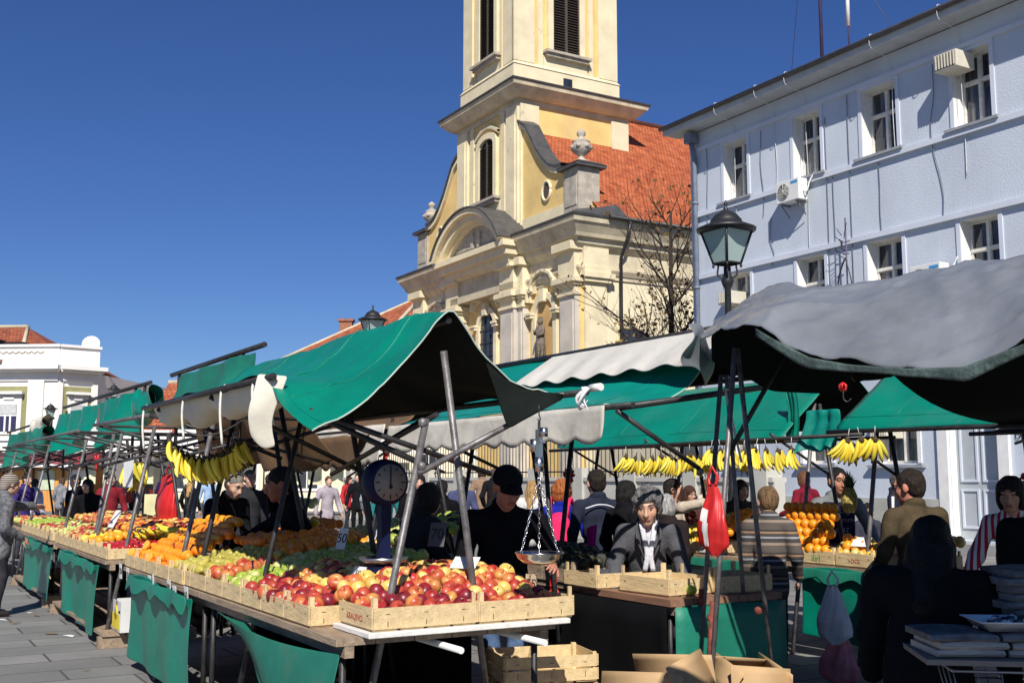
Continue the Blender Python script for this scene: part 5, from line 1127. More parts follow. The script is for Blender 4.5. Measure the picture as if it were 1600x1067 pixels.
rl = random.Random(8)
for i in range(26):
    a_, b_ = rl.uniform(-16, -7), rl.uniform(-.6, 1.9); w = gw(a_, b_)
    o = MB().add([(rl.uniform(-.05, .05) + dx * rl.uniform(.02, .05), dy * rl.uniform(.012, .04), .006 + rl.uniform(0, .012)) for dx, dy in ((-1, -1), (1, -1), (1, 1), (-1, 1))], [(0, 1, 2, 3)]).build('paper_scrap', whitep if i % 3 else mat('brown_scrap', (.2, .13, .07), .9), None, solid=.002)
    o.location = (w.x, w.y, 0); o.rotation_euler = (0, 0, rl.uniform(0, 6)); tag(o, 'small scrap of paper lying on the paving in front of the left stalls', 'litter', 'paper scraps on the paving')
# ---------------------------------------------------------------- fruit
def ob_rand_mat(name, c1, c2, c3=None, rough=.38, scale=3.0, hue=.0, val=.12, stretch=(1, 1, .45), spec=.5, coat=.08):
    m = mat(name, c1, rough, 0, scale, col2=c2, rnd=val, stretch=stretch, coat=coat, lo=.38, hi=.62, spec=spec)
    N, L, p = nodes_of(m)
    oi = N.new('ShaderNodeObjectInfo'); mp = [n for n in N if n.type == 'MAPPING'][0]
    cx = N.new('ShaderNodeCombineXYZ'); ml = N.new('ShaderNodeMath'); ml.operation = 'MULTIPLY'; ml.inputs[1].default_value = 37
    L.new(oi.outputs['Random'], ml.inputs[0]); L.new(ml.outputs[0], cx.inputs[0]); L.new(ml.outputs[0], cx.inputs[1]); L.new(cx.outputs[0], mp.inputs['Location'])
    return m
skinR = dict(scale=14.0)
FM = {
 'red': ob_rand_mat('red_apple_skin', (.33, .012, .018), (.50, .09, .045), scale=11),
 'rosy': ob_rand_mat('rosy_apple_skin', (.48, .03, .025), (.66, .30, .08), scale=11),
 'dark': ob_rand_mat('dark_red_apple_skin', (.13, .008, .018), (.30, .02, .03), scale=11),
 'yellow': ob_rand_mat('yellow_apple_skin', (.74, .40, .07), (.78, .58, .18), scale=9),
 'green': ob_rand_mat('green_apple_skin', (.28, .42, .03), (.45, .52, .10), scale=9),
 'pale': ob_rand_mat('pale_green_apple_skin', (.50, .55, .14), (.68, .66, .25), scale=9),
 'orange': ob_rand_mat('orange_peel', (.85, .27, .01), (.88, .34, .015), rough=.42, scale=6, val=.1),
 'mandarin': ob_rand_mat('mandarin_peel', (.82, .20, .01), (.86, .26, .01), rough=.42, scale=6, val=.1),
 'lemon': ob_rand_mat('lemon_peel', (.80, .58, .05), (.82, .66, .08), rough=.4, scale=6),
 'tomato': ob_rand_mat('tomato_skin', (.55, .05, .01), (.68, .12, .02), rough=.2, scale=5),
 'pepper': ob_rand_mat('red_pepper_skin', (.38, .008, .01), (.48, .015, .015), rough=.18, scale=5, coat=.5),
 'avocado': ob_rand_mat('avocado_skin', (.02, .028, .012), (.05, .045, .02), rough=.6, scale=14),
 'pear': ob_rand_mat('pear_skin', (.38, .33, .05), (.50, .42, .09), rough=.5, scale=8),
 'banana': ob_rand_mat('banana_peel', (.80, .58, .035), (.84, .66, .07), rough=.45, scale=8, coat=.0),
 'bananag': ob_rand_mat('green_tinged_banana_peel', (.62, .60, .07), (.82, .64, .07), rough=.45, scale=8, coat=.0),
}
for k in ('orange', 'mandarin'):
    N, L, p = nodes_of(FM[k]); nb = N.new('ShaderNodeTexNoise'); nb.inputs['Scale'].default_value = 260; bp = N.new('ShaderNodeBump'); bp.inputs['Strength'].default_value = .25; bp.inputs['Distance'].default_value = .002
    tc = N.new('ShaderNodeTexCoord'); L.new(tc.outputs['Object'], nb.inputs['Vector']); L.new(nb.outputs['Fac'], bp.inputs['Height']); L.new(bp.outputs[0], p.inputs['Normal'])
stemm = mat('fruit_stem', (.10, .06, .03), .9)
def fruit_mesh(kind, mm, r=.045, seed=0):
    rr = random.Random(seed); mb = MB(); n = 16
    if kind == 'apple':
        prof = [(.0, -.70), (.18, -.80), (.42, -.84), (.72, -.62), (.93, -.22), (1.0, .12), (.92, .48), (.68, .76), (.40, .86), (.18, .78), (.06, .62), (.0, .58)]
    elif kind == 'pear':
        prof = [(.0, -.9), (.3, -.93), (.75, -.7), (.95, -.3), (.85, .1), (.6, .5), (.42, .85), (.3, 1.1), (.12, 1.22), (0, 1.2)]
    elif kind == 'lemon':
        prof = [(.0, -1.35), (.12, -1.25), (.3, -1.02), (.65, -.72), (.85, -.3), (.88, .1), (.75, .55), (.42, .92), (.15, 1.15), (0, 1.25)]
    elif kind == 'tomato':
        prof = [(.0, -.72), (.4, -.75), (.8, -.5), (1, -.05), (.92, .4), (.6, .66), (.25, .66), (.0, .55)]
    else:
        prof = [(0, -.97), (.3, -.94), (.62, -.76), (.88, -.44), (.99, 0), (.88, .44), (.62, .76), (.3, .93), (.06, .93), (0, .91)]
    sq = rr.uniform(.94, 1.06); mb.lathe([(a * r, b * r) for a, b in prof], n, sy=sq)
    v = np.array(mb.v); ang = np.arctan2(v[:, 1], v[:, 0]); f = 1 + .03 * np.sin(ang * 2 + rr.uniform(0, 6)) + .02 * np.sin(ang * 5 + rr.uniform(0, 6)); v[:, 0] *= f; v[:, 1] *= f; mb.v = [tuple(q) for q in v]
    ms = [mm]
    if kind == 'apple': mb.tube([(0, 0, r * .5), (r * .05, 0, r * .85), (r * .18, r * .05, r * 1.12)], r * .045, 5, mi=1); ms = [mm, stemm]
    if kind == 'orange': mb.lathe([(0, r * .9), (r * .07, r * .925), (r * .05, r * .95), (0, r * .95)], 6, mi=1); ms = [mm, mat('navel_green', (.15, .2, .03))]
    o = mb.build(kind, ms); me = o.data; bpy.data.objects.remove(o); return me
FMESH = {}
def fmesh(kind, mk, r):
    key = (kind, mk, round(r, 3))
    if key not in FMESH: FMESH[key] = [fruit_mesh(kind, FM[mk], r, s) for s in range(3)]
    return random.choice(FMESH[key])
NF = [0]; REQ = []
def put_fruit(kind, mk, r, a, b, z, label, group, tilt=.9, name=None):
    s = random.uniform(.86, 1.12)
    REQ.append((kind, mk, r, gw(a, b, z), (random.uniform(-tilt, tilt), random.uniform(-tilt, tilt), random.uniform(0, 6.28)), s, label, group, name or kind))
def flush_fruit(limit=298):
    byk = {}
    for q in REQ: byk.setdefault(q[8], []).append(q)
    for nm, L_ in byk.items():
        L_.sort(key=lambda q: -q[2] / (q[3] - Vector((0, 0, 1.6))).length)
        for q in L_[:limit]:
            o = bpy.data.objects.new(nm, fmesh(q[0], q[1], q[2])); SC.collection.objects.link(o)
            o.location = q[3]; o.rotation_euler = q[4]; o.scale = (q[5],) * 3; tag(o, q[6], nm, q[7]); NF[0] += 1
        rest = L_[limit:]
        if rest:
            mb = MB(); ms = []; 
            for q in rest:
                me = fmesh(q[0], q[1], q[2]); M = Matrix.LocRotScale(q[3], __import__('mathutils').Euler(q[4]), Vector((q[5],) * 3))
                m0 = me.materials[0]
                if m0 not in ms: ms.append(m0)
                i0 = ms.index(m0); o_ = len(mb.v)
                mb.v.extend([tuple(M @ v.co) for v in me.vertices])
                for p in me.polygons: mb.f.append(tuple(o_ + i for i in p.vertices)); mb.m.append(i0); mb.s.append(True)
            o = mb.build('far_%ss' % nm, ms, fixn=False); tag(o, 'many more %ss heaped on the farther market tables' % nm, nm + 's', None, 'stuff')
def heap(a0, a1, b0, b1, z0, hfun, kinds, r, label, group, jit=.22, sp=1.86, name=None, tilt=.9, zj=.15, hexa=True):
    # one layer of fruit riding on a mound whose height is hfun(u, v); kinds: function (u, v) -> (kind, material)
    d = r * sp; na = max(1, int(abs(a1 - a0) / d)); nb = max(1, int(abs(b1 - b0) / (d * .9)))
    for j in range(nb + 1):
        for i in range(na + 1):
            u = (i + (.5 if (j % 2 and hexa) else 0)) / max(1, na); v = j / max(1, nb)
            if u > 1.0: continue
            uu = u + random.uniform(-jit, jit) / max(1, na); vv = v + random.uniform(-jit, jit) / max(1, nb)
            k = kinds(u, v)
            if k is None: continue
            lb = label if isinstance(label, str) else label[k[1]]
            if na * nb > 24: lb += ', %s %s side' % ('near' if u < .34 else 'middle' if u < .67 else 'far', 'aisle' if v < .5 else 'back')
            g_ = group if isinstance(group, str) else group[k[1]]
            put_fruit(k[0], k[1], r, a0 + (a1 - a0) * uu, b0 + (b1 - b0) * vv, z0 + r * .9 + hfun(u, v) + random.uniform(-zj, zj) * r, lb, g_, tilt, name)
# ---------------------------------------------------------------- crates
def crate_at(label, a, b, z, wa=.4, wb=.6, h=.11, post=.17, rz=0.0, tilt=0.0, group='slatted wooden fruit crates', stamp=None, nslat=1, name='wooden_crate', m_=None, lab_side='b'):
    t = thing(name, label, 'crate', gw(a, b, z), GR + rz, group); t.rotation_euler = (tilt, 0, GR + rz); mm = m_ or plank
    x, y = wa / 2, wb / 2; th = .007
    for s in (-1, 1):
        mb = MB(); hh = (h - .012 * (nslat - 1)) / nslat
        for k in range(nslat): mb.bx(-x, x, s * y - th / 2, s * y + th / 2, .012 + k * (hh + .012), .012 + k * (hh + .012) + hh)
        for q in (-.38, .38): mb.bx(wa * q - .01, wa * q + .01, s * y + s * .0045 - .001, s * y + s * .0045 + .001, h * .7, h * .73, 1)
        mb.build('long_side' if wa > wb else 'end_panel', [mm, ironm], t)
        mb = MB()
        for k in range(nslat): mb.bx(s * x - th / 2, s * x + th / 2, -y + th, y - th, .010 + k * (hh + .012), .010 + k * (hh + .012) + hh)
        for q in (-.36, 0, .36): mb.bx(s * x + s * .0045 - .001, s * x + s * .0045 + .001, wb * q - .012, wb * q + .012, h * .78, h * .80, 1); mb.bx(s * x + s * .0045 - .001, s * x + s * .0045 + .001, wb * q - .0015, wb * q + .0015, h * .2, h * .45, 1)
        mb.build('end_panel' if wa > wb else 'long_side', [mm, ironm], t)
    mb = MB()
    for k in range(4): mb.bx(-x + .005, x - .005, -y + k * wb / 4 + .01, -y + (k + 1) * wb / 4 - .01, 0, .008)
    mb.build('base', mm, t)
    for sx in (-1, 1):
        for sy in (-1, 1):
            mb = MB(); c = (sx * (x - .016), sy * (y - .016)); q = .03; mb.add([(c[0] - sx * q * .3, c[1] - sy * q * .3, .009), (c[0] + sx * q * .38, c[1] - sy * q * .5, .009), (c[0] - sx * q * .5, c[1] + sy * q * .38, .009), (c[0] - sx * q * .3, c[1] - sy * q * .3, post), (c[0] + sx * q * .38, c[1] - sy * q * .5, post), (c[0] - sx * q * .5, c[1] + sy * q * .38, post), (c[0] + sx * q * .3, c[1] + sy * q * .3, .009), (c[0] + sx * q * .3, c[1] + sy * q * .3, post)],
              [(0, 1, 6, 2), (3, 5, 7, 4), (0, 3, 4, 1), (1, 4, 7, 6), (6, 7, 5, 2), (2, 5, 3, 0)]); mb.build('corner_post', mm, t)
    if stamp:
        txt, sz, col = stamp
        if lab_side == 'b': M = Matrix.Translation((0, -y - .005, h * .5)) @ Matrix.Rotation(math.pi / 2, 4, 'X')
        else: M = Matrix.Translation((x + .005, 0, h * .5)) @ Matrix.Rotation(math.pi / 2, 4, 'Z') @ Matrix.Rotation(math.pi / 2, 4, 'X')
        text_mesh('stamp', txt, sz, col, t, M, .0008)
    return t
stampr = mat('faded_red_ink', (.35, .09, .06), .8); stampg = mat('green_ink', (.04, .22, .07), .8); inkb = mat('black_ink', (.02, .02, .02), .8)
tagm = mat('price_card', (.72, .72, .70), .7, .05, 9)
def price_tag(label, a, b, z, txt, rz=0.0, lean=-.25, w=.1, h=.12, m_=None, ink=None, name='price_tag'):
    t = thing(name, label, 'price tag', gw(a, b, z), 0, 'price tags among the fruit'); t.rotation_euler = (lean, 0, GR + rz)
    mb = MB(); mb.box((0, 0, h / 2), (w, .003, h)); mb.build('card', m_ or tagm, t)
    if txt: text_mesh('writing', txt, h * .62, ink or inkb, t, Matrix.Translation((0, -.0035, h * .5)) @ Matrix.Rotation(math.pi / 2, 4, 'X'), .0005)
    return t
# --- front two crates on the white board
crate_at('nearest wooden crate of red apples at the left end of the white board', -5.38, 2.53, .832, .44, .60, .105, .165, stamp=('KRALJEVCI', .045, stampr))
crate_at('wooden crate of red and yellow apples at the right end of the white board', -5.38, 3.14, .832, .44, .60, .105, .165)
mixr = lambda u, v: random.choice([('apple', 'red'), ('apple', 'red'), ('apple', 'dark'), ('apple', 'rosy')])
mixy = lambda u, v: random.choice([('apple', 'rosy'), ('apple', 'rosy'), ('apple', 'yellow'), ('apple', 'red'), ('apple', 'yellow')])
heap(-5.23, -5.78, 2.28, 2.8, .85, lambda u, v: .0 + .14 * u, lambda u, v: mixr(u, v) if u < .7 else mixy(u, v), .0455, {'red': 'streaky red apple in the nearest left crate', 'dark': 'dark wine red apple in the nearest left crate', 'rosy': 'rosy yellow apple in the nearest left crate', 'yellow': 'yellow apple in the nearest left crate'}, 'apples in the nearest left crate')
heap(-5.23, -5.78, 2.9, 3.36, .85, lambda u, v: .0 + .14 * u, lambda u, v: mixr(u, v) if u < .35 else mixy(u, v), .0455, {'red': 'streaky red apple in the right front crate', 'dark': 'dark red apple in the right front crate', 'rosy': 'rosy yellow apple in the right front crate', 'yellow': 'yellow apple in the right front crate'}, 'apples in the right front crate')
# --- crates along the front left table (open side towards the aisle)
k = 0
LAB1 = ['second crate from the near corner, red apples, on the front left table', 'third crate from the near corner with big red apples', 'fourth crate along the front edge with yellow bananas and plums', 'fifth crate along the front edge, plain boards', 'crate of small green grapes on the front edge', 'crate of pomegranates near the middle of the front edge', 'crate holding lemons next to the pomegranates']
for i, lab in enumerate(LAB1):
    a = -5.88 - i * .415
    crate_at(lab, a, 2.38, .802, .40, .58, .10, .16)
LAB2 = ['shaded back crate of apples nearest the capped man', 'shaded back crate of mixed apples, second from the capped man', 'shaded back crate of green apples, third from the capped man', 'shaded back crate of green apples, fourth from the capped man', 'shaded back crate of pears left of the green apples', 'shaded back crate of dark fruit beside the vendor arm']
for i, lab in enumerate(LAB2): crate_at(lab, -5.9 - i * .415, 3.0, .802, .40, .56, .1, .16)
LF = {'red': 'streaky red apple heaped on the front left table', 'dark': 'dark wine red apple heaped on the front left table', 'rosy': 'rosy yellow apple heaped on the front left table', 'yellow': 'yellow apple heaped on the front left table', 'green': 'green apple in the shaded heap of the front left table'}
heap(-5.72, -6.9, 2.14, 2.62, .83, lambda u, v: .03 + .13 * v, lambda u, v: (mixy if v > .4 else mixr)(u, v) if random.random() < .9 else ('apple', 'dark'), .046, LF, {'red': 'red apples heaped at the front', 'dark': 'dark apples heaped at the front', 'rosy': 'rosy apples heaped at the front', 'yellow': 'yellow apples heaped at the front', 'green': 'green apples heaped'}, jit=.3)
heap(-5.80, -6.6, 2.66, 3.28, .86, lambda u, v: .13 + .03 * math.sin(3 * u) - .04 * u, lambda u, v: mixy(u, v), .046, LF, {'red': 'red apples heaped at the front', 'dark': 'dark apples', 'rosy': 'rosy apples heaped at the front', 'yellow': 'yellow apples heaped at the front'}, jit=.3)
heap(-6.7, -8.0, 2.72, 3.28, .86, lambda u, v: .10 + .07 * v, lambda u, v: random.choice([('apple', 'green'), ('apple', 'green'), ('apple', 'pale')]), .044, {'green': 'shaded green apple on the front left table', 'pale': 'shaded pale green apple on the front left table'}, 'shaded green apples on the front left table', jit=.3)
heap(-7.0, -7.5, 2.16, 2.6, .83, lambda u, v: .03 + .1 * v, lambda u, v: random.choice([('apple', 'green'), ('apple', 'pale')]), .044, {'green': 'green apple beside the pomegranates', 'pale': 'pale green apple beside the pomegranates'}, 'green apples beside the pomegranates', jit=.3)
heap(-7.58, -7.85, 2.18, 2.5, .85, lambda u, v: .03 + .05 * v, lambda u, v: ('apple', 'rosy'), .055, 'large pomegranate on the front left table', 'pomegranates', name='pomegranate')
heap(-7.95, -8.7, 2.14, 2.66, .84, lambda u, v: .05 + .1 * v, lambda u, v: ('pear', 'pear'), .046, 'yellow green pear in shade on the left table', 'pears in shade on the left table', jit=.3, tilt=1.6)
heap(-7.9, -8.9, 2.75, 3.3, .86, lambda u, v: .14 + .1 * v, lambda u, v: random.choice([('orange', 'orange'), ('orange', 'mandarin')]), .046, 'shaded orange behind the pears on the left table', 'shaded oranges behind the pears', jit=.3)
# crates and rows of oranges at the far end of the first stall
for i in range(4): crate_at(['crate under the first rows of oranges beside the pears', 'second crate under the rows of oranges', 'third crate under the rows of oranges with cut halves', 'last crate under the rows of oranges at the stall corner'][i], -8.95 - i * .415, 2.36, .802, .40, .58, .10, .16)
crate_at('small crate of lemons on the front edge beside the price tags', -8.52, 2.36, .802, .40, .58, .1, .16)
R_ = .046
for row in range(9):
    b = 2.12 + row * .083; z = .88 + row * .042
    for i in range(int(1.35 / (R_ * 1.42))):
        a = -9.02 - i * R_ * 1.42 - (row % 2) * .03
        if a < -10.36 or (row > 6 and i < 5): continue
        put_fruit('orange', 'orange' if row % 3 else 'mandarin', R_, a, b + random.uniform(-.004, .004), z + random.uniform(-.004, .006), 'orange in the %s sloping row, counted from the aisle, on the left table' % ['first', 'second', 'third', 'fourth', 'fifth', 'sixth', 'seventh', 'eighth', 'ninth'][row], 'oranges in neat sloping rows', tilt=.5)
heap(-8.45, -9.0, 2.7, 3.2, .95, lambda u, v: .1 + .06 * v, lambda u, v: ('orange', 'mandarin'), .044, 'mandarin in the loose heap beside the orange rows', 'mandarins beside the orange rows')
heap(-8.85, -9.3, 3.12, 3.3, 1.16, lambda u, v: .02, lambda u, v: ('lemon', 'lemon'), .04, 'lemon at the back of the orange rows', 'lemons at the back of the orange rows', tilt=1.6)
heap(-8.36, -8.68, 2.13, 2.3, .83, lambda u, v: .0, lambda u, v: ('lemon', 'lemon'), .036, 'small lemon in the front edge crate', 'small lemons in the front edge crate', tilt=1.6)
# cut orange halves
for i, (a, b, z, rz) in enumerate(((-10.32, 2.1, .93, .3), (-10.05, 2.09, .93, -.2), (-9.5, 2.08, .94, .1), (-10.2, 2.2, 1.0, .2), (-9.2, 2.1, .95, -.3))):
    t = thing('orange_half', ['cut orange half at the far corner of the orange rows', 'cut orange half second from the far corner', 'cut orange half in the middle of the crate edge', 'cut orange half lying on the upper row', 'cut orange half nearest the pears'][i], 'orange half', gw(a, b, z), 0, 'cut orange halves'); t.rotation_euler = (math.radians(65), 0, GR + rz)
    mb = MB(); mb.lathe([(0, -.046), (.02, -.042), (.038, -.026), (.047, 0)] , 16); mb.build('peel', FM['orange'], t)
    mb = MB(); mb.lathe([(0, .001), (.041, .001), (.047, 0), (.0469, -.001)], 16); mb.build('flesh', mat('orange_flesh', (.9, .45, .04), .3, .1, 40), t)
# --- second left table
L2 = ['crate of red peppers on the second left table', 'crate of tomatoes and plums on the second left table', 'crate of yellow bananas at the near end of the second left table', 'crate of quinces on the second left table', 'crate of lemons on the second left table', 'crate of red apples on the second left table', 'crate of apples at the far end of the second left table', 'striped paper box of strawberries on the second left table']
for i in range(8): crate_at(L2[i], -11.42 - i * .42, 2.34, .802, .40, .56, .10, .16)
heap(-11.25, -12.0, 2.16, 2.6, .84, lambda u, v: .03 + .05 * v, lambda u, v: ('tomato', 'pepper'), .034, 'small red pepper in the second left table crate', 'red peppers of the second left table', tilt=1.6, name='pepper')
heap(-12.5, -13.1, 2.14, 2.5, .84, lambda u, v: .03 + .05 * v, lambda u, v: ('orange', 'orange') if u < .5 else ('lemon', 'lemon'), .048, {'orange': 'orange beside the red peppers', 'lemon': 'large lemon beside the red peppers'}, 'citrus of the second left table')
heap(-12.1, -14.4, 2.6, 3.2, .88, lambda u, v: .10 + .07 * v, lambda u, v: random.choice([('apple', 'rosy'), ('apple', 'red'), ('apple', 'yellow'), ('orange', 'orange')]) , .046, {'rosy': 'rosy apple at the back of the second left table', 'red': 'red apple at the back of the second left table', 'yellow': 'yellow apple at the back of the second left table', 'orange': 'orange at the back of the second left table'}, 'mixed fruit at the back of the second left table')
heap(-13.2, -14.5, 2.16, 2.5, .84, lambda u, v: .03 + .05 * v, lambda u, v: random.choice([('apple', 'red'), ('apple', 'pale'), ('apple', 'rosy')]), .046, {'red': 'red apple in the front crates of the second left table', 'pale': 'pale apple in the front crates of the second left table', 'rosy': 'rosy apple in the front crates of the second left table'}, 'apples of the second left table')
L3 = ['first', 'second', 'third', 'fourth', 'fifth', 'sixth', 'seventh']
for i in range(7): crate_at('%s crate from the near end of the third left table' % L3[i], -15.1 - i * .44, 2.34, .802, .40, .56, .10, .16)
heap(-14.9, -18.0, 2.16, 2.6, .84, lambda u, v: .03 + .05 * v, lambda u, v: ('apple', 'green') if u > .55 else (random.choice([('apple', 'red'), ('apple', 'pale')])), .048, {'green': 'green apple on the third left table', 'red': 'red apple on the third left table', 'pale': 'pale apple on the third left table'}, 'apples of the third left table')
heap(-14.9, -17.0, 2.7, 3.2, .9, lambda u, v: .08 + .05 * v, lambda u, v: random.choice([('apple', 'rosy'), ('apple', 'yellow')]), .05, {'rosy': 'rosy apple at the back of the third left table', 'yellow': 'yellow apple at the back of the third left table'}, 'apples at the back of the third left table', sp=2.1)
crate_at('low crate of red apples under the third left table', -17.3, 2.4, .15, .6, .4, .1, .16)
heap(-17.1, -17.5, 2.3, 2.5, .18, lambda u, v: .02, lambda u, v: ('apple', 'rosy'), .05, 'rosy apple in the low crate under the third left table', 'apples in the low crate')
heap(-19.3, -21, 2.2, 2.9, .82, lambda u, v: .02, lambda u, v: random.choice([('apple', 'rosy'), ('apple', 'pale')]), .055, 'apple on the farthest left table', 'apples of the farthest left table', sp=2.4)
# --- row 2 crates
crate_at('empty light wooden crate at the left of the middle table', -6.75, 4.86, .802, .42, .60, .10, .17)
crate_at('empty light wooden crate in the centre of the middle table', -6.15, 4.88, .802, .50, .42, .105, .18, rz=.08)
crate_at('empty light wooden crate at the near right end of the middle table', -6.08, 5.36, .802, .42, .50, .105, .18, rz=-.05)
crate_at('open wooden crate half hidden behind the empty crates', -6.7, 5.4, .802, .42, .42, .10, .17, rz=.1)
put_fruit('apple', 'green', .04, -5.88, 4.88, .84, 'single green apple lying on the middle table edge', 'single green apple', .3)
for (a, b) in ((-6.06, 5.28), (-6.1, 5.4), (-6.0, 5.36)): put_fruit('tomato', 'tomato', .03, a, b, .84, 'last small tomato in the near right empty crate', 'last tomatoes', .3, 'tomato')
for i in range(3): crate_at(['dark crate of avocados behind the empty crates', 'dark crate of avocados in front of the grey suited person', 'dark crate of avocados beside the grey price card'][i], -7.1 - .43 * i, 4.87, .802, .42, .56, .1, .17, m_=plank2)
heap(-6.95, -8.2, 4.66, 5.1, .84, lambda u, v: .04 + .12 * math.sin(v * 2.6) * math.sin(u * 3 + .3), lambda u, v: ('apple', 'avocado'), .048, 'dark green avocado on the middle table', 'avocados on the middle table', name='avocado', jit=.3)
price_tag('grey handwritten price card hanging before the navy jacket', -6.97, 4.85, .82, '60', lean=-.15, w=.17, h=.2, m_=mat('grey_card', (.10, .10, .11), .8))
price_tag('small grey price card in front of the avocado crates', -6.6, 4.62, .82, '20', w=.11, h=.13, lean=-.4, m_=mat('grey_card', (.1, .1, .11)))
# --- far middle fruit
heap(-10.2, -11.6, 4.45, 5.2, .84, lambda u, v: .05 + .16 * v, lambda u, v: ('apple', 'pale') if v > .45 else ('orange', 'mandarin') if random.random() < .25 else ('apple', 'yellow'), .05, {'pale': 'pale green apple on the far middle table', 'yellow': 'yellow apple on the far middle table', 'mandarin': 'mandarin on the far middle table'}, 'fruit of the far middle table')
for i in range(3): crate_at(['nearest crate on the far middle table', 'second crate on the far middle table', 'third crate on the far middle table'][i], -10.3 - .45 * i, 4.66, .802, .42, .5, .1, .16)
heap(-9.3, -10.1, 4.5, 5.2, .84, lambda u, v: .12 + .2 * v, lambda u, v: random.choice([('apple', 'green'), ('apple', 'avocado'), ('apple', 'green')]), .05, {'green': 'dull green apple behind the capped man', 'avocado': 'avocado behind the capped man'}, 'fruit behind the capped man')
heap(-15.5, -17, 5.0, 5.8, .84, lambda u, v: .05 + .3 * v, lambda u, v: random.choice([('apple', 'pale'), ('apple', 'rosy')]), .055, {'pale': 'pale apple in front of the blonde shopper', 'rosy': 'rosy apple in front of the blonde shopper'}, 'apples in front of the blonde shopper', sp=2.2)
heap(-12.6, -13.6, 4.4, 5.0, .84, lambda u, v: .05 + .1 * v, lambda u, v: ('orange', 'mandarin'), .055, 'mandarin behind the dark coated vendor', 'mandarins behind the vendor', sp=2.2)
# --- row 3: orange pyramid and more
L4 = [('crate with a green lettered end under the oranges', ('iliri', .085, stampg)), ('crate with faded red lettering right of the green lettered crate', ('VOCE', .05, stampr)), ('plain crate of yellow apples beside the olive jacket', None), ('crate of apples hidden behind the olive jacket', None)]
for i, (lb, st_) in enumerate(L4[:3]): crate_at(lb, -7.2 + .44 * i, 7.72, .822, .42, .58, .11, .16, stamp=st_)
for row in range(6):
    for i in range(7):
        a = -7.12 - i * .094 - (row % 2) * .047
        put_fruit('orange', 'orange', .050, a, 7.47 + row * .032, .95 + row * .074, 'orange in the %s layer from the bottom of the tall right pyramid' % ['first', 'second', 'third', 'fourth', 'fifth', 'sixth'][row], 'oranges of the right pyramid', tilt=.6)
for row in range(3):
    for i in range(4):
        put_fruit('orange', 'orange', .050, -6.98 + i * .094 + (row % 2) * .047, 7.50 + row * .05, .93 + row * .066 - i * .03, 'orange on the right slope of the pyramid', 'oranges on the right slope', tilt=.6)
heap(-6.2, -7.1, 7.5, 7.8, .86, lambda u, v: .03 + .08 * v, lambda u, v: random.choice([('apple', 'yellow'), ('apple', 'pale'), ('lemon', 'lemon')]) if u > .2 else ('apple', 'rosy'), .046, {'yellow': 'yellow apple below the orange pyramid', 'pale': 'pale green apple below the orange pyramid', 'lemon': 'lemon below the orange pyramid', 'rosy': 'rosy apple beside the olive jacket'}, 'yellow fruit below the orange pyramid')
heap(-6.2, -6.4, 7.5, 8.2, .86, lambda u, v: .03 + .12 * v, lambda u, v: random.choice([('apple', 'yellow'), ('apple', 'rosy')]), .046, {'yellow': 'yellow apple behind the olive jacket', 'rosy': 'rosy apple behind the olive jacket'}, 'apples behind the olive jacket')
for i in range(3): crate_at(['crate of lemons left of the red bag', 'crate of oranges and lemons behind the red bag', 'crate of tomatoes at the left end of the right row'][i], -8.9 - .45 * i, 7.72, .822, .42, .58, .11, .16)
heap(-8.6, -9.6, 7.5, 8.0, .86, lambda u, v: .04 + .30 * v * (1 - .5 * u), lambda u, v: ('orange', 'orange') if u < .3 else ('lemon', 'lemon') if u < .75 else ('tomato', 'tomato'), .047, {'orange': 'orange in the heap behind the red bag', 'lemon': 'lemon in the heap behind the red bag', 'tomato': 'tomato in the heap behind the red bag'}, {'orange': 'oranges behind the red bag', 'lemon': 'lemons behind the red bag', 'tomato': 'tomatoes behind the red bag'}, jit=.25)
heap(-9.6, -10.1, 7.5, 8.0, .86, lambda u, v: .04 + .25 * v, lambda u, v: ('tomato', 'tomato'), .047, 'tomato at the left end of the right row', 'tomatoes at the left end')
t = gmesh('fruit_box_liner', 'red paper liner standing between tomatoes and lemons', 'box'); mb = MB(); mb.bx(-9.75, -9.62, 7.5, 8.1, .83, 1.12); mb.build('liner', mat('red_paper', (.35, .02, .02), .6), t, bevel=.01)
price_tag('white price card leaning on the oranges of the pyramid', -6.78, 7.52, 1.0, '', rz=.3, lean=-.9, w=.16, h=.12)
price_tag('white price card between pyramid and yellow apples', -6.45, 7.55, 1.0, '', rz=-.4, lean=-.8, w=.16, h=.12)
price_tag('small white price card on the tomato heap', -9.3, 7.46, .86, '160', w=.12, h=.1)
price_tag('small white price card below the red bag', -8.75, 7.42, .84, '80', w=.1, h=.12, lean=.0)
# right edge
heap(-4.2, -5.0, 8.05, 8.6, .86, lambda u, v: .03 + .15 * v, lambda u, v: ('apple', 'red') if u > .6 else ('apple', 'yellow') if u > .3 else ('apple', 'rosy'), .047, {'red': 'red apple on the right edge table', 'yellow': 'yellow apple on the right edge table', 'rosy': 'rosy apple on the right edge table'}, 'apples of the right edge table')
for i in range(2): crate_at(['crate of apples on the right edge table', 'second crate on the right edge table'][i], -4.75 + .45 * i, 8.25, .822, .42, .58, .11, .16)
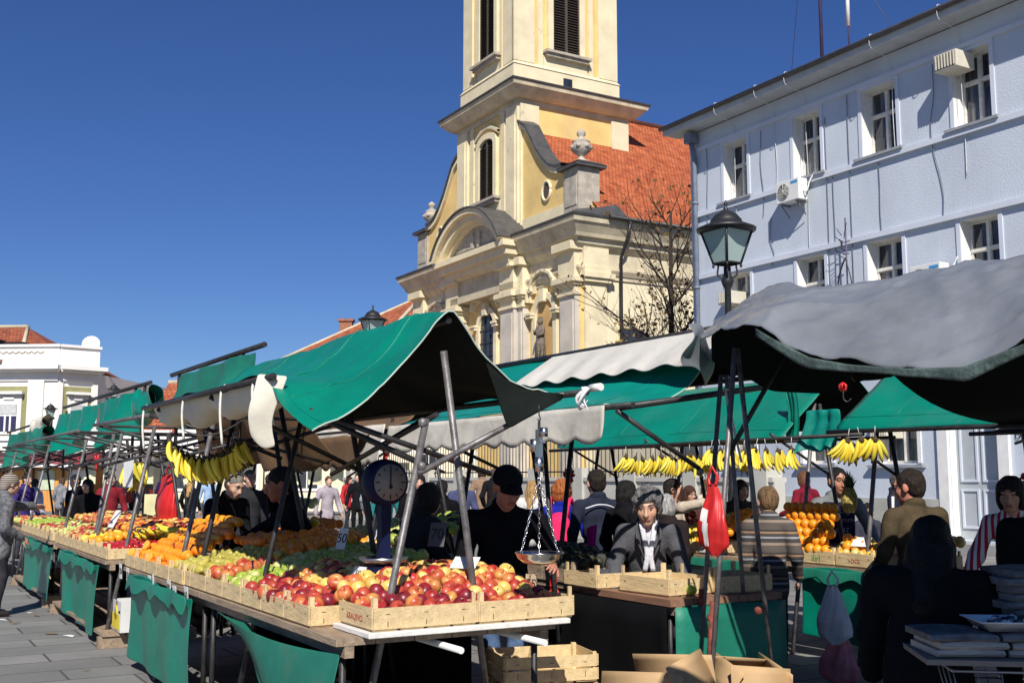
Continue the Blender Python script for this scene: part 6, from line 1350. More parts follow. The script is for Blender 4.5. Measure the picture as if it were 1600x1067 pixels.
# --- price tags on the first stall
for i, (a, b, z, tx, lb) in enumerate(((-10.36, 2.03, .73, '120', 'white price tag hanging at the far corner of the orange crates'), (-10.0, 2.02, .72, '150', 'larger white price tag below the cut orange'), (-9.15, 2.02, .72, '90', 'white price tag in the middle of the orange crates'), (-9.0, 2.015, .74, '', 'narrow white price tag in the middle of the orange crates'), (-8.5, 2.02, .74, '80', 'white price tag under the lemon crate'), (-8.3, 2.015, .71, '70', 'second white price tag under the lemon crate'), (-7.98, 2.02, .73, '60', 'white price tag right of the lemon crate'))):
    price_tag(lb, a, b, z - .03, tx, w=.1 if i != 3 else .05, h=.13, lean=.06)
price_tag('white price card standing in the front apples', -6.05, 2.5, 1.0, '50', lean=-.5, w=.12, h=.09, rz=.2)
price_tag('tilted white price card in the front apples before the capped man', -5.75, 3.05, 1.07, '', lean=-1.0, w=.16, h=.11, rz=.7)
price_tag('wooden price card at the right end of the front crates', -5.52, 3.38, .93, '75', lean=-.1, w=.075, h=.11, rz=.5, m_=mat('kraft_card', (.45, .35, .22), .8))
price_tag('bluish price card in the shaded apples', -7.3, 2.9, 1.1, '50', lean=-.3, w=.09, h=.15, rz=.4)
price_tag('dark price card in the shaded apples beside the seated vendor', -6.5, 3.25, 1.15, '70', lean=-.3, w=.12, h=.16, rz=.6, m_=mat('grey_card', (.1, .1, .11)))
price_tag('white slanted price card on the second left table', -13.5, 2.5, 1.02, '', lean=-.5, w=.14, h=.22, rz=.3)
price_tag('white price card on the far middle table', -10.3, 4.42, .95, '150', lean=-.4, w=.16, h=.14)
# ---------------------------------------------------------------- bananas
def banana_mesh(mk, L_=.19, seed=0):
    rr = random.Random(seed); pts = []; rs = []
    for i in range(9):
        t = i / 8; th = (t - .15) * 1.25; pts.append((L_ * (.42 * (1 - math.cos(th * 1.15))), 0, -L_ * math.sin(th) * .85 - .01)); rs.append(.0185 * (math.sin(math.pi * min(1, (t * .9 + .12))) ** .55))
    rs[0] = .008; rs[-1] = .005
    pts = [(-.01, 0, .03)] + pts; rs = [.006] + rs
    mb = MB(); mb.tube(pts, rs, 7, caps=True)
    me_o = mb.build('banana', [FM[mk], mat('banana_tip', (.06, .04, .02), .8)]); me = me_o.data
    for p in me.polygons:
        if p.center.z < pts[-1][2] + .006 or p.center.z > .022: p.material_index = 1
    bpy.data.objects.remove(me_o); return me
BAN = [banana_mesh('banana', .2, 1), banana_mesh('banana', .19, 2), banana_mesh('bananag', .2, 3)]
def banana_hand(label, loc, rz, n=5, group='hanging hands of bananas', lay=False, s=1.0, spread=.9, tiltx=0.0):
    t = thing('banana_bunch', label, 'bananas', loc, rz, group)
    for i in range(n):
        o = bpy.data.objects.new('banana', random.choice(BAN)); SC.collection.objects.link(o); o.parent = t
        f = (i - (n - 1) / 2) / max(1, (n - 1) / 2)
        o.location = (random.uniform(-.005, .005), f * .04, random.uniform(-.005, .005)); o.rotation_euler = (f * spread * .35, random.uniform(-.12, .12), random.uniform(-.25, .25) + f * .2); o.scale = (s,) * 3
    mb = MB(); mb.lathe([(.002, -.005), (.022 * s, 0), (.024 * s, .02), (.012, .045), (.004, .06)], 8); mb.build('crown', mat('banana_crown', (.06, .045, .02), .9), t)
    mb = MB(); mb.tube([(0, 0, .05), (0, 0, .13)], .003, 4); mb.build('string', rope, t)
    if lay: t.rotation_euler = (random.uniform(-.1, .1), -1.45, rz)
    else: t.rotation_euler = (tiltx, random.uniform(-.1, .1), rz)
    return t
LB3 = ['leftmost', 'second', 'third', 'fourth', 'fifth', 'sixth', 'seventh', 'eighth', 'ninth', 'tenth', 'eleventh', 'twelfth', 'thirteenth', 'fourteenth', 'fifteenth']
# right row along the rail (a from far to near)
RB = [-9.6, -9.38, -9.13, -8.93, -8.7, -8.52, -8.27, -8.1, -7.9, -7.62, -7.42, -7.28, -7.1, -6.52, -6.34]
RB = [-9.65 + .155 * i for i in range(17)] + [-6.52, -6.36, -6.22]
LB3 += ['sixteenth', 'seventeenth', 'eighteenth', 'nineteenth', 'twentieth']
for i, a in enumerate(RB):
    banana_hand('%s hanging hand of bananas from the left of the right row' % LB3[i], gw(a, 7.13, (1.79 if i < 9 else 1.83) + random.uniform(-.025, .015) + (.06 if i > 16 else 0)), GR + (math.pi + .3 if i < 8 else .2 if i < 17 else math.pi - .4) + random.uniform(-.3, .3), random.choice([4, 5, 6, 7]), s=random.uniform(.92, 1.08) if i < 8 else random.uniform(1.0, 1.2), tiltx=random.uniform(-.35, .35), spread=random.uniform(.9, 1.8))
# left cluster hung on an arc
for i in range(13):
    u = i / 12; a = -8.56 + .28 * u; b = 2.0 + .46 * u; z = 1.84 - .13 * math.sin(math.pi * min(1, u * 1.05)) ** .8
    banana_hand('%s hand of bananas from the left on the curved string below the cream lining' % LB3[i], gw(a, b, z), GR + math.pi * .5 + 1.2 * (u - .5) + random.uniform(-.4, .4), 4, 'hands of bananas on the curved string', s=1.1, tiltx=random.uniform(-.3, .3))
t = gmesh('banana_string', 'sagging string that carries the curved row of bananas', 'string'); mb = MB(); mb.tube([(-8.6 + .34 * u, 1.94 + .56 * u, 2.06 - .14 * math.sin(math.pi * u)) for u in np.linspace(0, 1, 14)], .006, 5); mb.build('cord', rope, t)
# hanging pieces over second table, with a white card
for i in range(5): banana_hand('%s hanging hand of bananas beside the blank white card' % LB3[i], gw(-12.0 - .1 * i, 2.4 + .05 * i, 1.72 - .06 * (i % 2)), GR + i * 1.3, 5, 'hands of bananas beside the white card', s=1.4)
price_tag('blank white card hung among the bananas on the left', -11.85, 2.35, 1.5, '', w=.24, h=.28, lean=0, rz=.2)
for i in range(5): banana_hand('%s hand of bananas lying on the second left table' % LB3[i], gw(-11.3 - .16 * i, 2.75 - .13 * (i % 2), 1.08 - .03 * i), GR - math.pi / 2 + .2 * i, 6, 'hands of bananas lying on the second table', lay=True, s=1.3)
# ---------------------------------------------------------------- pineapple
t = thing('pineapple', 'ripe pineapple hanging upside before the face of the hooded man', 'pineapple', gw(-6.9, 7.55, 1.40), GR)
mb = MB(); rows = 12; P = []
for i in range(rows * 2 + 1):
    z = -.11 + .22 * i / (rows * 2); r = .072 * math.sin(math.pi * (.12 + .76 * i / (rows * 2))) ** .6
    P.append([(r * (1 + .05 * math.cos(8 * (2 * math.pi * j / 48) + (i * .8))) * math.cos(2 * math.pi * j / 48), r * (1 + .05 * math.cos(8 * (2 * math.pi * j / 48) - (i * .8))) * math.sin(2 * math.pi * j / 48), z) for j in range(48)])
mb.grid(P, close_v=True); mb.add(P[0], [tuple(range(48))]); mb.add(P[-1], [tuple(range(48))]); mb.build('fruit', mat('pineapple_skin', (.16, .11, .03), .7, 0, 38, bump=.8, col2=(.5, .38, .09), dscale=45), t)
mb = MB()
for k in range(26):
    a = k * 2.4; l = .07 + .10 * (k / 26); o = .03 * (1 - k / 26) + .004
    mb.tube([(o * math.cos(a), o * math.sin(a), .1), (o * 1.6 * math.cos(a), o * 1.6 * math.sin(a), .1 + l * .6), (o * 2.4 * math.cos(a), o * 2.4 * math.sin(a), .1 + l)], [.011, .008, .001], 4, flat=.4)
mb.build('leaf_crown', mat('pineapple_leaf', (.06, .10, .04), .6, .2, 8), t)
# ---------------------------------------------------------------- scales
t = thing('dial_scale', 'blue round dial hanging scale with white clock face under the crossed poles', 'scale', gw(-6.05, 2.68, 1.0), GR)
t.rotation_euler = (0, 0, math.radians(36))
mb = MB(); R0 = rotm(math.pi / 2); mb.lathe([(.01, .07), (.10, .07), (.135, .045), (.14, .0), (.135, -.05), (.12, -.062), (.01, -.062)][::-1], 28, (0, 0, .57), R=rotm(-math.pi / 2)); mb.build('case', mat('dark_blue_enamel', (.008, .012, .05), .5, .05, 3, spec=.2), t)
mb = MB(); mb.lathe([(.001, 0), (.108, 0), (.108, .004), (.001, .004)], 28, (0, -.068, .57), R=R0); mb.build('dial', mat('dial_face', (.26, .25, .22), .7), t)
mb = MB()
for k in range(12):
    a = k * math.pi / 6; mb.box((.088 * math.sin(a), -.074, .57 + .088 * math.cos(a)), (.006, .002, .02 if k % 3 else .03), R=rotm(0, a, 0))
mb.box((0, -.076, .59), (.008, .002, .12)); mb.lathe([(.001, 0), (.012, 0), (.012, .004), (.001, .004)], 10, (0, -.077, .545), R=R0); mb.build('pointer', inkb, t)
mb = MB(); mb.bx(-.035, .035, -.03, .03, .34, .45); mb.bx(-.11, .11, -.09, .09, -.02, .08); mb.bx(-.03, .03, -.03, .03, .08, .34); mb.build('stand', mat('dark_blue_enamel', (.01, .02, .07)), t)
mb = MB(); mb.lathe([(.02, .0), (.13, .01), (.15, .04), (.146, .04), (.12, .018), (.02, .01)], 20, (0, 0, .09)); mb.build('pan', mat('steel_pan', (.4, .4, .4), .3, metal=.9), t)
t = thing('hanging_balance', 'hanging balance with steel pan on chains beside the capped man', 'scale', gw(-5.1, 3.18, 0), GR)
chain = mat('chrome_chain', (.62, .62, .62), .25, .05, 3, metal=1)
steel = mat('steel_pan_polished', (.60, .58, .55), .22, .1, 3, metal=1)
mb = MB(); mb.tube([(0, .0, 2.0), (0, 0, 1.94)], .004, 6); mb.tube(smooth_path([(0, 0, 1.94), (.012, 0, 1.92), (0, 0, 1.9), (-.012, 0, 1.92)], 4), .004, 5); mb.tube([(0, 0, 1.9), (0, 0, 1.72)], .008, 8); mb.build('hook', ironm, t)
mb = MB(); mb.bx(-.02, .02, -.012, .012, 1.66, 1.86); mb.lathe([(.001, 1.74), (.026, 1.74), (.026, 1.81), (.001, 1.81)], 12, (-.045, 0, 0)); mb.lathe([(.001, 1.82), (.022, 1.82), (.022, 1.87), (.001, 1.87)], 12, (.05, 0, 0)); mb.lathe([(.001, 1.63), (.024, 1.63), (.024, 1.71), (.001, 1.71)], 12); mb.tube([(-.05, 0, 1.79), (.06, 0, 1.79)], .006, 6); mb.build('beam_body', chain, t)
for k in range(3):
    an = k * 2 * math.pi / 3 + .5; p0 = np.array((0, 0, 1.6)); p1 = np.array((.118 * math.cos(an), .118 * math.sin(an), 1.185)); mb = MB(); nL = 15
    if k == 0: mb.tube([(0, 0, 1.63), (0, 0, 1.59)], .005, 5)
    for i in range(nL):
        c = p0 + (p1 - p0) * (i + .5) / nL; d = (p1 - p0) / np.linalg.norm(p1 - p0); s_ = np.cross(d, (0, 0, 1)); s_ = s_ / np.linalg.norm(s_); o_ = np.cross(d, s_); sd_ = s_ if i % 2 else o_
        mb.tube([c + d * .016 * math.cos(q) + sd_ * .0065 * math.sin(q) for q in np.linspace(0, 2 * math.pi, 9)], .0024, 4, caps=False)
    mb.build('chain', chain, t)
mb = MB(); mb.lathe([(.001, 1.13), (.05, 1.132), (.09, 1.142), (.118, 1.165), (.13, 1.19), (.134, 1.192), (.134, 1.197), (.128, 1.195), (.114, 1.17), (.088, 1.147), (.05, 1.137), (.001, 1.135)], 36); mb.build('pan', steel, t)
# ---------------------------------------------------------------- bags
redf = mat('red_film', (.55, .02, .02), .35, .15, 9); N, L, p = nodes_of(redf); p.inputs['Transmission Weight'].default_value = 0
def bag(label, pos, h, w, m_, seed=0, cat='bag', patch=None, neck=.25, depth=.35, name='plastic_bag'):
    t = thing(name, label, cat, pos, GR + .3); rr = random.Random(seed); R_ = []; ns = 40
    for i in range(22):
        v = i / 21
        wr = (neck + (1 - neck) * min(1, (v * 1.6)) ** .8) * (1 - .75 * max(0, v - .86) / .14) * w / 2
        row = []
        for j in range(ns):
            th = 2 * math.pi * j / ns; f = 1 + .13 * math.sin(5 * th + seed + v * 3) * (1 - .5 * v) + .07 * math.sin(11 * th + v * 9 + seed)
            row.append((wr * f * math.cos(th), wr * depth * f * math.sin(th) + .01 * math.sin(v * 9), -h * v + .01 * math.sin(4 * th)))
        R_.append(row)
    mb = MB(); mb.grid(R_, close_v=True); mb.add(R_[-1], [tuple(range(ns))]); b_ = mb.build('bag', m_, t)
    mb = MB()
    for s in (-1, 1): mb.tube(smooth_path([(s * w * .1, 0, -.0), (s * w * .16, .01, .05), (s * w * .04, 0, .1), (0, 0, .12)], 4), [.012 - .0006 * i for i in range(13)], 5)
    mb.build('handle', m_, t)
    return t
bag('red plastic shopping bag hanging on the pole right of the middle', gw(-5.2, 4.5, 1.55), .42, .2, redf, 1)
mbp = [o for o in SC.collection.objects if o.name.startswith('plastic_bag')][0]
_b = [k for k in kids(mbp) if k.name.startswith('bag')][0]; _b.data.materials.append(whitep)
for p_ in _b.data.polygons:
    c_ = p_.center
    if -.062 < c_.x + .08 * (c_.z + .28) < -.015 and -.36 < c_.z < -.14 and c_.y < 0: p_.material_index = 1
whitef = mat('white_film', (.7, .7, .7), .35, .1, 8)
bag('white plastic bag with produce beside the striped sweater shopper', gw(-6.0, 6.35, .78), .42, .26, whitef, 4)
bag('small red plastic bag hanging on the near black cloth', gw(-6.95, 4.45, .79), .2, .16, redf, 5, depth=.5)
bag('red plastic bag full of fruit on the right edge table', gw(-5.1, 8.6, 1.2), .34, .36, mat('pink_red_film', (.55, .10, .09), .4, .2, 5), 6, depth=.8)
bag('red and white plastic bag on the ground beside the white bag', gw(-6.1, 6.5, .42), .4, .3, mat('pink_film', (.6, .2, .22), .4, .35, 5), 7)
bag('shining red plastic coat bag hanging over the second left table', gw(-13.3, 3.1, 1.62), .62, .42, redf, 8, neck=.5, name='red_garment_bag')
for i, (a, b, z) in enumerate(((-14.6, 2.5, 1.82), (-16.5, 2.6, 1.82), (-9.7, 4.3, 1.86), (-6.15, 9.0, 1.58), (-13.2, 4.3, 1.8), (-8.1, 5.35, 1.62))):
    t = thing('ribbon_knot', ['red ribbon knot on a left stall post', 'red ribbon knot on a far left stall post', 'red ribbon knot right of the hanging bananas', 'red and white ribbon knot before the grey door', 'red ribbon knot on a far middle pole', 'red scarf knot above the grey haired shoppers'][i], 'ribbon', gw(a, b, z), GR); mb = MB()
    for k in range(7):
        an = k * .95; mb.tube(smooth_path([(0, 0, 0), (.05 * math.cos(an), .02 * math.sin(an * 2), .05 * math.sin(an)), (.07 * math.cos(an + .6), .02, .06 * math.sin(an + .6)), (.02, 0, -.01)], 4), .012, 4)
    for k in range(2): mb.tube(smooth_path([(0, 0, 0), (.02 * (k * 2 - 1), 0, -.06), (.04 * (k * 2 - 1), 0, -.13)], 4), [.014 - .001 * i for i in range(9)], 4)
    mb.build('knot', redf, t)
# ---------------------------------------------------------------- boxes on the ground
def cardboard(label, loc, rz, w, d, h, flaps=(1, 1, 1, 1), open_ang=1.9, tilt=(0, 0), m_=None, name='cardboard_box'):
    t = thing(name, label, 'box', loc, rz); t.rotation_euler = (tilt[0], tilt[1], rz); mm = m_ or card; th = .005
    for nm, bx_ in (('side', (-w / 2, w / 2, -d / 2, -d / 2 + th, 0, h)), ('side', (-w / 2, w / 2, d / 2 - th, d / 2, 0, h)), ('side', (-w / 2, -w / 2 + th, -d / 2 + th, d / 2 - th, 0, h)), ('side', (w / 2 - th, w / 2, -d / 2 + th, d / 2 - th, 0, h)), ('bottom', (-w / 2 + th, w / 2 - th, -d / 2 + th, d / 2 - th, 0, th))):
        mb = MB(); mb.bx(*bx_); mb.build(nm, mm, t)
    for k, f in enumerate(flaps):
        if not f: continue
        L_ = (d if k < 2 else w) / 2 * .9; ang = open_ang + .3 * math.sin(k * 2.1)
        mb = MB(); R_ = []
        for i in range(5):
            q = L_ * i / 4; o = q * math.cos(ang - math.pi / 2 - .0); z = h + q * math.sin(math.pi - ang) * 1.0 + .012 * math.sin(i)
            oo = -q * math.cos(ang)
            if k == 0: R_.append([(-w / 2, -d / 2 - oo, z), (w / 2, -d / 2 - oo, z)])
            elif k == 1: R_.append([(-w / 2, d / 2 + oo, z), (w / 2, d / 2 + oo, z)])
            elif k == 2: R_.append([(-w / 2 - oo, -d / 2, z), (-w / 2 - oo, d / 2, z)])
            else: R_.append([(w / 2 + oo, -d / 2, z), (w / 2 + oo, d / 2, z)])
        mb.grid(R_); mb.build('flap', mm, t, solid=.004)
    mb = MB(); mb.bx(-.03, .03, -d / 2 - .003, -d / 2 - .001, 0, h); mb.build('tape', mat('brown_tape', (.34, .20, .09), .3, .1, 9), t)
    mb = MB(); mb.bx(w * .25, w * .25 + .07, -d / 2 - .003, -d / 2 - .001, h * .62, h * .62 + .022); mb.build('hand_hole', blackv, t)
    return t
cardboard('large crumpled cardboard box tipped in front of the middle table', gw(-5.25, 4.15, .02), GR + .4, .54, .44, .31, (1, 1, 0, 1), 1.25, (.12, -.08))
cardboard('open brown cardboard box leaning behind the pole bases', gw(-5.35, 4.8, .0), GR - .3, .46, .40, .30, (1, 1, 1, 1), 1.2, (-.1, .15))
cardboard('small flat cardboard box on the ground below the orange stall', gw(-6.6, 1.95, .0), GR + .1, .38, .3, .14, (0, 1, 0, 1), 1.0)
cardboard('brown cardboard box beside the white printed crate on the ground', gw(-6.2, 2.3, .0), GR - .15, .5, .36, .2, (1, 1, 1, 1), .9)
b_ = cardboard('white printed box on the low ground shelf', gw(-7.1, 2.2, .0), GR + .05, .5, .35, .2, (0, 0, 0, 0), 1, m_=mat('white_printed_card', (.62, .62, .6), .7, .1, 3))
b_ = cardboard('white and yellow printed banana box on the low shelf', gw(-11.1, 2.3, .15), GR, .4, .3, .28, (0, 0, 0, 0), 1, m_=mat('white_printed_card', (.62, .62, .6)))
mb = MB(); mb.bx(-.17, .17, -.156, -.152, .02, .16); mb.lathe([(.001, 0), (.07, 0), (.07, .003), (.001, .003)], 14, (0, -.153, .17), R=rotm(math.pi / 2)); mb.build('yellow_print', mat('yellow_print', (.7, .55, .05), .7), b_)
# stacked crates on the ground in the middle
for i in range(3): crate_at(['top crate of the stack on the ground behind the jeans', 'middle crate of the stack on the ground behind the jeans', 'bottom crate of the stack on the ground behind the jeans'][i], -5.95, 3.72, .36 - .18 * i, .42, .6, .15, .175, rz=-.25 + .05 * i, nslat=2)
crate_at('tilted empty crate leaning on the stack behind the jeans', -5.55, 3.66, .02, .42, .5, .14, .17, rz=.4, tilt=.3)
t = gmesh('blue_tub', 'blue tub with a red cloth in the dark under the front table', 'tub'); mb = MB(); mb.lathe([(.16, 0), (.22, .2), (.235, .2), (.235, .215), (.215, .215), (.15, .02)], 20, (-5.7, 3.0, .12)); mb.build('tub', mat('blue_plastic', (.01, .02, .12), .4), t)
t = gmesh('red_cloth', 'red cloth lying over the blue tub under the front table', 'cloth'); mb = MB(); mb.grid([[(-5.9 + .4 * u, 2.85 + .35 * v, .38 + .04 * math.sin(u * 6) * math.cos(v * 5) - .1 * abs(v - .5)) for v in np.linspace(0, 1, 9)] for u in np.linspace(0, 1, 9)]); mb.build('cloth', mat('dark_red_cloth', (.12, .012, .01), .9), t, sub=1, solid=.008)
# ---------------------------------------------------------------- newspapers on a shopping cart, right foreground
CX, CY = 1.86, 4.6
t = thing('shopping_cart', 'wire shopping cart carrying a board of newspapers in the right foreground', 'cart', (CX, CY, 0), math.radians(-8))
wire = mat('chromed_wire', (.34, .34, .35), .35, .1, 5, metal=.8); mb = MB(); x0, x1, y0, y1, zt, zb = -.12, .95, -.3, .3, .86, .5
def cw(u, v, z):
    s_ = 1 - .2 * (zt - z) / (zt - zb); return (x0 + (x1 - x0) * u * s_ + .09 * (zt - z) / (zt - zb), (y0 + (y1 - y0) * v) * s_, z)
for z in (zt, .74, .62, zb): mb.tube([cw(0, 0, z), cw(1, 0, z), cw(1, 1, z), cw(0, 1, z), cw(0, 0, z)], .006 if z == zt else .0035, 5)
for u in np.linspace(0, 1, 13): mb.tube([cw(u, 0, zt), cw(u, 0, zb), cw(u, 1, zb), cw(u, 1, zt)], .003, 4)
for v in np.linspace(0, 1, 8): mb.tube([cw(0, v, zt), cw(0, v, zb)], .003, 4)
mb.build('basket', wire, t)
for (u, v) in ((.08, .05), (.08, .95), (.9, .05), (.9, .95)):
    mb = MB(); p0 = cw(u, v, zb); mb.tube([p0, (p0[0] + .04, p0[1], .12)], .012, 6); mb.build('leg', wire, t)
    mb = MB(); mb.lathe([(.01, -.014), (.055, -.014), (.055, .014), (.01, .014)], 12, (p0[0] + .04, p0[1], .058), R=rotm(math.pi / 2)); mb.build('wheel', mat('tyre', (.02, .02, .02)), t)
mb = MB(); mb.bx(-.22, 1.1, -.33, .33, .885, .905); mb.build('board', mat('warm_grey_board', (.22, .19, .16), .8), t)
newsp = mat('newsprint', (.46, .42, .36), .85, .25, 14, stretch=(1, 3, 20)); newsd = mat('dark_newsprint', (.13, .13, .13), .7, .5, 9)
def paper(label, x, y, z, w, d, h, n, rz=0, mt=None):
    p_ = thing('newspaper_stack', label, 'newspapers', Matrix.Rotation(math.radians(-8), 3, 'Z') @ Vector((x, y, z)) + Vector((CX, CY, 0)), math.radians(-8) + rz, 'stacks of newspapers')
    for k in range(n):
        mb = MB(); hh = h / n; R_ = []; q = .02 * math.sin(k * 2.3)
        for i in range(9):
            u = i / 8; bow = .006 * math.sin(u * math.pi)
            R_.append([(-w / 2 + q + w * u, -d / 2 - .01 * math.sin(k * 3), k * hh + .002), (-w / 2 + q + w * u, -d / 2 - .016 - .01 * math.sin(k * 3), k * hh + hh * .5), (-w / 2 + q + w * u, -d / 2 - .01 * math.sin(k * 3), (k + 1) * hh - .002 + bow), (-w / 2 + q + w * u, d / 2, (k + 1) * hh - .002 + bow), (-w / 2 + q + w * u, d / 2, k * hh + .002)])
        mb.grid(R_, smooth=False, close_v=True); mb.add(R_[0], [tuple(range(5))]); mb.add(R_[-1], [tuple(range(5))]); mb.build('newspaper', [mt or newsp, newsd][1 if (k == n - 1 and mt is None) else 0], p_)
    return p_
paper('left stack of folded newspapers on the cart board', -.06, -.12, .907, .26, .3, .085, 3, .12)
paper('middle stack of folded newspapers under the white tray', .27, -.1, .907, .3, .34, .085, 3, -.1)
paper('right stack of folded newspapers at the cart end', .66, -.1, .907, .36, .34, .09, 4, -.04)
paper('tall back pile of grey magazines on the cart', .36, .17, .998, .4, .3, .22, 7, .2, newsd)
t = thing('foam_tray', 'white foam tray with wrapped sweets on the newspapers', 'tray', Vector((CX + .2, CY - .12, .998)), math.radians(-4))
mb = MB(); w, d = .2, .12
R_ = [[(sx * f[0], sy * f[1], f[2]) for (sx, sy) in ((-1, -1), (-.5, -1), (0, -1), (.5, -1), (1, -1), (1, 0), (1, 1), (.5, 1), (0, 1), (-.5, 1), (-1, 1), (-1, 0))] for f in ((w * .85, d * .82, .002), (w, d, .035), (w * 1.06, d * 1.08, .037))]
mb.grid(R_, close_v=True); mb.add(R_[0], [tuple(range(12))]); mb.build('tray', whitep, t, solid=.004)
mb = MB(); rr = random.Random(4)
for k in range(26):
    c = (rr.uniform(-.15, .15), rr.uniform(-.08, .08), .02 + rr.uniform(0, .02)); mb.box(c, (.05, .025, .012), mi=k % 3, R=rotm(rr.uniform(-.5, .5), rr.uniform(-.5, .5), rr.uniform(0, 3)))
mb.build('sweets', [mat('silver_wrap', (.4, .42, .48), .25, metal=.5), mat('navy_wrap', (.01, .01, .06), .3), whitep], t)
t = thing('goods_bag', 'blue and red printed bag inside the wire cart', 'bag', Vector((CX + .72, CY - .02, .52)), .1)
mb = MB(); mb.box((0, 0, .13), (.22, .2, .26), taper=(.8, .6)); mb.build('bag', mat('blue_print_film', (.04, .12, .3), .4, .5, 7), t, bevel=.03); mb = MB(); mb.bx(-.12, -.07, -.11, -.104, .05, .2); mb.build('red_print', redf, t)
t = thing('goods_bag', 'salmon coloured net bag inside the wire cart', 'bag', Vector((CX + .36, CY, .52)), 0); mb = MB(); mb.lathe([(.01, 0), (.1, .02), (.12, .12), (.1, .22), (.06, .3), (.01, .31)], 14); mb.build('bag', mat('salmon_net', (.35, .12, .09), .6, .4, 12), t)
flush_fruit(); print('fruit objects', NF[0])
# ---------------------------------------------------------------- people: signed distance bodies, one continuous surface each
def _nets(F, o, h):
    S = F < 0; nx, ny, nz = F.shape
    c = [(i, j, k) for i in (0, 1) for j in (0, 1) for k in (0, 1)]
    sub = lambda A, d: A[d[0]:nx - 1 + d[0], d[1]:ny - 1 + d[1], d[2]:nz - 1 + d[2]]
    n_in = sum(sub(S, d).astype(np.int8) for d in c); act = (n_in > 0) & (n_in < 8)
    acc = np.zeros(act.shape + (3,)); cnt = np.zeros(act.shape)
    for a in c:
        for ax in range(3):
            if a[ax]: continue
            b = list(a); b[ax] = 1
            fa, fb = sub(F, a), sub(F, tuple(b)); m = (fa < 0) != (fb < 0)
            t = np.where(m, fa / np.where(m, fa - fb, 1), 0)
            for q in range(3): acc[..., q] += np.where(m, a[q] + (t if q == ax else 0), 0)
            cnt += m
    idx = -np.ones(act.shape, int); ii = np.argwhere(act); idx[act] = np.arange(len(ii))
    V = (ii + acc[act] / cnt[act][:, None]) * h + o
    faces = []
    for ax in range(3):
        sl0 = [slice(1, -1)] * 3; sl1 = [slice(1, -1)] * 3
        sl0[ax] = slice(0, -1); sl1[ax] = slice(1, None)
        A = S[tuple(sl0)]; B = S[tuple(sl1)]; m = A != B; e = np.argwhere(m); fl = A[m]
        u, v = [(1, 2), (2, 0), (0, 1)][ax]
        base = e.copy()
        for q in range(3):
            if q != ax: base[:, q] += 1
        du = np.zeros(3, int); du[u] = 1; dv = np.zeros(3, int); dv[v] = 1
        g = lambda p: idx[p[:, 0], p[:, 1], p[:, 2]]
        q = np.stack([g(base - du - dv), g(base - dv), g(base), g(base - du)], 1)
        q[~fl] = q[~fl][:, ::-1]; faces.append(q)
    Fc = np.concatenate(faces); Fc = Fc[(Fc >= 0).all(1)]
    return V, Fc
def sdf(prims, h, k=.03, wr=0.0, wf=9.0, seed=0):
    lo = np.array([1e9] * 3); hi = -lo
    for p in prims:
        if p[0] == '-': continue
        if p[0] == 'c': P = [np.array(p[1]) - max(p[3], p[4]), np.array(p[1]) + max(p[3], p[4]), np.array(p[2]) - max(p[3], p[4]), np.array(p[2]) + max(p[3], p[4])]
        else: m = max(p[2]); P = [np.array(p[1]) - m, np.array(p[1]) + m]
        lo = np.minimum(lo, np.min(P, 0)); hi = np.maximum(hi, np.max(P, 0))
    pad = h * 3 + wr; lo -= pad; hi += pad
    n = np.ceil((hi - lo) / h).astype(int) + 1
    F = np.full(n, .5, np.float32)
    ax = [lo[i] + np.arange(n[i]) * h for i in range(3)]
    for p in prims:
        neg = p[0] == '-'; q = p[1:] if neg else p
        if q[0] == 'c': a, b = np.array(q[1], float), np.array(q[2], float); m = max(q[3], q[4]); l = np.minimum(a, b) - m; u = np.maximum(a, b) + m
        else: a = np.array(q[1], float); m = max(q[2]); l, u = a - m, a + m
        pd = k + 2 * h + .01; i0 = np.clip(np.floor((l - pd - lo) / h).astype(int), 0, n); i1 = np.clip(np.ceil((u + pd - lo) / h).astype(int) + 1, 0, n)
        if (i1 <= i0).any(): continue
        sl = tuple(slice(i0[i], i1[i]) for i in range(3))
        X, Y, Z = np.meshgrid(ax[0][sl[0]], ax[1][sl[1]], ax[2][sl[2]], indexing='ij')
        if q[0] == 'c':
            d = b - a; L2 = d @ d + 1e-9; t = np.clip(((X - a[0]) * d[0] + (Y - a[1]) * d[1] + (Z - a[2]) * d[2]) / L2, 0, 1)
            D = np.sqrt((X - a[0] - d[0] * t) ** 2 + (Y - a[1] - d[1] * t) ** 2 + (Z - a[2] - d[2] * t) ** 2) - (q[3] + (q[4] - q[3]) * t)
        else:
            R_ = np.array(q[3]) if len(q) > 3 and q[3] is not None else np.eye(3); r = np.array(q[2])
            W = np.stack([X - a[0], Y - a[1], Z - a[2]], -1) @ R_
            k0 = np.sqrt(((W / r) ** 2).sum(-1)); k1 = np.sqrt(((W / r ** 2) ** 2).sum(-1)) + 1e-6; D = k0 * (k0 - 1) / k1
            D = np.where(k0 < 1e-3, -min(r), D)
        G = F[sl]
        if neg: F[sl] = np.maximum(G, -D)
        else:
            hh = np.clip(1 - np.abs(G - D) / k, 0, 1); F[sl] = np.minimum(G, D) - k / 4 * hh * hh
    if wr:
        X, Y, Z = np.meshgrid(*ax, indexing='ij'); s = seed
        F += (wr * (np.sin(Z * wf * 2.2 + 2.5 * np.sin(X * wf + s) + s) * .5 + np.sin(X * wf * 2.4 + 2 * np.sin(Z * wf * .8 + 1 + s)) * .3 + np.sin((Y + Z) * wf * 3.1 + 2 * np.sin(X * wf * 1.7)) * .3)).astype(np.float32)
    F[0] = F[-1] = .5; F[:, 0] = F[:, -1] = .5; F[:, :, 0] = F[:, :, -1] = .5
    return _nets(F, lo, h)
SKIN = {}
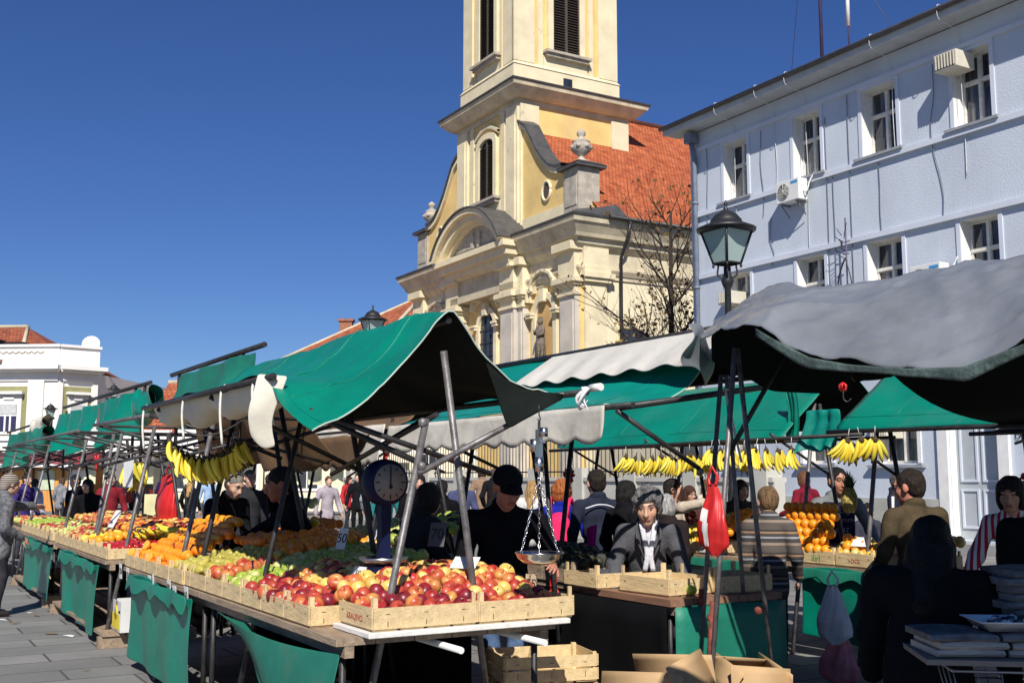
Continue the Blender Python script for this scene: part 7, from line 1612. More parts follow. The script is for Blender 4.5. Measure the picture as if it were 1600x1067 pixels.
def skin_mat(name, c):
    m = mat(name, c, .5, .1, 7, col2=(c[0] * 1.08, c[1] * .92, c[2] * .88)); N, L, p = nodes_of(m); p.inputs['Subsurface Weight'].default_value = .12; p.inputs['Subsurface Radius'].default_value = (.02, .008, .004); p.inputs['Subsurface Scale'].default_value = .3; return m
def fabric(name, c, rough=.95, var=.2): return mat(name, c, rough, var, 9, bump=.35, dscale=70, spec=.08)
def V3(*a): return np.array(a, float)
def ik(S, W, l1, l2, pole):
    d = W - S; L_ = np.linalg.norm(d); m = min(L_, (l1 + l2) * .995); W = S + d / L_ * m; d = d / L_
    x = (l1 * l1 - l2 * l2 + m * m) / (2 * m); h = math.sqrt(max(0, l1 * l1 - x * x)); p = pole - d * (pole @ d); p /= np.linalg.norm(p) + 1e-9
    return S + d * x + p * h, W
def hand_prims(W, d, nrm, s, side, curl=.5):
    d = d / np.linalg.norm(d); nrm = nrm - d * (nrm @ d); nrm /= np.linalg.norm(nrm) + 1e-9; w = np.cross(nrm, d) * side
    P = [('c', W - d * .05 * s, W + d * .01, .026 * s, .024 * s)]
    for j in range(4):
        o = (j - 1.5) * .0195 * s; P.append(('c', W + d * .012 + w * o * .6, W + d * .078 * s + w * o, .0145 * s, .012 * s))
    for j in range(4):
        o = (j - 1.5) * .0205 * s; l = (.066, .078, .073, .056)[j] * s; q = W + d * .082 * s + w * o; a = curl * .5 + .06 * j
        for sgl, rr_ in ((.45, .0092), (.32, .0084), (.26, .0076)):
            e = q + (d * math.cos(a) + nrm * math.sin(a) + w * .05 * (j - 1.5)) * l * sgl; P.append(('c', q, e, rr_ * s, (rr_ - .0008) * s)); q = e; a += curl * .75
    q = W + d * .022 * s - w * .026 * s
    for (sgl, an, rr_) in ((.045, .75, .0125), (.032, .45, .011), (.026, .25, .0095)):
        e = q + (d * math.cos(an) - w * math.sin(an) + nrm * .25) * sgl * s; P.append(('c', q, e, rr_ * s, rr_ * .9 * s)); q = e
    return P
def person(label, x, y, H=1.7, rz=0.0, lean=0.0, side=0.0, head=(0, 0), hs=1.0, arms=((-.28, -.05, .5), (.28, -.05, .5)), abs_arms=False, top=(.05, .05, .06), topm=None, bottom=(.03, .03, .035), bottomm=None, hair='short', hairc=(.03, .02, .015), skin=(.55, .32, .22),
           q=1, coat=0.0, shirt=None, glasses=False, beard=False, wide=1.0, collar=True, group=None, step=.0, hands=True, z0=0.0, curl=.5, cap=None, hood=False, sleeves=None, bag_strap=None, legsp=.09, shoes=(.03, .03, .03), belly=0.0, lap=None, detail=True):
    t = thing('person', label, 'person', (x, y, z0), rz, group)
    seed = abs(hash((round(x, 2), round(y, 2)))) % 97 * .37
    sc = H / 1.75
    hz = .52 * H; wh = wide
    hip = V3(0, 0, .525 * H)
    Rl = rotm(math.radians(lean), math.radians(side), 0)   # lean forward is towards -Y: rotate about X so that +Z goes to -Y
    def T(p): return hip + Rl @ (np.array(p, float) - hip)
    waist, chest, neckb = T((0, 0, .62 * H)), T((0, .0, .74 * H)), T((0, .005, .835 * H))
    shL, shR = T((.104 * H * wh, .01, .783 * H)), T((-.104 * H * wh, .01, .783 * H))
    hp, hy = math.radians(head[0]), math.radians(head[1]); Rh = Rl @ rotm(0, 0, hy) @ rotm(hp, 0, 0) if False else rotm(0, 0, hy) @ rotm(math.radians(lean * .45) + hp, 0, 0)
    nt = neckb + (Rl @ V3(0, -.012 * H, .035 * H)); hc = nt + Rh @ V3(0, -.018, .072) * 1.0 * hs * sc
    E = .055; arms_ = []
    for i, (S, tg) in enumerate(((shR, arms[0]), (shL, arms[1]))):
        tg = np.array(tg, float); W = tg if abs_arms else V3(tg[0] * H / 1.0 * 1.0, tg[1] * H, tg[2] * H)
        pole = V3((-1 if i == 0 else 1) * .35, .75, -.45); el, W = ik(S, W, .168 * H, .155 * H, pole); arms_.append((S, el, W))
    # ---- skin: head and neck
    hr = .001; s = hs * sc; g = .0085 if q >= 2 else .012 if q == 1 else .018
    def Hd(p): return hc + Rh @ (np.array(p, float) * s)
    hp_ = [('e', Hd((0, .012, .03)), V3(.073, .092, .088) * s, Rh), ('e', Hd((0, -.028, -.025)), V3(.058, .058, .082) * s, Rh), ('e', Hd((0, -.055, -.085)), V3(.032, .026, .022) * s, Rh),
           ('e', Hd((.035, -.05, -.02)), V3(.026, .026, .03) * s, Rh), ('e', Hd((-.035, -.05, -.02)), V3(.026, .026, .03) * s, Rh),
           ('c', nt + Rl @ V3(0, .01, -.07 * s), Hd((0, .012, -.05)), .056 * s, .052 * s)]
    fine = [('c', Hd((0, -.082, .018)), Hd((0, -.104, -.026)), .0085 * s, .0125 * s), ('c', Hd((-.011, -.092, -.03)), Hd((.011, -.092, -.03)), .009 * s, .009 * s), ('c', Hd((-.038, -.078, .032)), Hd((.038, -.078, .032)), .0105 * s, .0105 * s),
            ('-', 'e', Hd((.031, -.092, .014)), V3(.016, .014, .010) * s, Rh), ('-', 'e', Hd((-.031, -.092, .014)), V3(.016, .014, .010) * s, Rh),
            ('c', Hd((-.016, -.084, -.052)), Hd((.016, -.084, -.052)), .0075 * s, .0075 * s), ('c', Hd((-.014, -.081, -.062)), Hd((.014, -.081, -.062)), .008 * s, .008 * s)]
    ears = [('e', Hd((sx * .076, .012, .0)), V3(.010, .02, .032) * s, Rh @ rotm(0, 0, sx * .35)) for sx in (-1, 1)]
    mb = MB(); Vv, Ff = sdf(hp_ + ears + (fine if q else fine[:1]), g, .014); mb.add(Vv, Ff.tolist(), 0, True)
    nhead = len(mb.f)
    core = [('c', hip, waist, .10 * sc, .09 * sc), ('c', waist, chest, .09 * sc, .10 * sc), ('c', shL - V3(0, 0, .02), shR - V3(0, 0, .02), .04 * sc, .04 * sc), ('c', chest, neckb, .09 * sc, .055 * sc)]
    for (S, el, W) in arms_: core += [('c', S, el, .042 * sc, .034 * sc), ('c', el, W, .034 * sc, .024 * sc)]
    kn, an = [], []
    for sx, st in ((1, step), (-1, -step)):
        hj = V3(sx * .052 * H, 0, .50 * H); ank = V3(sx * legsp, st * .9 + .02, .05 * H); kk = V3(sx * (.052 * H + legsp) / 2, st * .4 - .035, .28 * H)
        kn.append((hj, kk, ank)); core += [('c', hj, kk, .07 * sc, .045 * sc), ('c', kk, ank, .045 * sc, .032 * sc), ('c', ank - V3(0, 0, .03), ank + V3(0, -.12, -.05), .035, .025)]
    Vv, Ff = sdf(core, .03, .03); mb.add(Vv, Ff.tolist(), 0, True)
    if hands:
        for i, (S, el, W) in enumerate(arms_):
            d = W - el; Vv, Ff = sdf(hand_prims(W + d / np.linalg.norm(d) * .02, d, V3((1 if i == 0 else -1) * .6, -.35, -.55), sc, 1 if i else -1, curl), .006 if q >= 2 else .009, .006); mb.add(Vv, Ff.tolist(), 0, True)
    skm = skin_mat('skin_%d' % int(skin[0] * 100), skin); lip = mat('lips_%d' % int(skin[0] * 100), (skin[0] * .75, skin[1] * .45, skin[2] * .5), .5)
    body = mb.build('body', [skm, lip], t, fixn=False)
    RhT = Rh.T
    if q:
        for p in body.data.polygons:
            if p.index < nhead:
                c = RhT @ (np.array(p.center) - hc) / s
                if -.068 < c[2] < -.047 and abs(c[0]) < .021 and c[1] < -.078: p.material_index = 1
        for sx in (-1, 1):
            eb = MB(); eb.lathe([(.0005, -.0115), (.007, -.009), (.0115, 0), (.007, .009), (.0005, .0115)], 10, Hd((sx * .031, -.073, .014)), R=Rh); eb.lathe([(.0005, 0), (.0055, .0005), (.005, .002), (.0005, .003)], 8, Hd((sx * .031, -.0835, .013)), mi=1, R=Rh @ rotm(math.pi / 2)); eb.build('eye', [mat('eye_white', (.30, .28, .26), .3), mat('iris', (.03, .02, .015), .2)], t)
            eb = MB(); eb.tube([Hd((sx * .014, -.089, .036)), Hd((sx * .033, -.09, .043)), Hd((sx * .05, -.078, .037))], [.003 * s, .0042 * s, .0025 * s], 5); eb.build('eyebrow', mat('brow_%d' % int(hairc[0] * 100), tuple(c * .7 for c in hairc), .9), t)
    if glasses:
        gb = MB()
        for sx in (-1, 1): gb.tube([Hd((sx * .032 + .021 * math.cos(a), -.098, .012 + .015 * math.sin(a))) for a in np.linspace(0, 6.283, 13)], .0018, 4); gb.tube([Hd((sx * .053, -.096, .014)), Hd((sx * .076, .0, .012))], .0018, 4)
        gb.tube([Hd((-.011, -.1, .014)), Hd((.011, -.1, .014))], .0018, 4)
        if glasses == 'dark':
            for sx in (-1, 1): gb.lathe([(.0005, 0), (.02, 0), (.02, .002), (.0005, .002)], 12, Hd((sx * .032, -.098, .012)), R=Rh @ rotm(math.pi / 2))
        gb.build('glasses', mat('glasses_black', (.02, .02, .02), .3), t)
    # ---- hair
    if hair and not cap or hair in ('long', 'bob'):
        hm = mat('hair_%d_%d_%d' % tuple(int(c * 400) for c in hairc), hairc, .6, .5, 60, bump=.8, dscale=160, stretch=(1, 1, .12), spec=.25); hpz = []
        cutz = V3(.078, .03, .085)
        if hair in ('short', 'thin'):
            th = 1.0 if hair == 'short' else .97
            hpz = [('e', Hd((0, .02, .042)), V3(.082, .096, .088) * s * th, Rh), ('e', Hd((0, .055, -.0)), V3(.072, .055, .075) * s * th, Rh), ('-', 'e', Hd((0, -.10, -.02)), V3(.062, .066, .085) * s, Rh)]
            if q: hpz += [('-', 'e', Hd((sx * .085, -.01, -.025)), V3(.03, .04, .045) * s, Rh) for sx in (-1, 1)]
        elif hair == 'curly':
            rr = random.Random(5); hpz = [('e', Hd((0, .02, .035)), V3(.098, .105, .095) * s, Rh), ('e', Hd((0, .06, -.02)), V3(.09, .06, .09) * s, Rh)]
            for _ in range(60):
                a, b = rr.uniform(0, 6.28), rr.uniform(-.6, 1.4); hpz.append(('e', Hd((.095 * math.cos(a) * math.cos(b), .025 + .1 * math.sin(a) * math.cos(b), .03 + .1 * math.sin(b))), V3(.02, .02, .018) * s, None))
            hpz += [('-', 'e', Hd((0, -.12, -.03)), V3(.06, .075, .085) * s, Rh)]
        elif hair == 'swept':
            rr = random.Random(9); hpz = [('e', Hd((0, .022, .044)), V3(.083, .094, .085) * s, Rh), ('e', Hd((0, .058, -.01)), V3(.076, .055, .08) * s, Rh), ('-', 'e', Hd((.012, -.105, -.015)), V3(.064, .064, .082) * s, Rh)]
            for _ in range(46):
                a, b = rr.uniform(0, 6.28), rr.uniform(.0, 1.4); p_ = Hd((.088 * math.cos(a) * math.cos(b), .02 + .094 * math.sin(a) * math.cos(b), .045 + .09 * math.sin(b))); hpz.append(('c', p_, p_ + Rh @ V3(rr.uniform(-.03, .03), rr.uniform(-.02, .03), -.035) * s, .013 * s, .006 * s))
            for sx in (-1, 1):
                for j in range(5): p_ = Hd((sx * .076, -.03 + .022 * j, .05)); hpz.append(('c', p_, p_ + Rh @ V3(sx * (.012 + .006 * (j % 2)), .008, -.08) * s, .016 * s, .007 * s))
            for j in range(4): p_ = Hd((-.05 + .03 * j, -.062, .098)); hpz.append(('c', p_, p_ + Rh @ V3(.025, -.02, -.03) * s, .012 * s, .005 * s))
        elif hair == 'bob':
            hpz = [('e', Hd((0, .015, .042)), V3(.09, .104, .092) * s, Rh), ('e', Hd((0, .04, -.03)), V3(.092, .075, .1) * s, Rh), ('e', Hd((.07, .0, -.02)), V3(.025, .05, .085) * s, Rh), ('e', Hd((-.07, .0, -.02)), V3(.025, .05, .085) * s, Rh), ('-', 'e', Hd((0, -.11, -.03)), V3(.058, .075, .088) * s, Rh)]
        elif hair == 'long':
            hpz = [('e', Hd((0, .015, .042)), V3(.092, .106, .094) * s, Rh), ('e', Hd((0, .055, -.06)), V3(.10, .07, .13) * s, Rh), ('c', Hd((0, .07, -.05)), T((0, .09, .70 * H)), .08 * s, .055 * s), ('c', Hd((.06, .06, -.06)), T((.07, .06, .72 * H)), .05 * s, .03 * s), ('c', Hd((-.06, .06, -.06)), T((-.07, .06, .72 * H)), .05 * s, .03 * s),
                   ('c', Hd((.078, .0, .0)), T((.09, -.03, .78 * H)), .03 * s, .025 * s), ('c', Hd((-.078, .0, .0)), T((-.09, -.03, .78 * H)), .03 * s, .025 * s), ('-', 'e', Hd((0, -.115, -.03)), V3(.056, .075, .09) * s, Rh)]
        if hpz:
            mb = MB(); Vv, Ff = sdf(hpz, g, .02, .004 if hair != 'curly' else .003, 26, seed); mb.add(Vv, Ff.tolist(), 0, True); mb.build('hair', hm, t, fixn=False)
    if beard:
        mb = MB(); Vv, Ff = sdf([('e', Hd((0, -.05, -.08)), V3(.046, .045, .035) * s, Rh), ('-', 'e', Hd((0, -.09, -.045)), V3(.03, .05, .03) * s, Rh)], g, .01); mb.add(Vv, Ff.tolist(), 0, True); mb.build('beard', hm, t, fixn=False)
    if cap:
        mb = MB(); Vv, Ff = sdf([('e', Hd((0, .012, .055)), V3(.086, .102, .082) * s, Rh), ('-', 'e', Hd((0, .0, -.04)), V3(.13, .15, .088) * s, Rh)], g, .01, .001); mb.add(Vv, Ff.tolist(), 0, True)
        mb.build('cap', fabric('cap_%s' % str(cap[0]), cap), t, fixn=False)
        mb = MB(); mb.grid([[Hd((.07 * math.sin(a) * (1 + .05 * r_), -.08 * math.cos(a) - .075 * r_ * math.cos(a) - .01, .052 - .03 * r_ - .018 * (math.sin(a) ** 2))) for r_ in np.linspace(0, 1, 5)] for a in np.linspace(-1.15, 1.15, 11)]); mb.build('cap_peak', fabric('cap_%s' % str(cap[0]), cap), t, solid=.004)
    # ---- top garment
    f = .026 + .012 * coat; tm = topm or fabric('cloth_%d_%d_%d' % tuple(int(c * 300) for c in top), top)
    a_ = .118 * sc * wh
    tp = [('e', T((0, 0, .56 * H)), V3(a_ + f * .9, .088 * sc + f + belly, .09 * H), Rl), ('e', T((0, -.005 - belly * .3, .64 * H)), V3(a_ + f, .084 * sc + f + belly, .10 * H), Rl), ('e', T((0, .0, .735 * H)), V3(a_ * 1.06 + f, .09 * sc + f, .10 * H), Rl),
          ('c', T((.02 * H, .008, .81 * H)), T((.098 * H * wh, .008, .785 * H)), .052 * sc + f * .5, .043 * sc + f * .5), ('c', T((-.02 * H, .008, .81 * H)), T((-.098 * H * wh, .008, .785 * H)), .052 * sc + f * .5, .043 * sc + f * .5), ('c', T((0, .01, .81 * H)), T((0, .006, .84 * H)), .062 * sc + f * .5, .05 * sc + f * .5)]
    if coat: tp += [('e', hip + V3(0, 0, -.03 * H), V3(a_ + .03 + .02 * coat, .10 * sc + .03, (.07 + .07 * coat) * H), None), ('e', hip + V3(0, 0, -.05 * H - .06 * coat * H), V3(a_ + .035 + .02 * coat, .105 * sc + .035, (.06 + .05 * coat) * H), None)]
    for (S, el, W) in arms_:
        tp += [('c', S, el, .05 * sc + f * .75, .042 * sc + f * .6)]
        if sleeves != 'short': tp += [('c', el, el + (W - el) * .96, .042 * sc + f * .6, .032 * sc + f * .55)]
    if hood: tp += [('e', T((0, .07, .835 * H)), V3(.10, .06, .055) * sc, Rl @ rotm(.5)), ('c', T((-.06, -.0, .845 * H)), T((-.03, -.06, .80 * H)), .028, .022), ('c', T((.06, -.0, .845 * H)), T((.03, -.06, .80 * H)), .028, .022)]
    if collar and not hood: tp += [('c', T((.05 * math.cos(a) * sc * 1.1, .012 + .05 * math.sin(a) * sc * 1.1, .848 * H + .012 * math.sin(a))), T((.05 * math.cos(a + .7) * sc * 1.1, .012 + .05 * math.sin(a + .7) * sc * 1.1, .848 * H + .012 * math.sin(a + .7))), .017, .017) for a in np.arange(-.9, 3.9, .6)]
    mb = MB(); Vv, Ff = sdf(tp, .013 if q >= 2 else .018 if q == 1 else .026, .035, .0065, 8.5, seed); mb.add(Vv, Ff.tolist(), 0, True)
    ms = [tm] + ([fabric('shirt_%d' % int(shirt[0] * 100), shirt)] if shirt else [])
    tg_ = mb.build('coat' if coat > .5 else 'jacket', ms, t, fixn=False)
    if shirt:
        RlT = Rl.T
        for p in tg_.data.polygons:
            c = RlT @ (np.array(p.center) - hip) + hip; zz = (c[2] - .66 * H) / (.19 * H)
            if c[1] < -.02 and zz > 0 and abs(c[0]) < .018 + .05 * zz and np.linalg.norm(c[:2]) < .2: p.material_index = 1
    # ---- trousers and shoes
    bm_ = bottomm or fabric('trousers_%d_%d_%d' % tuple(int(c * 300) for c in bottom), bottom)
    bp = [('e', V3(0, 0, .525 * H), V3(a_ + .012, .098 * sc, .075 * H), None)]
    for hj, kk, ank in kn: bp += [('c', hj, kk, .088 * sc, .064 * sc), ('c', kk, ank + V3(0, 0, .0), .064 * sc, .052 * sc)]
    mb = MB(); Vv, Ff = sdf(bp, .018 if q >= 2 else .026, .03, .006, 9, seed); mb.add(Vv, Ff.tolist(), 0, True); mb.build('trousers', bm_, t, fixn=False)
    for hj, kk, ank in kn:
        mb = MB(); Vv, Ff = sdf([('c', (ank[0], ank[1] + .03, .05), (ank[0], ank[1] - .13, .035), .047, .036)], .018, .02); mb.add(Vv, Ff.tolist(), 0, True); mb.build('shoe', mat('shoe_leather', (.02, .018, .016), .5), t, fixn=False)
    t['_x'] = 0; del t['_x']
    return t, dict(T=T, Hd=Hd, Rh=Rh, Rl=Rl, s=s, arms=arms_, H=H)
PX = lambda px, Y: (px - 800) / 1700 * Y * .9995
striped = mat('striped_knit', (.10, .08, .07), .9, .1, 12, bump=.3, dscale=80); N, L, p = nodes_of(striped)
tc = N.new('ShaderNodeTexCoord'); sx_ = N.new('ShaderNodeSeparateXYZ'); ml = N.new('ShaderNodeMath'); ml.operation = 'MULTIPLY'; ml.inputs[1].default_value = 5.2; fr_ = N.new('ShaderNodeMath'); fr_.operation = 'FRACT'; rp = N.new('ShaderNodeValToRGB'); rp.color_ramp.interpolation = 'CONSTANT'
L.new(tc.outputs['Object'], sx_.inputs[0]); L.new(sx_.outputs[2], ml.inputs[0]); L.new(ml.outputs[0], fr_.inputs[0]); L.new(fr_.outputs[0], rp.inputs[0]); L.new(rp.outputs[0], p.inputs['Base Color'])
els = rp.color_ramp.elements; els[0].color = (.085, .068, .06, 1); els[0].position = 0; els[1].position = .3; els[1].color = (.24, .18, .14, 1)
for ps, c in ((.42, (.05, .045, .045)), (.6, (.30, .30, .32)), (.68, (.06, .05, .05)), (.82, (.30, .18, .10)), (.9, (.04, .035, .035))): e = els.new(ps); e.color = (*c, 1)
denim = mat('blue_denim', (.035, .075, .17), .85, .35, 5, bump=.3, dscale=50, col2=(.10, .17, .31))
olivej = fabric('olive_wool', (.075, .056, .033)); navy = fabric('navy_shell', (.022, .026, .045)); greys = fabric('grey_suit_wool', (.085, .085, .095)); black = fabric('black_wool', (.009, .009, .011))
redwhite = mat('red_white_stripes', (.5, .02, .04), .8, 0, 3); N, L, p = nodes_of(redwhite); wv = N.new('ShaderNodeTexWave'); wv.inputs['Scale'].default_value = 7; wv.inputs['Distortion'].default_value = .5; tc = N.new('ShaderNodeTexCoord'); rp = N.new('ShaderNodeValToRGB'); rp.color_ramp.interpolation = 'CONSTANT'; rp.color_ramp.elements[0].color = (.45, .01, .03, 1); rp.color_ramp.elements[1].color = (.7, .7, .7, 1); rp.color_ramp.elements[1].position = .5
L.new(tc.outputs['Object'], wv.inputs[0]); L.new(wv.outputs['Fac'], rp.inputs[0]); L.new(rp.outputs[0], p.inputs['Base Color'])
plaid = fabric('grey_speckled_knit', (.10, .10, .10), var=.8); hang = ((-.14, -.02, .44), (.14, -.02, .44))
pale = (.60, .38, .28); ruddy = (.50, .22, .15)
# --- capped man between the tables
t, P = person('man in black cap and dark jacket leaning over the front apple crates, jeans below', PX(786, 7.55), 7.55, 1.68, math.radians(8), lean=9, head=(16, 12), hs=1.22, skin=ruddy, topm=black, bottomm=denim, cap=(.012, .012, .014), hair='short', hairc=(.08, .07, .06), q=2, wide=1.3, coat=.25, arms=((-.15, -.14, .50), (.17, -.20, .62)))
# --- vendor reaching over the oranges
a_, b_ = -9.9, 3.55; w = gw(a_, b_)
w = gw(-8.95, 3.5)
t, P = person('dark haired vendor in black jacket with white collar reaching left over the fruit', PX(480, 9.3), 9.3, 1.70, math.radians(-72), lean=16, head=(4, -4), hs=1.25, topm=black, shirt=(.6, .6, .62), bottomm=black, hairc=(.012, .01, .01), skin=(.36, .14, .09), q=2, wide=1.1, coat=.3, arms=((-.18, -.33, .60), (.2, -.12, .55)))
t, P = person('grey haired man in black coat looking down behind the orange rows', PX(350, 12.0), 12.0, 1.68, math.radians(55), lean=14, head=(18, 0), hs=1.2, topm=black, bottomm=black, hairc=(.20, .18, .16), hair='thin', skin=pale, q=1, wide=1.25, coat=.6, arms=((-.1, -.2, .55), (.12, -.2, .55)))
t, P = person('man in dark jacket standing behind the grey haired man in black coat', PX(392, 14.5), 14.5, 1.73, math.radians(35), head=(5, 0), topm=fabric('charcoal_shell', (.03, .03, .035)), hairc=(.16, .14, .13), hair='thin', skin=pale, q=1, wide=1.1, coat=.3, arms=hang)
t, P = person('seated vendor with dark hair and grey jacket beside the dial scale', PX(648, 8.3), 8.3, 1.58, math.radians(130), lean=10, head=(10, 0), hs=1.1, topm=fabric('dim_grey_padded', (.03, .03, .033)), hair='bob', hairc=(.015, .013, .012), skin=pale, q=1, coat=.3, arms=((-.12, -.2, .52), (.12, -.2, .52)))
# --- middle shoppers
t, P = person('woman with curly red hair in blue jacket carrying a pink backpack', PX(876, 12.4), 12.4, 1.54, math.radians(168), head=(6, -35), hs=1.28, top=(.012, .02, .27), hair='curly', hairc=(.36, .11, .03), skin=pale, q=1, wide=1.15, coat=.2, arms=((-.2, -.15, .55), (.17, -.1, .80)))
pk = fabric('pink_nylon', (.75, .03, .13)); T_ = P['T']; Rl = P['Rl']
mb = MB(); Vv, Ff = sdf([('e', T_((0, .19, 1.02)), V3(.15, .08, .2), Rl), ('e', T_((0, .20, .90)), V3(.16, .08, .12), Rl)], .015, .04, .004, 12); mb.add(Vv, Ff.tolist(), 0, True); bp_ = mb.build('backpack', pk, None, fixn=False); bp_.location = t.location; bp_.rotation_euler = t.rotation_euler; tag(bp_, 'bright pink backpack on the back of the red haired woman', 'backpack')
mb = MB()
for sx in (-1, 1): mb.tube(smooth_path([T_((sx * .09, .16, 1.16)), T_((sx * .11, .08, 1.345)), T_((sx * .12, -.08, 1.30)), T_((sx * .12, -.12, 1.1))], 4), .02, 6, flat=1.6)
mb.build('strap', pk, bp_)
t, P = person('man seen from behind in navy jacket with thin white stripe', PX(933, 11.6), 11.6, 1.66, math.radians(188), head=(2, 8), hs=1.28, topm=navy, hairc=(.02, .014, .01), skin=pale, q=2, wide=1.15, coat=.3, arms=((-.16, -.1, .52), (.16, -.1, .50)), lean=3)
mb = MB(); T_ = P['T']; mb.tube(smooth_path([T_((-.2, .115, 1.22)), T_((-.12, .14, 1.29)), T_((0.02, .15, 1.31)), T_((.16, .135, 1.27))], 5), .008, 5); mb.build('stripe', mat('reflective_stripe', (.6, .6, .65), .5), t)
t, P = person('woman with black bobbed hair and pink scarf turned to the stall', PX(974, 10.9), 10.9, 1.57, math.radians(130), head=(4, 0), hs=1.15, topm=black, hair='bob', hairc=(.012, .01, .01), skin=(.5, .28, .2), q=1, coat=.3, arms=((-.14, -.06, .5), (.14, -.06, .5)))
mb = MB(); T_ = P['T']; Vv, Ff = sdf([('c', T_((.055 * math.cos(a), -.01 + .055 * math.sin(a), 1.39)), T_((.055 * math.cos(a + .8), -.01 + .055 * math.sin(a + .8), 1.39)), .028, .028) for a in np.arange(0, 6.2, .8)] + [('c', T_((.02, -.09, 1.37)), T_((.03, -.13, 1.15)), .035, .025)], .014, .02, .003); mb.add(Vv, Ff.tolist(), 0, True); mb.build('scarf', fabric('pink_scarf', (.6, .03, .22)), t, fixn=False)
# pink cloth draped
t, P = person('older grey haired shopper in grey suit jacket and white scarf facing the camera', PX(1008, 8.32), 8.32, 1.53, math.radians(-4), lean=17, head=(6, -8), hs=1.3, topm=greys, shirt=(.62, .62, .68), hair='swept', hairc=(.15, .145, .15), skin=(.58, .36, .25), q=2, wide=1.1, coat=.5, arms=((-.18, -.2, .50), (.17, -.22, .52)))
T_ = P['T']; H_ = P['H']
for sx in (-1, 1):
    mb = MB(); mb.tube(smooth_path([T_((sx * .075, -.02, .86 * H_)), T_((sx * .085, -.115, .80 * H_)), T_((sx * .055, -.16, .74 * H_)), T_((sx * .012, -.165, .665 * H_))], 5), [.012, .016, .02, .024, .028, .031, .033, .033, .031, .028, .024, .02, .015, .012, .01, .008], 8, flat=.35); mb.build('lapel', greys, t)
    mb = MB(); mb.tube(smooth_path([T_((sx * .05, -.06, .85 * H_)), T_((sx * .03, -.135, .79 * H_)), T_((sx * .012, -.165, .72 * H_)), T_((sx * .03, -.18, .64 * H_))], 5), .02, 8, flat=.5); mb.build('scarf', fabric('white_scarf', (.62, .62, .68)), t)
t, P = person('grey haired woman in black coat with checked collar behind the suit wearer', PX(1036, 10.6), 10.6, 1.44, math.radians(150), head=(8, 0), hs=1.15, topm=fabric('black_brown_wool', (.022, .016, .016)), hair='bob', hairc=(.35, .34, .33), q=1, wide=1.2, coat=.8, arms=hang)
t, P = person('dark haired man in cream jumper pointing his arm to the right', PX(1046, 11.4), 11.4, 1.6, math.radians(60), head=(2, 20), hs=1.1, top=(.55, .46, .36), hairc=(.02, .015, .012), q=1, wide=1.05, arms=((-.22, -.36, .86), (.2, -.1, .5)))
t, P = person('brunette woman with sunglasses on her hair in the middle distance', PX(1073, 15.5), 15.5, 1.48, math.radians(20), head=(4, 10), hs=1.15, top=(.12, .05, .04), hair='long', hairc=(.07, .03, .015), glasses=True, q=1, arms=hang)
t, P = person('stout shopper in brown and grey striped sweater seen from behind', PX(1196, 9.6), 9.6, 1.50, math.radians(160), lean=3, head=(6, 25), hs=1.3, topm=striped, hair='short', hairc=(.17, .10, .05), skin=pale, q=2, wide=1.06, coat=.9, belly=.04, arms=((-.15, -.08, .5), (.15, -.06, .47)))
# --- right group
t, P = person('young man in grey and navy hooded top behind the orange pyramid', PX(1302, 11.3), 11.3, 1.69, math.radians(0), lean=3, head=(2, 10), hs=1.22, top=(.18, .19, .20), hairc=(.012, .01, .01), skin=(.42, .20, .13), q=2, wide=1.18, hood=True, arms=((-.2, -.12, .5), (.24, -.12, .48)))
mb = MB(); T_ = P['T']; 
def chest_pt(u, v): return T_((u, -.158 + .9 * abs(u) ** 2 * 2.2, v))
mb.grid([[chest_pt(u, v) for u in np.linspace(-.17, .14, 12)] for v in np.linspace(.95, 1.36, 12)]); mb.build('chest_panel', fabric('navy_jersey', (.018, .016, .035)), t, solid=.004)
for k, (tx, z, sz) in enumerate((('Chicago', 1.27, .085), ('WILD SOUTH', 1.17, .045), ('1947', 1.07, .07))):
    text_mesh('lettering', tx, sz, mat('grey_print', (.25, .25, .30), .8), t, Matrix.Translation((-.015, -.185 - .01 * k, z)) @ Matrix.Rotation(math.pi / 2, 4, 'X'), .002)
t, P = person('man in navy track jacket with white sleeve stripe by the blue wall', PX(1394, 15.5), 15.5, 1.68, math.radians(60), head=(2, 10), topm=navy, hairc=(.08, .07, .06), hair='thin', skin=pale, q=1, wide=1.1, arms=hang)
mb = MB(); S, el, W = P['arms'][1]; o_ = V3(.075, -.02, .03)
S, el, W = P['arms'][0]; o_ = V3(-.07, -.02, .02); mb.tube([S + o_, el + o_], .02, 6); mb.build('sleeve_stripe', whitep, t)
t, P = person('man in olive brown wool jacket seen from behind with dark glasses', PX(1424, 8.9), 8.9, 1.64, math.radians(192), lean=2, head=(4, 32), hs=1.3, topm=olivej, hairc=(.025, .017, .012), skin=(.50, .26, .17), q=2, wide=1.2, coat=.7, glasses='dark', arms=((-.16, -.1, .5), (.16, -.12, .5)))
t, P = person('child with dark hair among the crowd behind the hooded man', PX(1349, 13.5), 13.5, 1.30, math.radians(15), head=(3, 0), hs=1.1, top=(.05, .05, .07), hairc=(.02, .015, .012), q=1, arms=hang)
t, P = person('person in maroon jacket and blue jeans behind the right bananas', PX(1254, 17), 17, 1.72, math.radians(-150), head=(2, 0), top=(.17, .012, .025), bottomm=denim, hairc=(.15, .06, .03), hair='bob', q=1, arms=((-.2, -.1, .55), (.2, -.1, .6)))
t, P = person('woman with long black hair in dark coat bending at the right foreground', PX(1432, 4.75), 4.75, 1.47, math.radians(150), lean=20, head=(10, 0), hs=1.12, topm=black, bottomm=black, hair='long', hairc=(.003, .003, .003), q=2, wide=1.35, coat=1.3, arms=((-.2, -.2, .5), (.2, -.2, .48)))
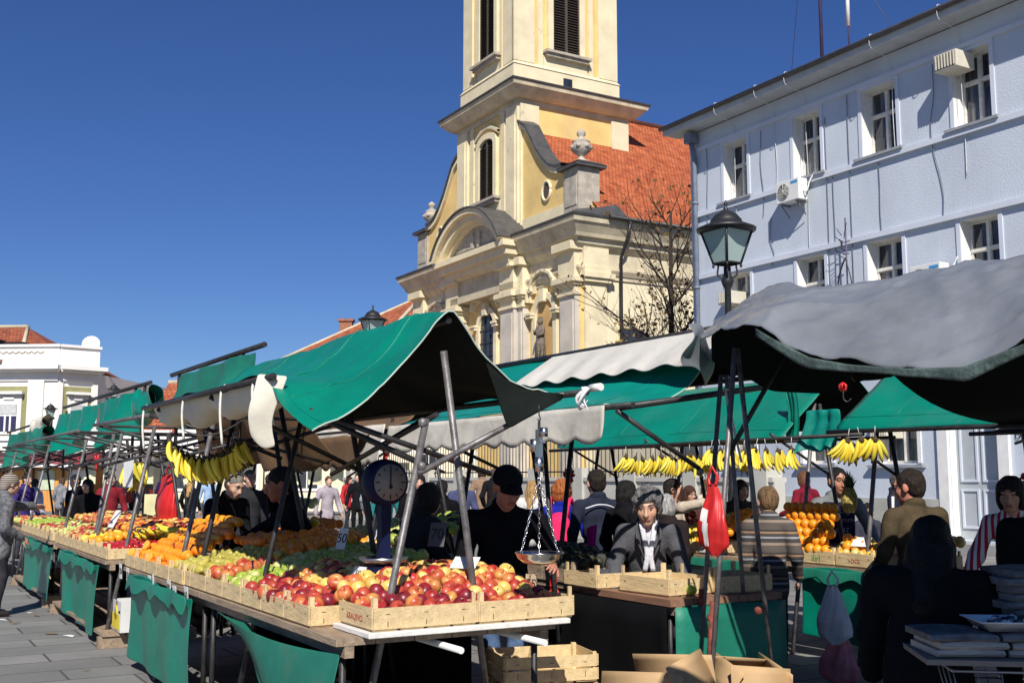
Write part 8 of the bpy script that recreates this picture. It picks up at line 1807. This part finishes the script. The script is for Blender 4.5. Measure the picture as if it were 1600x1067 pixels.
mb = MB(); T_ = P['T']; S, el, W = P['arms'][0]; mb.tube([W + V3(.05 * math.cos(a), .05 * math.sin(a), .012 * math.sin(a)) for a in np.linspace(0, 6.283, 17)], .006, 5); mb.build('bracelet', mat('silver_bangle', (.6, .6, .6), .25, metal=.9), t)
t, P = person('woman with dark hair and red and white striped top at the right edge', PX(1574, 8.2), 8.2, 1.60, math.radians(-35), head=(8, 0), hs=1.2, topm=redwhite, hair='bob', hairc=(.015, .012, .012), skin=(.55, .30, .2), q=2, arms=((-.2, -.15, .5), (.2, -.1, .5)))
t, P = person('person in black coat with black hair at the right edge of the frame', PX(1622, 6.6), 6.6, 1.64, math.radians(160), head=(4, 0), hs=1.15, topm=black, hair='bob', hairc=(.01, .009, .009), q=1, wide=1.15, coat=.6, arms=hang)
# --- left side
hw = np.array((-5.74 - PX(10, 12.9), 14.0 - 12.9, 1.2)); rzl = math.radians(128); c_, s_ = math.cos(-rzl), math.sin(-rzl)
hl = (hw[0] * c_ - hw[1] * s_, hw[0] * s_ + hw[1] * c_, 1.2)
t, P = person('shopper in striped headscarf and grey quilted vest reaching to the left fruit', PX(10, 12.9), 12.9, 1.66, rzl, lean=5, head=(6, 10), hs=1.1, topm=mat('grey_quilting', (.13, .13, .14), .8, .5, 22, bump=.5), hair=None, cap=None, skin=pale, q=1, wide=1.25, coat=.6, arms=((-.15, -.2, .9), hl), abs_arms=True, curl=.25)
mb = MB(); Vv, Ff = sdf([('e', P['Hd']((0, .02, .04)), V3(.09, .102, .092) * P['s'], P['Rh']), ('e', P['Hd']((0, .07, -.03)), V3(.07, .05, .07) * P['s'], P['Rh']), ('-', 'e', P['Hd']((0, -.11, -.03)), V3(.06, .075, .088) * P['s'], P['Rh'])], .013, .02, .003); mb.add(Vv, Ff.tolist(), 0, True); sc_ = mat('striped_scarf', (.02, .02, .02), .8, .1, 3); N, L, p = nodes_of(sc_); wv = N.new('ShaderNodeTexWave'); wv.bands_direction = 'Z'; wv.inputs['Scale'].default_value = 14; tc = N.new('ShaderNodeTexCoord'); rp = N.new('ShaderNodeValToRGB'); rp.color_ramp.elements[0].color = (.02, .02, .02, 1); rp.color_ramp.elements[1].color = (.5, .42, .35, 1); rp.color_ramp.elements[0].position = .5; rp.color_ramp.elements[1].position = .7; L.new(tc.outputs['Object'], wv.inputs[0]); L.new(wv.outputs['Fac'], rp.inputs[0]); L.new(rp.outputs[0], p.inputs['Base Color']); mb.build('headscarf', sc_, t, fixn=False)
ppl = [('man in violet hooded top beside the left kiosk', 44, 22, 1.70, 70, (.05, .03, .16), (.05, .05, .06), 'short', (.02, .015, .012)),
 ('person in white and navy striped shirt next to the violet hooded man', 58, 23, 1.6, 160, (.5, .5, .55), (.05, .05, .06), 'short', (.03, .02, .015)),
 ('vendor in black jacket bending behind the second left table', 128, 18.8, 1.68, -30, (.006, .006, .008), (.01, .01, .01), 'short', (.01, .01, .01)),
 ('vendor in black coat behind the red bag on the left', 146, 17.5, 1.60, -10, (.008, .008, .01), (.01, .01, .01), 'bob', (.012, .01, .01)),
 ('shopper in dark violet jacket and jeans walking away with a pale crate bag', 262, 38, 1.76, 185, (.03, .012, .05), (.03, .06, .15), 'short', (.02, .015, .012)),
 ('blonde woman in black coat seen from behind', 301, 28.5, 1.60, 160, (.01, .009, .01), (.01, .01, .012), 'long', (.50, .28, .10)),
 ('person in black clothes standing far beside the red car', 226, 44, 1.62, 190, (.012, .012, .014), (.012, .012, .014), 'short', (.02, .015, .012)),
 ('person in black coat with red scarf far behind the pale apples', 561, 30, 1.74, 0, (.01, .01, .012), (.01, .01, .012), 'short', (.02, .015, .012)),
 ('person in white shirt far behind the black jacketed vendor', 514, 24, 1.66, 30, (.38, .33, .36), (.02, .02, .025), 'short', (.10, .06, .03)),
 ('person in blue grey jacket seen from behind near the church wall', 722, 19, 1.66, 180, (.06, .07, .14), (.02, .02, .03), 'short', (.03, .02, .015)),
 ('woman in tan jacket walking near the church wall', 754, 27, 1.86, 190, (.26, .17, .11), (.05, .05, .06), 'bob', (.03, .02, .015)),
 ('man in black jacket beside the woman in tan', 770, 26, 1.84, 150, (.012, .012, .016), (.03, .03, .04), 'short', (.10, .06, .04)),
 ('dark dressed person in the shade left of the capped man', 690, 13.5, 1.60, 170, (.006, .006, .008), (.006, .006, .008), 'short', (.01, .01, .01)),
 ('black dressed person between the dial scale and the far apples', 655, 15, 1.68, 10, (.008, .008, .01), (.008, .008, .01), 'bob', (.01, .01, .01)),
 ('man in dark coat behind the vendor with white collar', 440, 16, 1.62, 40, (.008, .008, .01), (.008, .008, .01), 'short', (.01, .01, .01)),
 ('dark haired person partly hidden behind the hooded man', 1150, 12.5, 1.60, 20, (.06, .04, .03), (.02, .02, .03), 'bob', (.05, .03, .02))]
ppl += [('woman in beige coat near the low wall behind the bananas', 1100, 17.5, 1.60, 30, (.45, .38, .28), (.04, .04, .06), 'long', (.16, .07, .03)),
 ('person in teal jacket behind the far apples', 604, 19, 1.6, 20, (.03, .22, .22), (.03, .03, .04), 'short', (.05, .03, .02)),
 ('person in light grey hoodie behind the brown roofed stall', 585, 26, 1.72, 170, (.35, .36, .38), (.03, .05, .12), 'short', (.06, .04, .02)),
 ('woman in red jacket near the white awning', 545, 34, 1.66, 60, (.45, .03, .04), (.03, .03, .04), 'long', (.04, .02, .015)),
 ('man in brown leather jacket beside the yellow market building', 420, 22, 1.70, 120, (.09, .045, .025), (.04, .06, .12), 'short', (.03, .02, .015)),
 ('person in pale blue shirt beyond the left banana bunch', 330, 34, 1.68, 10, (.30, .42, .60), (.03, .03, .05), 'short', (.03, .02, .015)),
 ('woman in grey coat beside the orange kiosk', 100, 33, 1.62, 150, (.22, .22, .24), (.04, .04, .05), 'bob', (.08, .05, .03)),
 ('man in maroon sweater behind the red bag', 178, 21, 1.70, 30, (.22, .02, .03), (.03, .04, .08), 'short', (.02, .015, .012)),
 ('blonde woman with white jacket near the grey wall', 830, 16, 1.58, 165, (.6, .58, .55), (.03, .03, .05), 'long', (.4, .24, .1))]
for (lb, px_, Y_, H_, rz_, tc_, bc_, hr_, hc_) in ppl:
    person(lb, PX(px_, Y_), Y_, H_, math.radians(rz_), top=tc_, bottom=bc_, hair=hr_, hairc=hc_, skin=pale, q=0 if Y_ > 20 else 1, wide=1.0, coat=.35, arms=((-.17, -.05, .48), (.17, -.08, .5)), step=.12 if Y_ > 25 else 0, lean=4)
t = thing('carrier_bag', 'pale yellow carrier bag held by the shopper in violet', 'bag', (PX(245, 37.8), 37.8, .25), 0); mb = MB(); mb.box((0, 0, .35), (.55, .25, .85)); mb.build('bag', mat('pale_yellow_paper', (.6, .55, .3), .8, .1, 3), t, bevel=.02)
# magenta cloth hanging between navy jacket and suit
t = gmesh('magenta_cloth', 'magenta cloth bag hanging in front of the navy jacket', 'cloth'); mb = MB()
mb.grid([[(-7.62 + .13 * u * (1 - .3 * v), 5.22 + .02 * math.sin(u * 7), 1.18 - .22 * v + .03 * u) for u in np.linspace(0, 1, 6)] for v in np.linspace(0, 1, 7)]); mb.build('cloth', fabric('magenta_felt', (.6, .01, .25)), t, solid=.02)
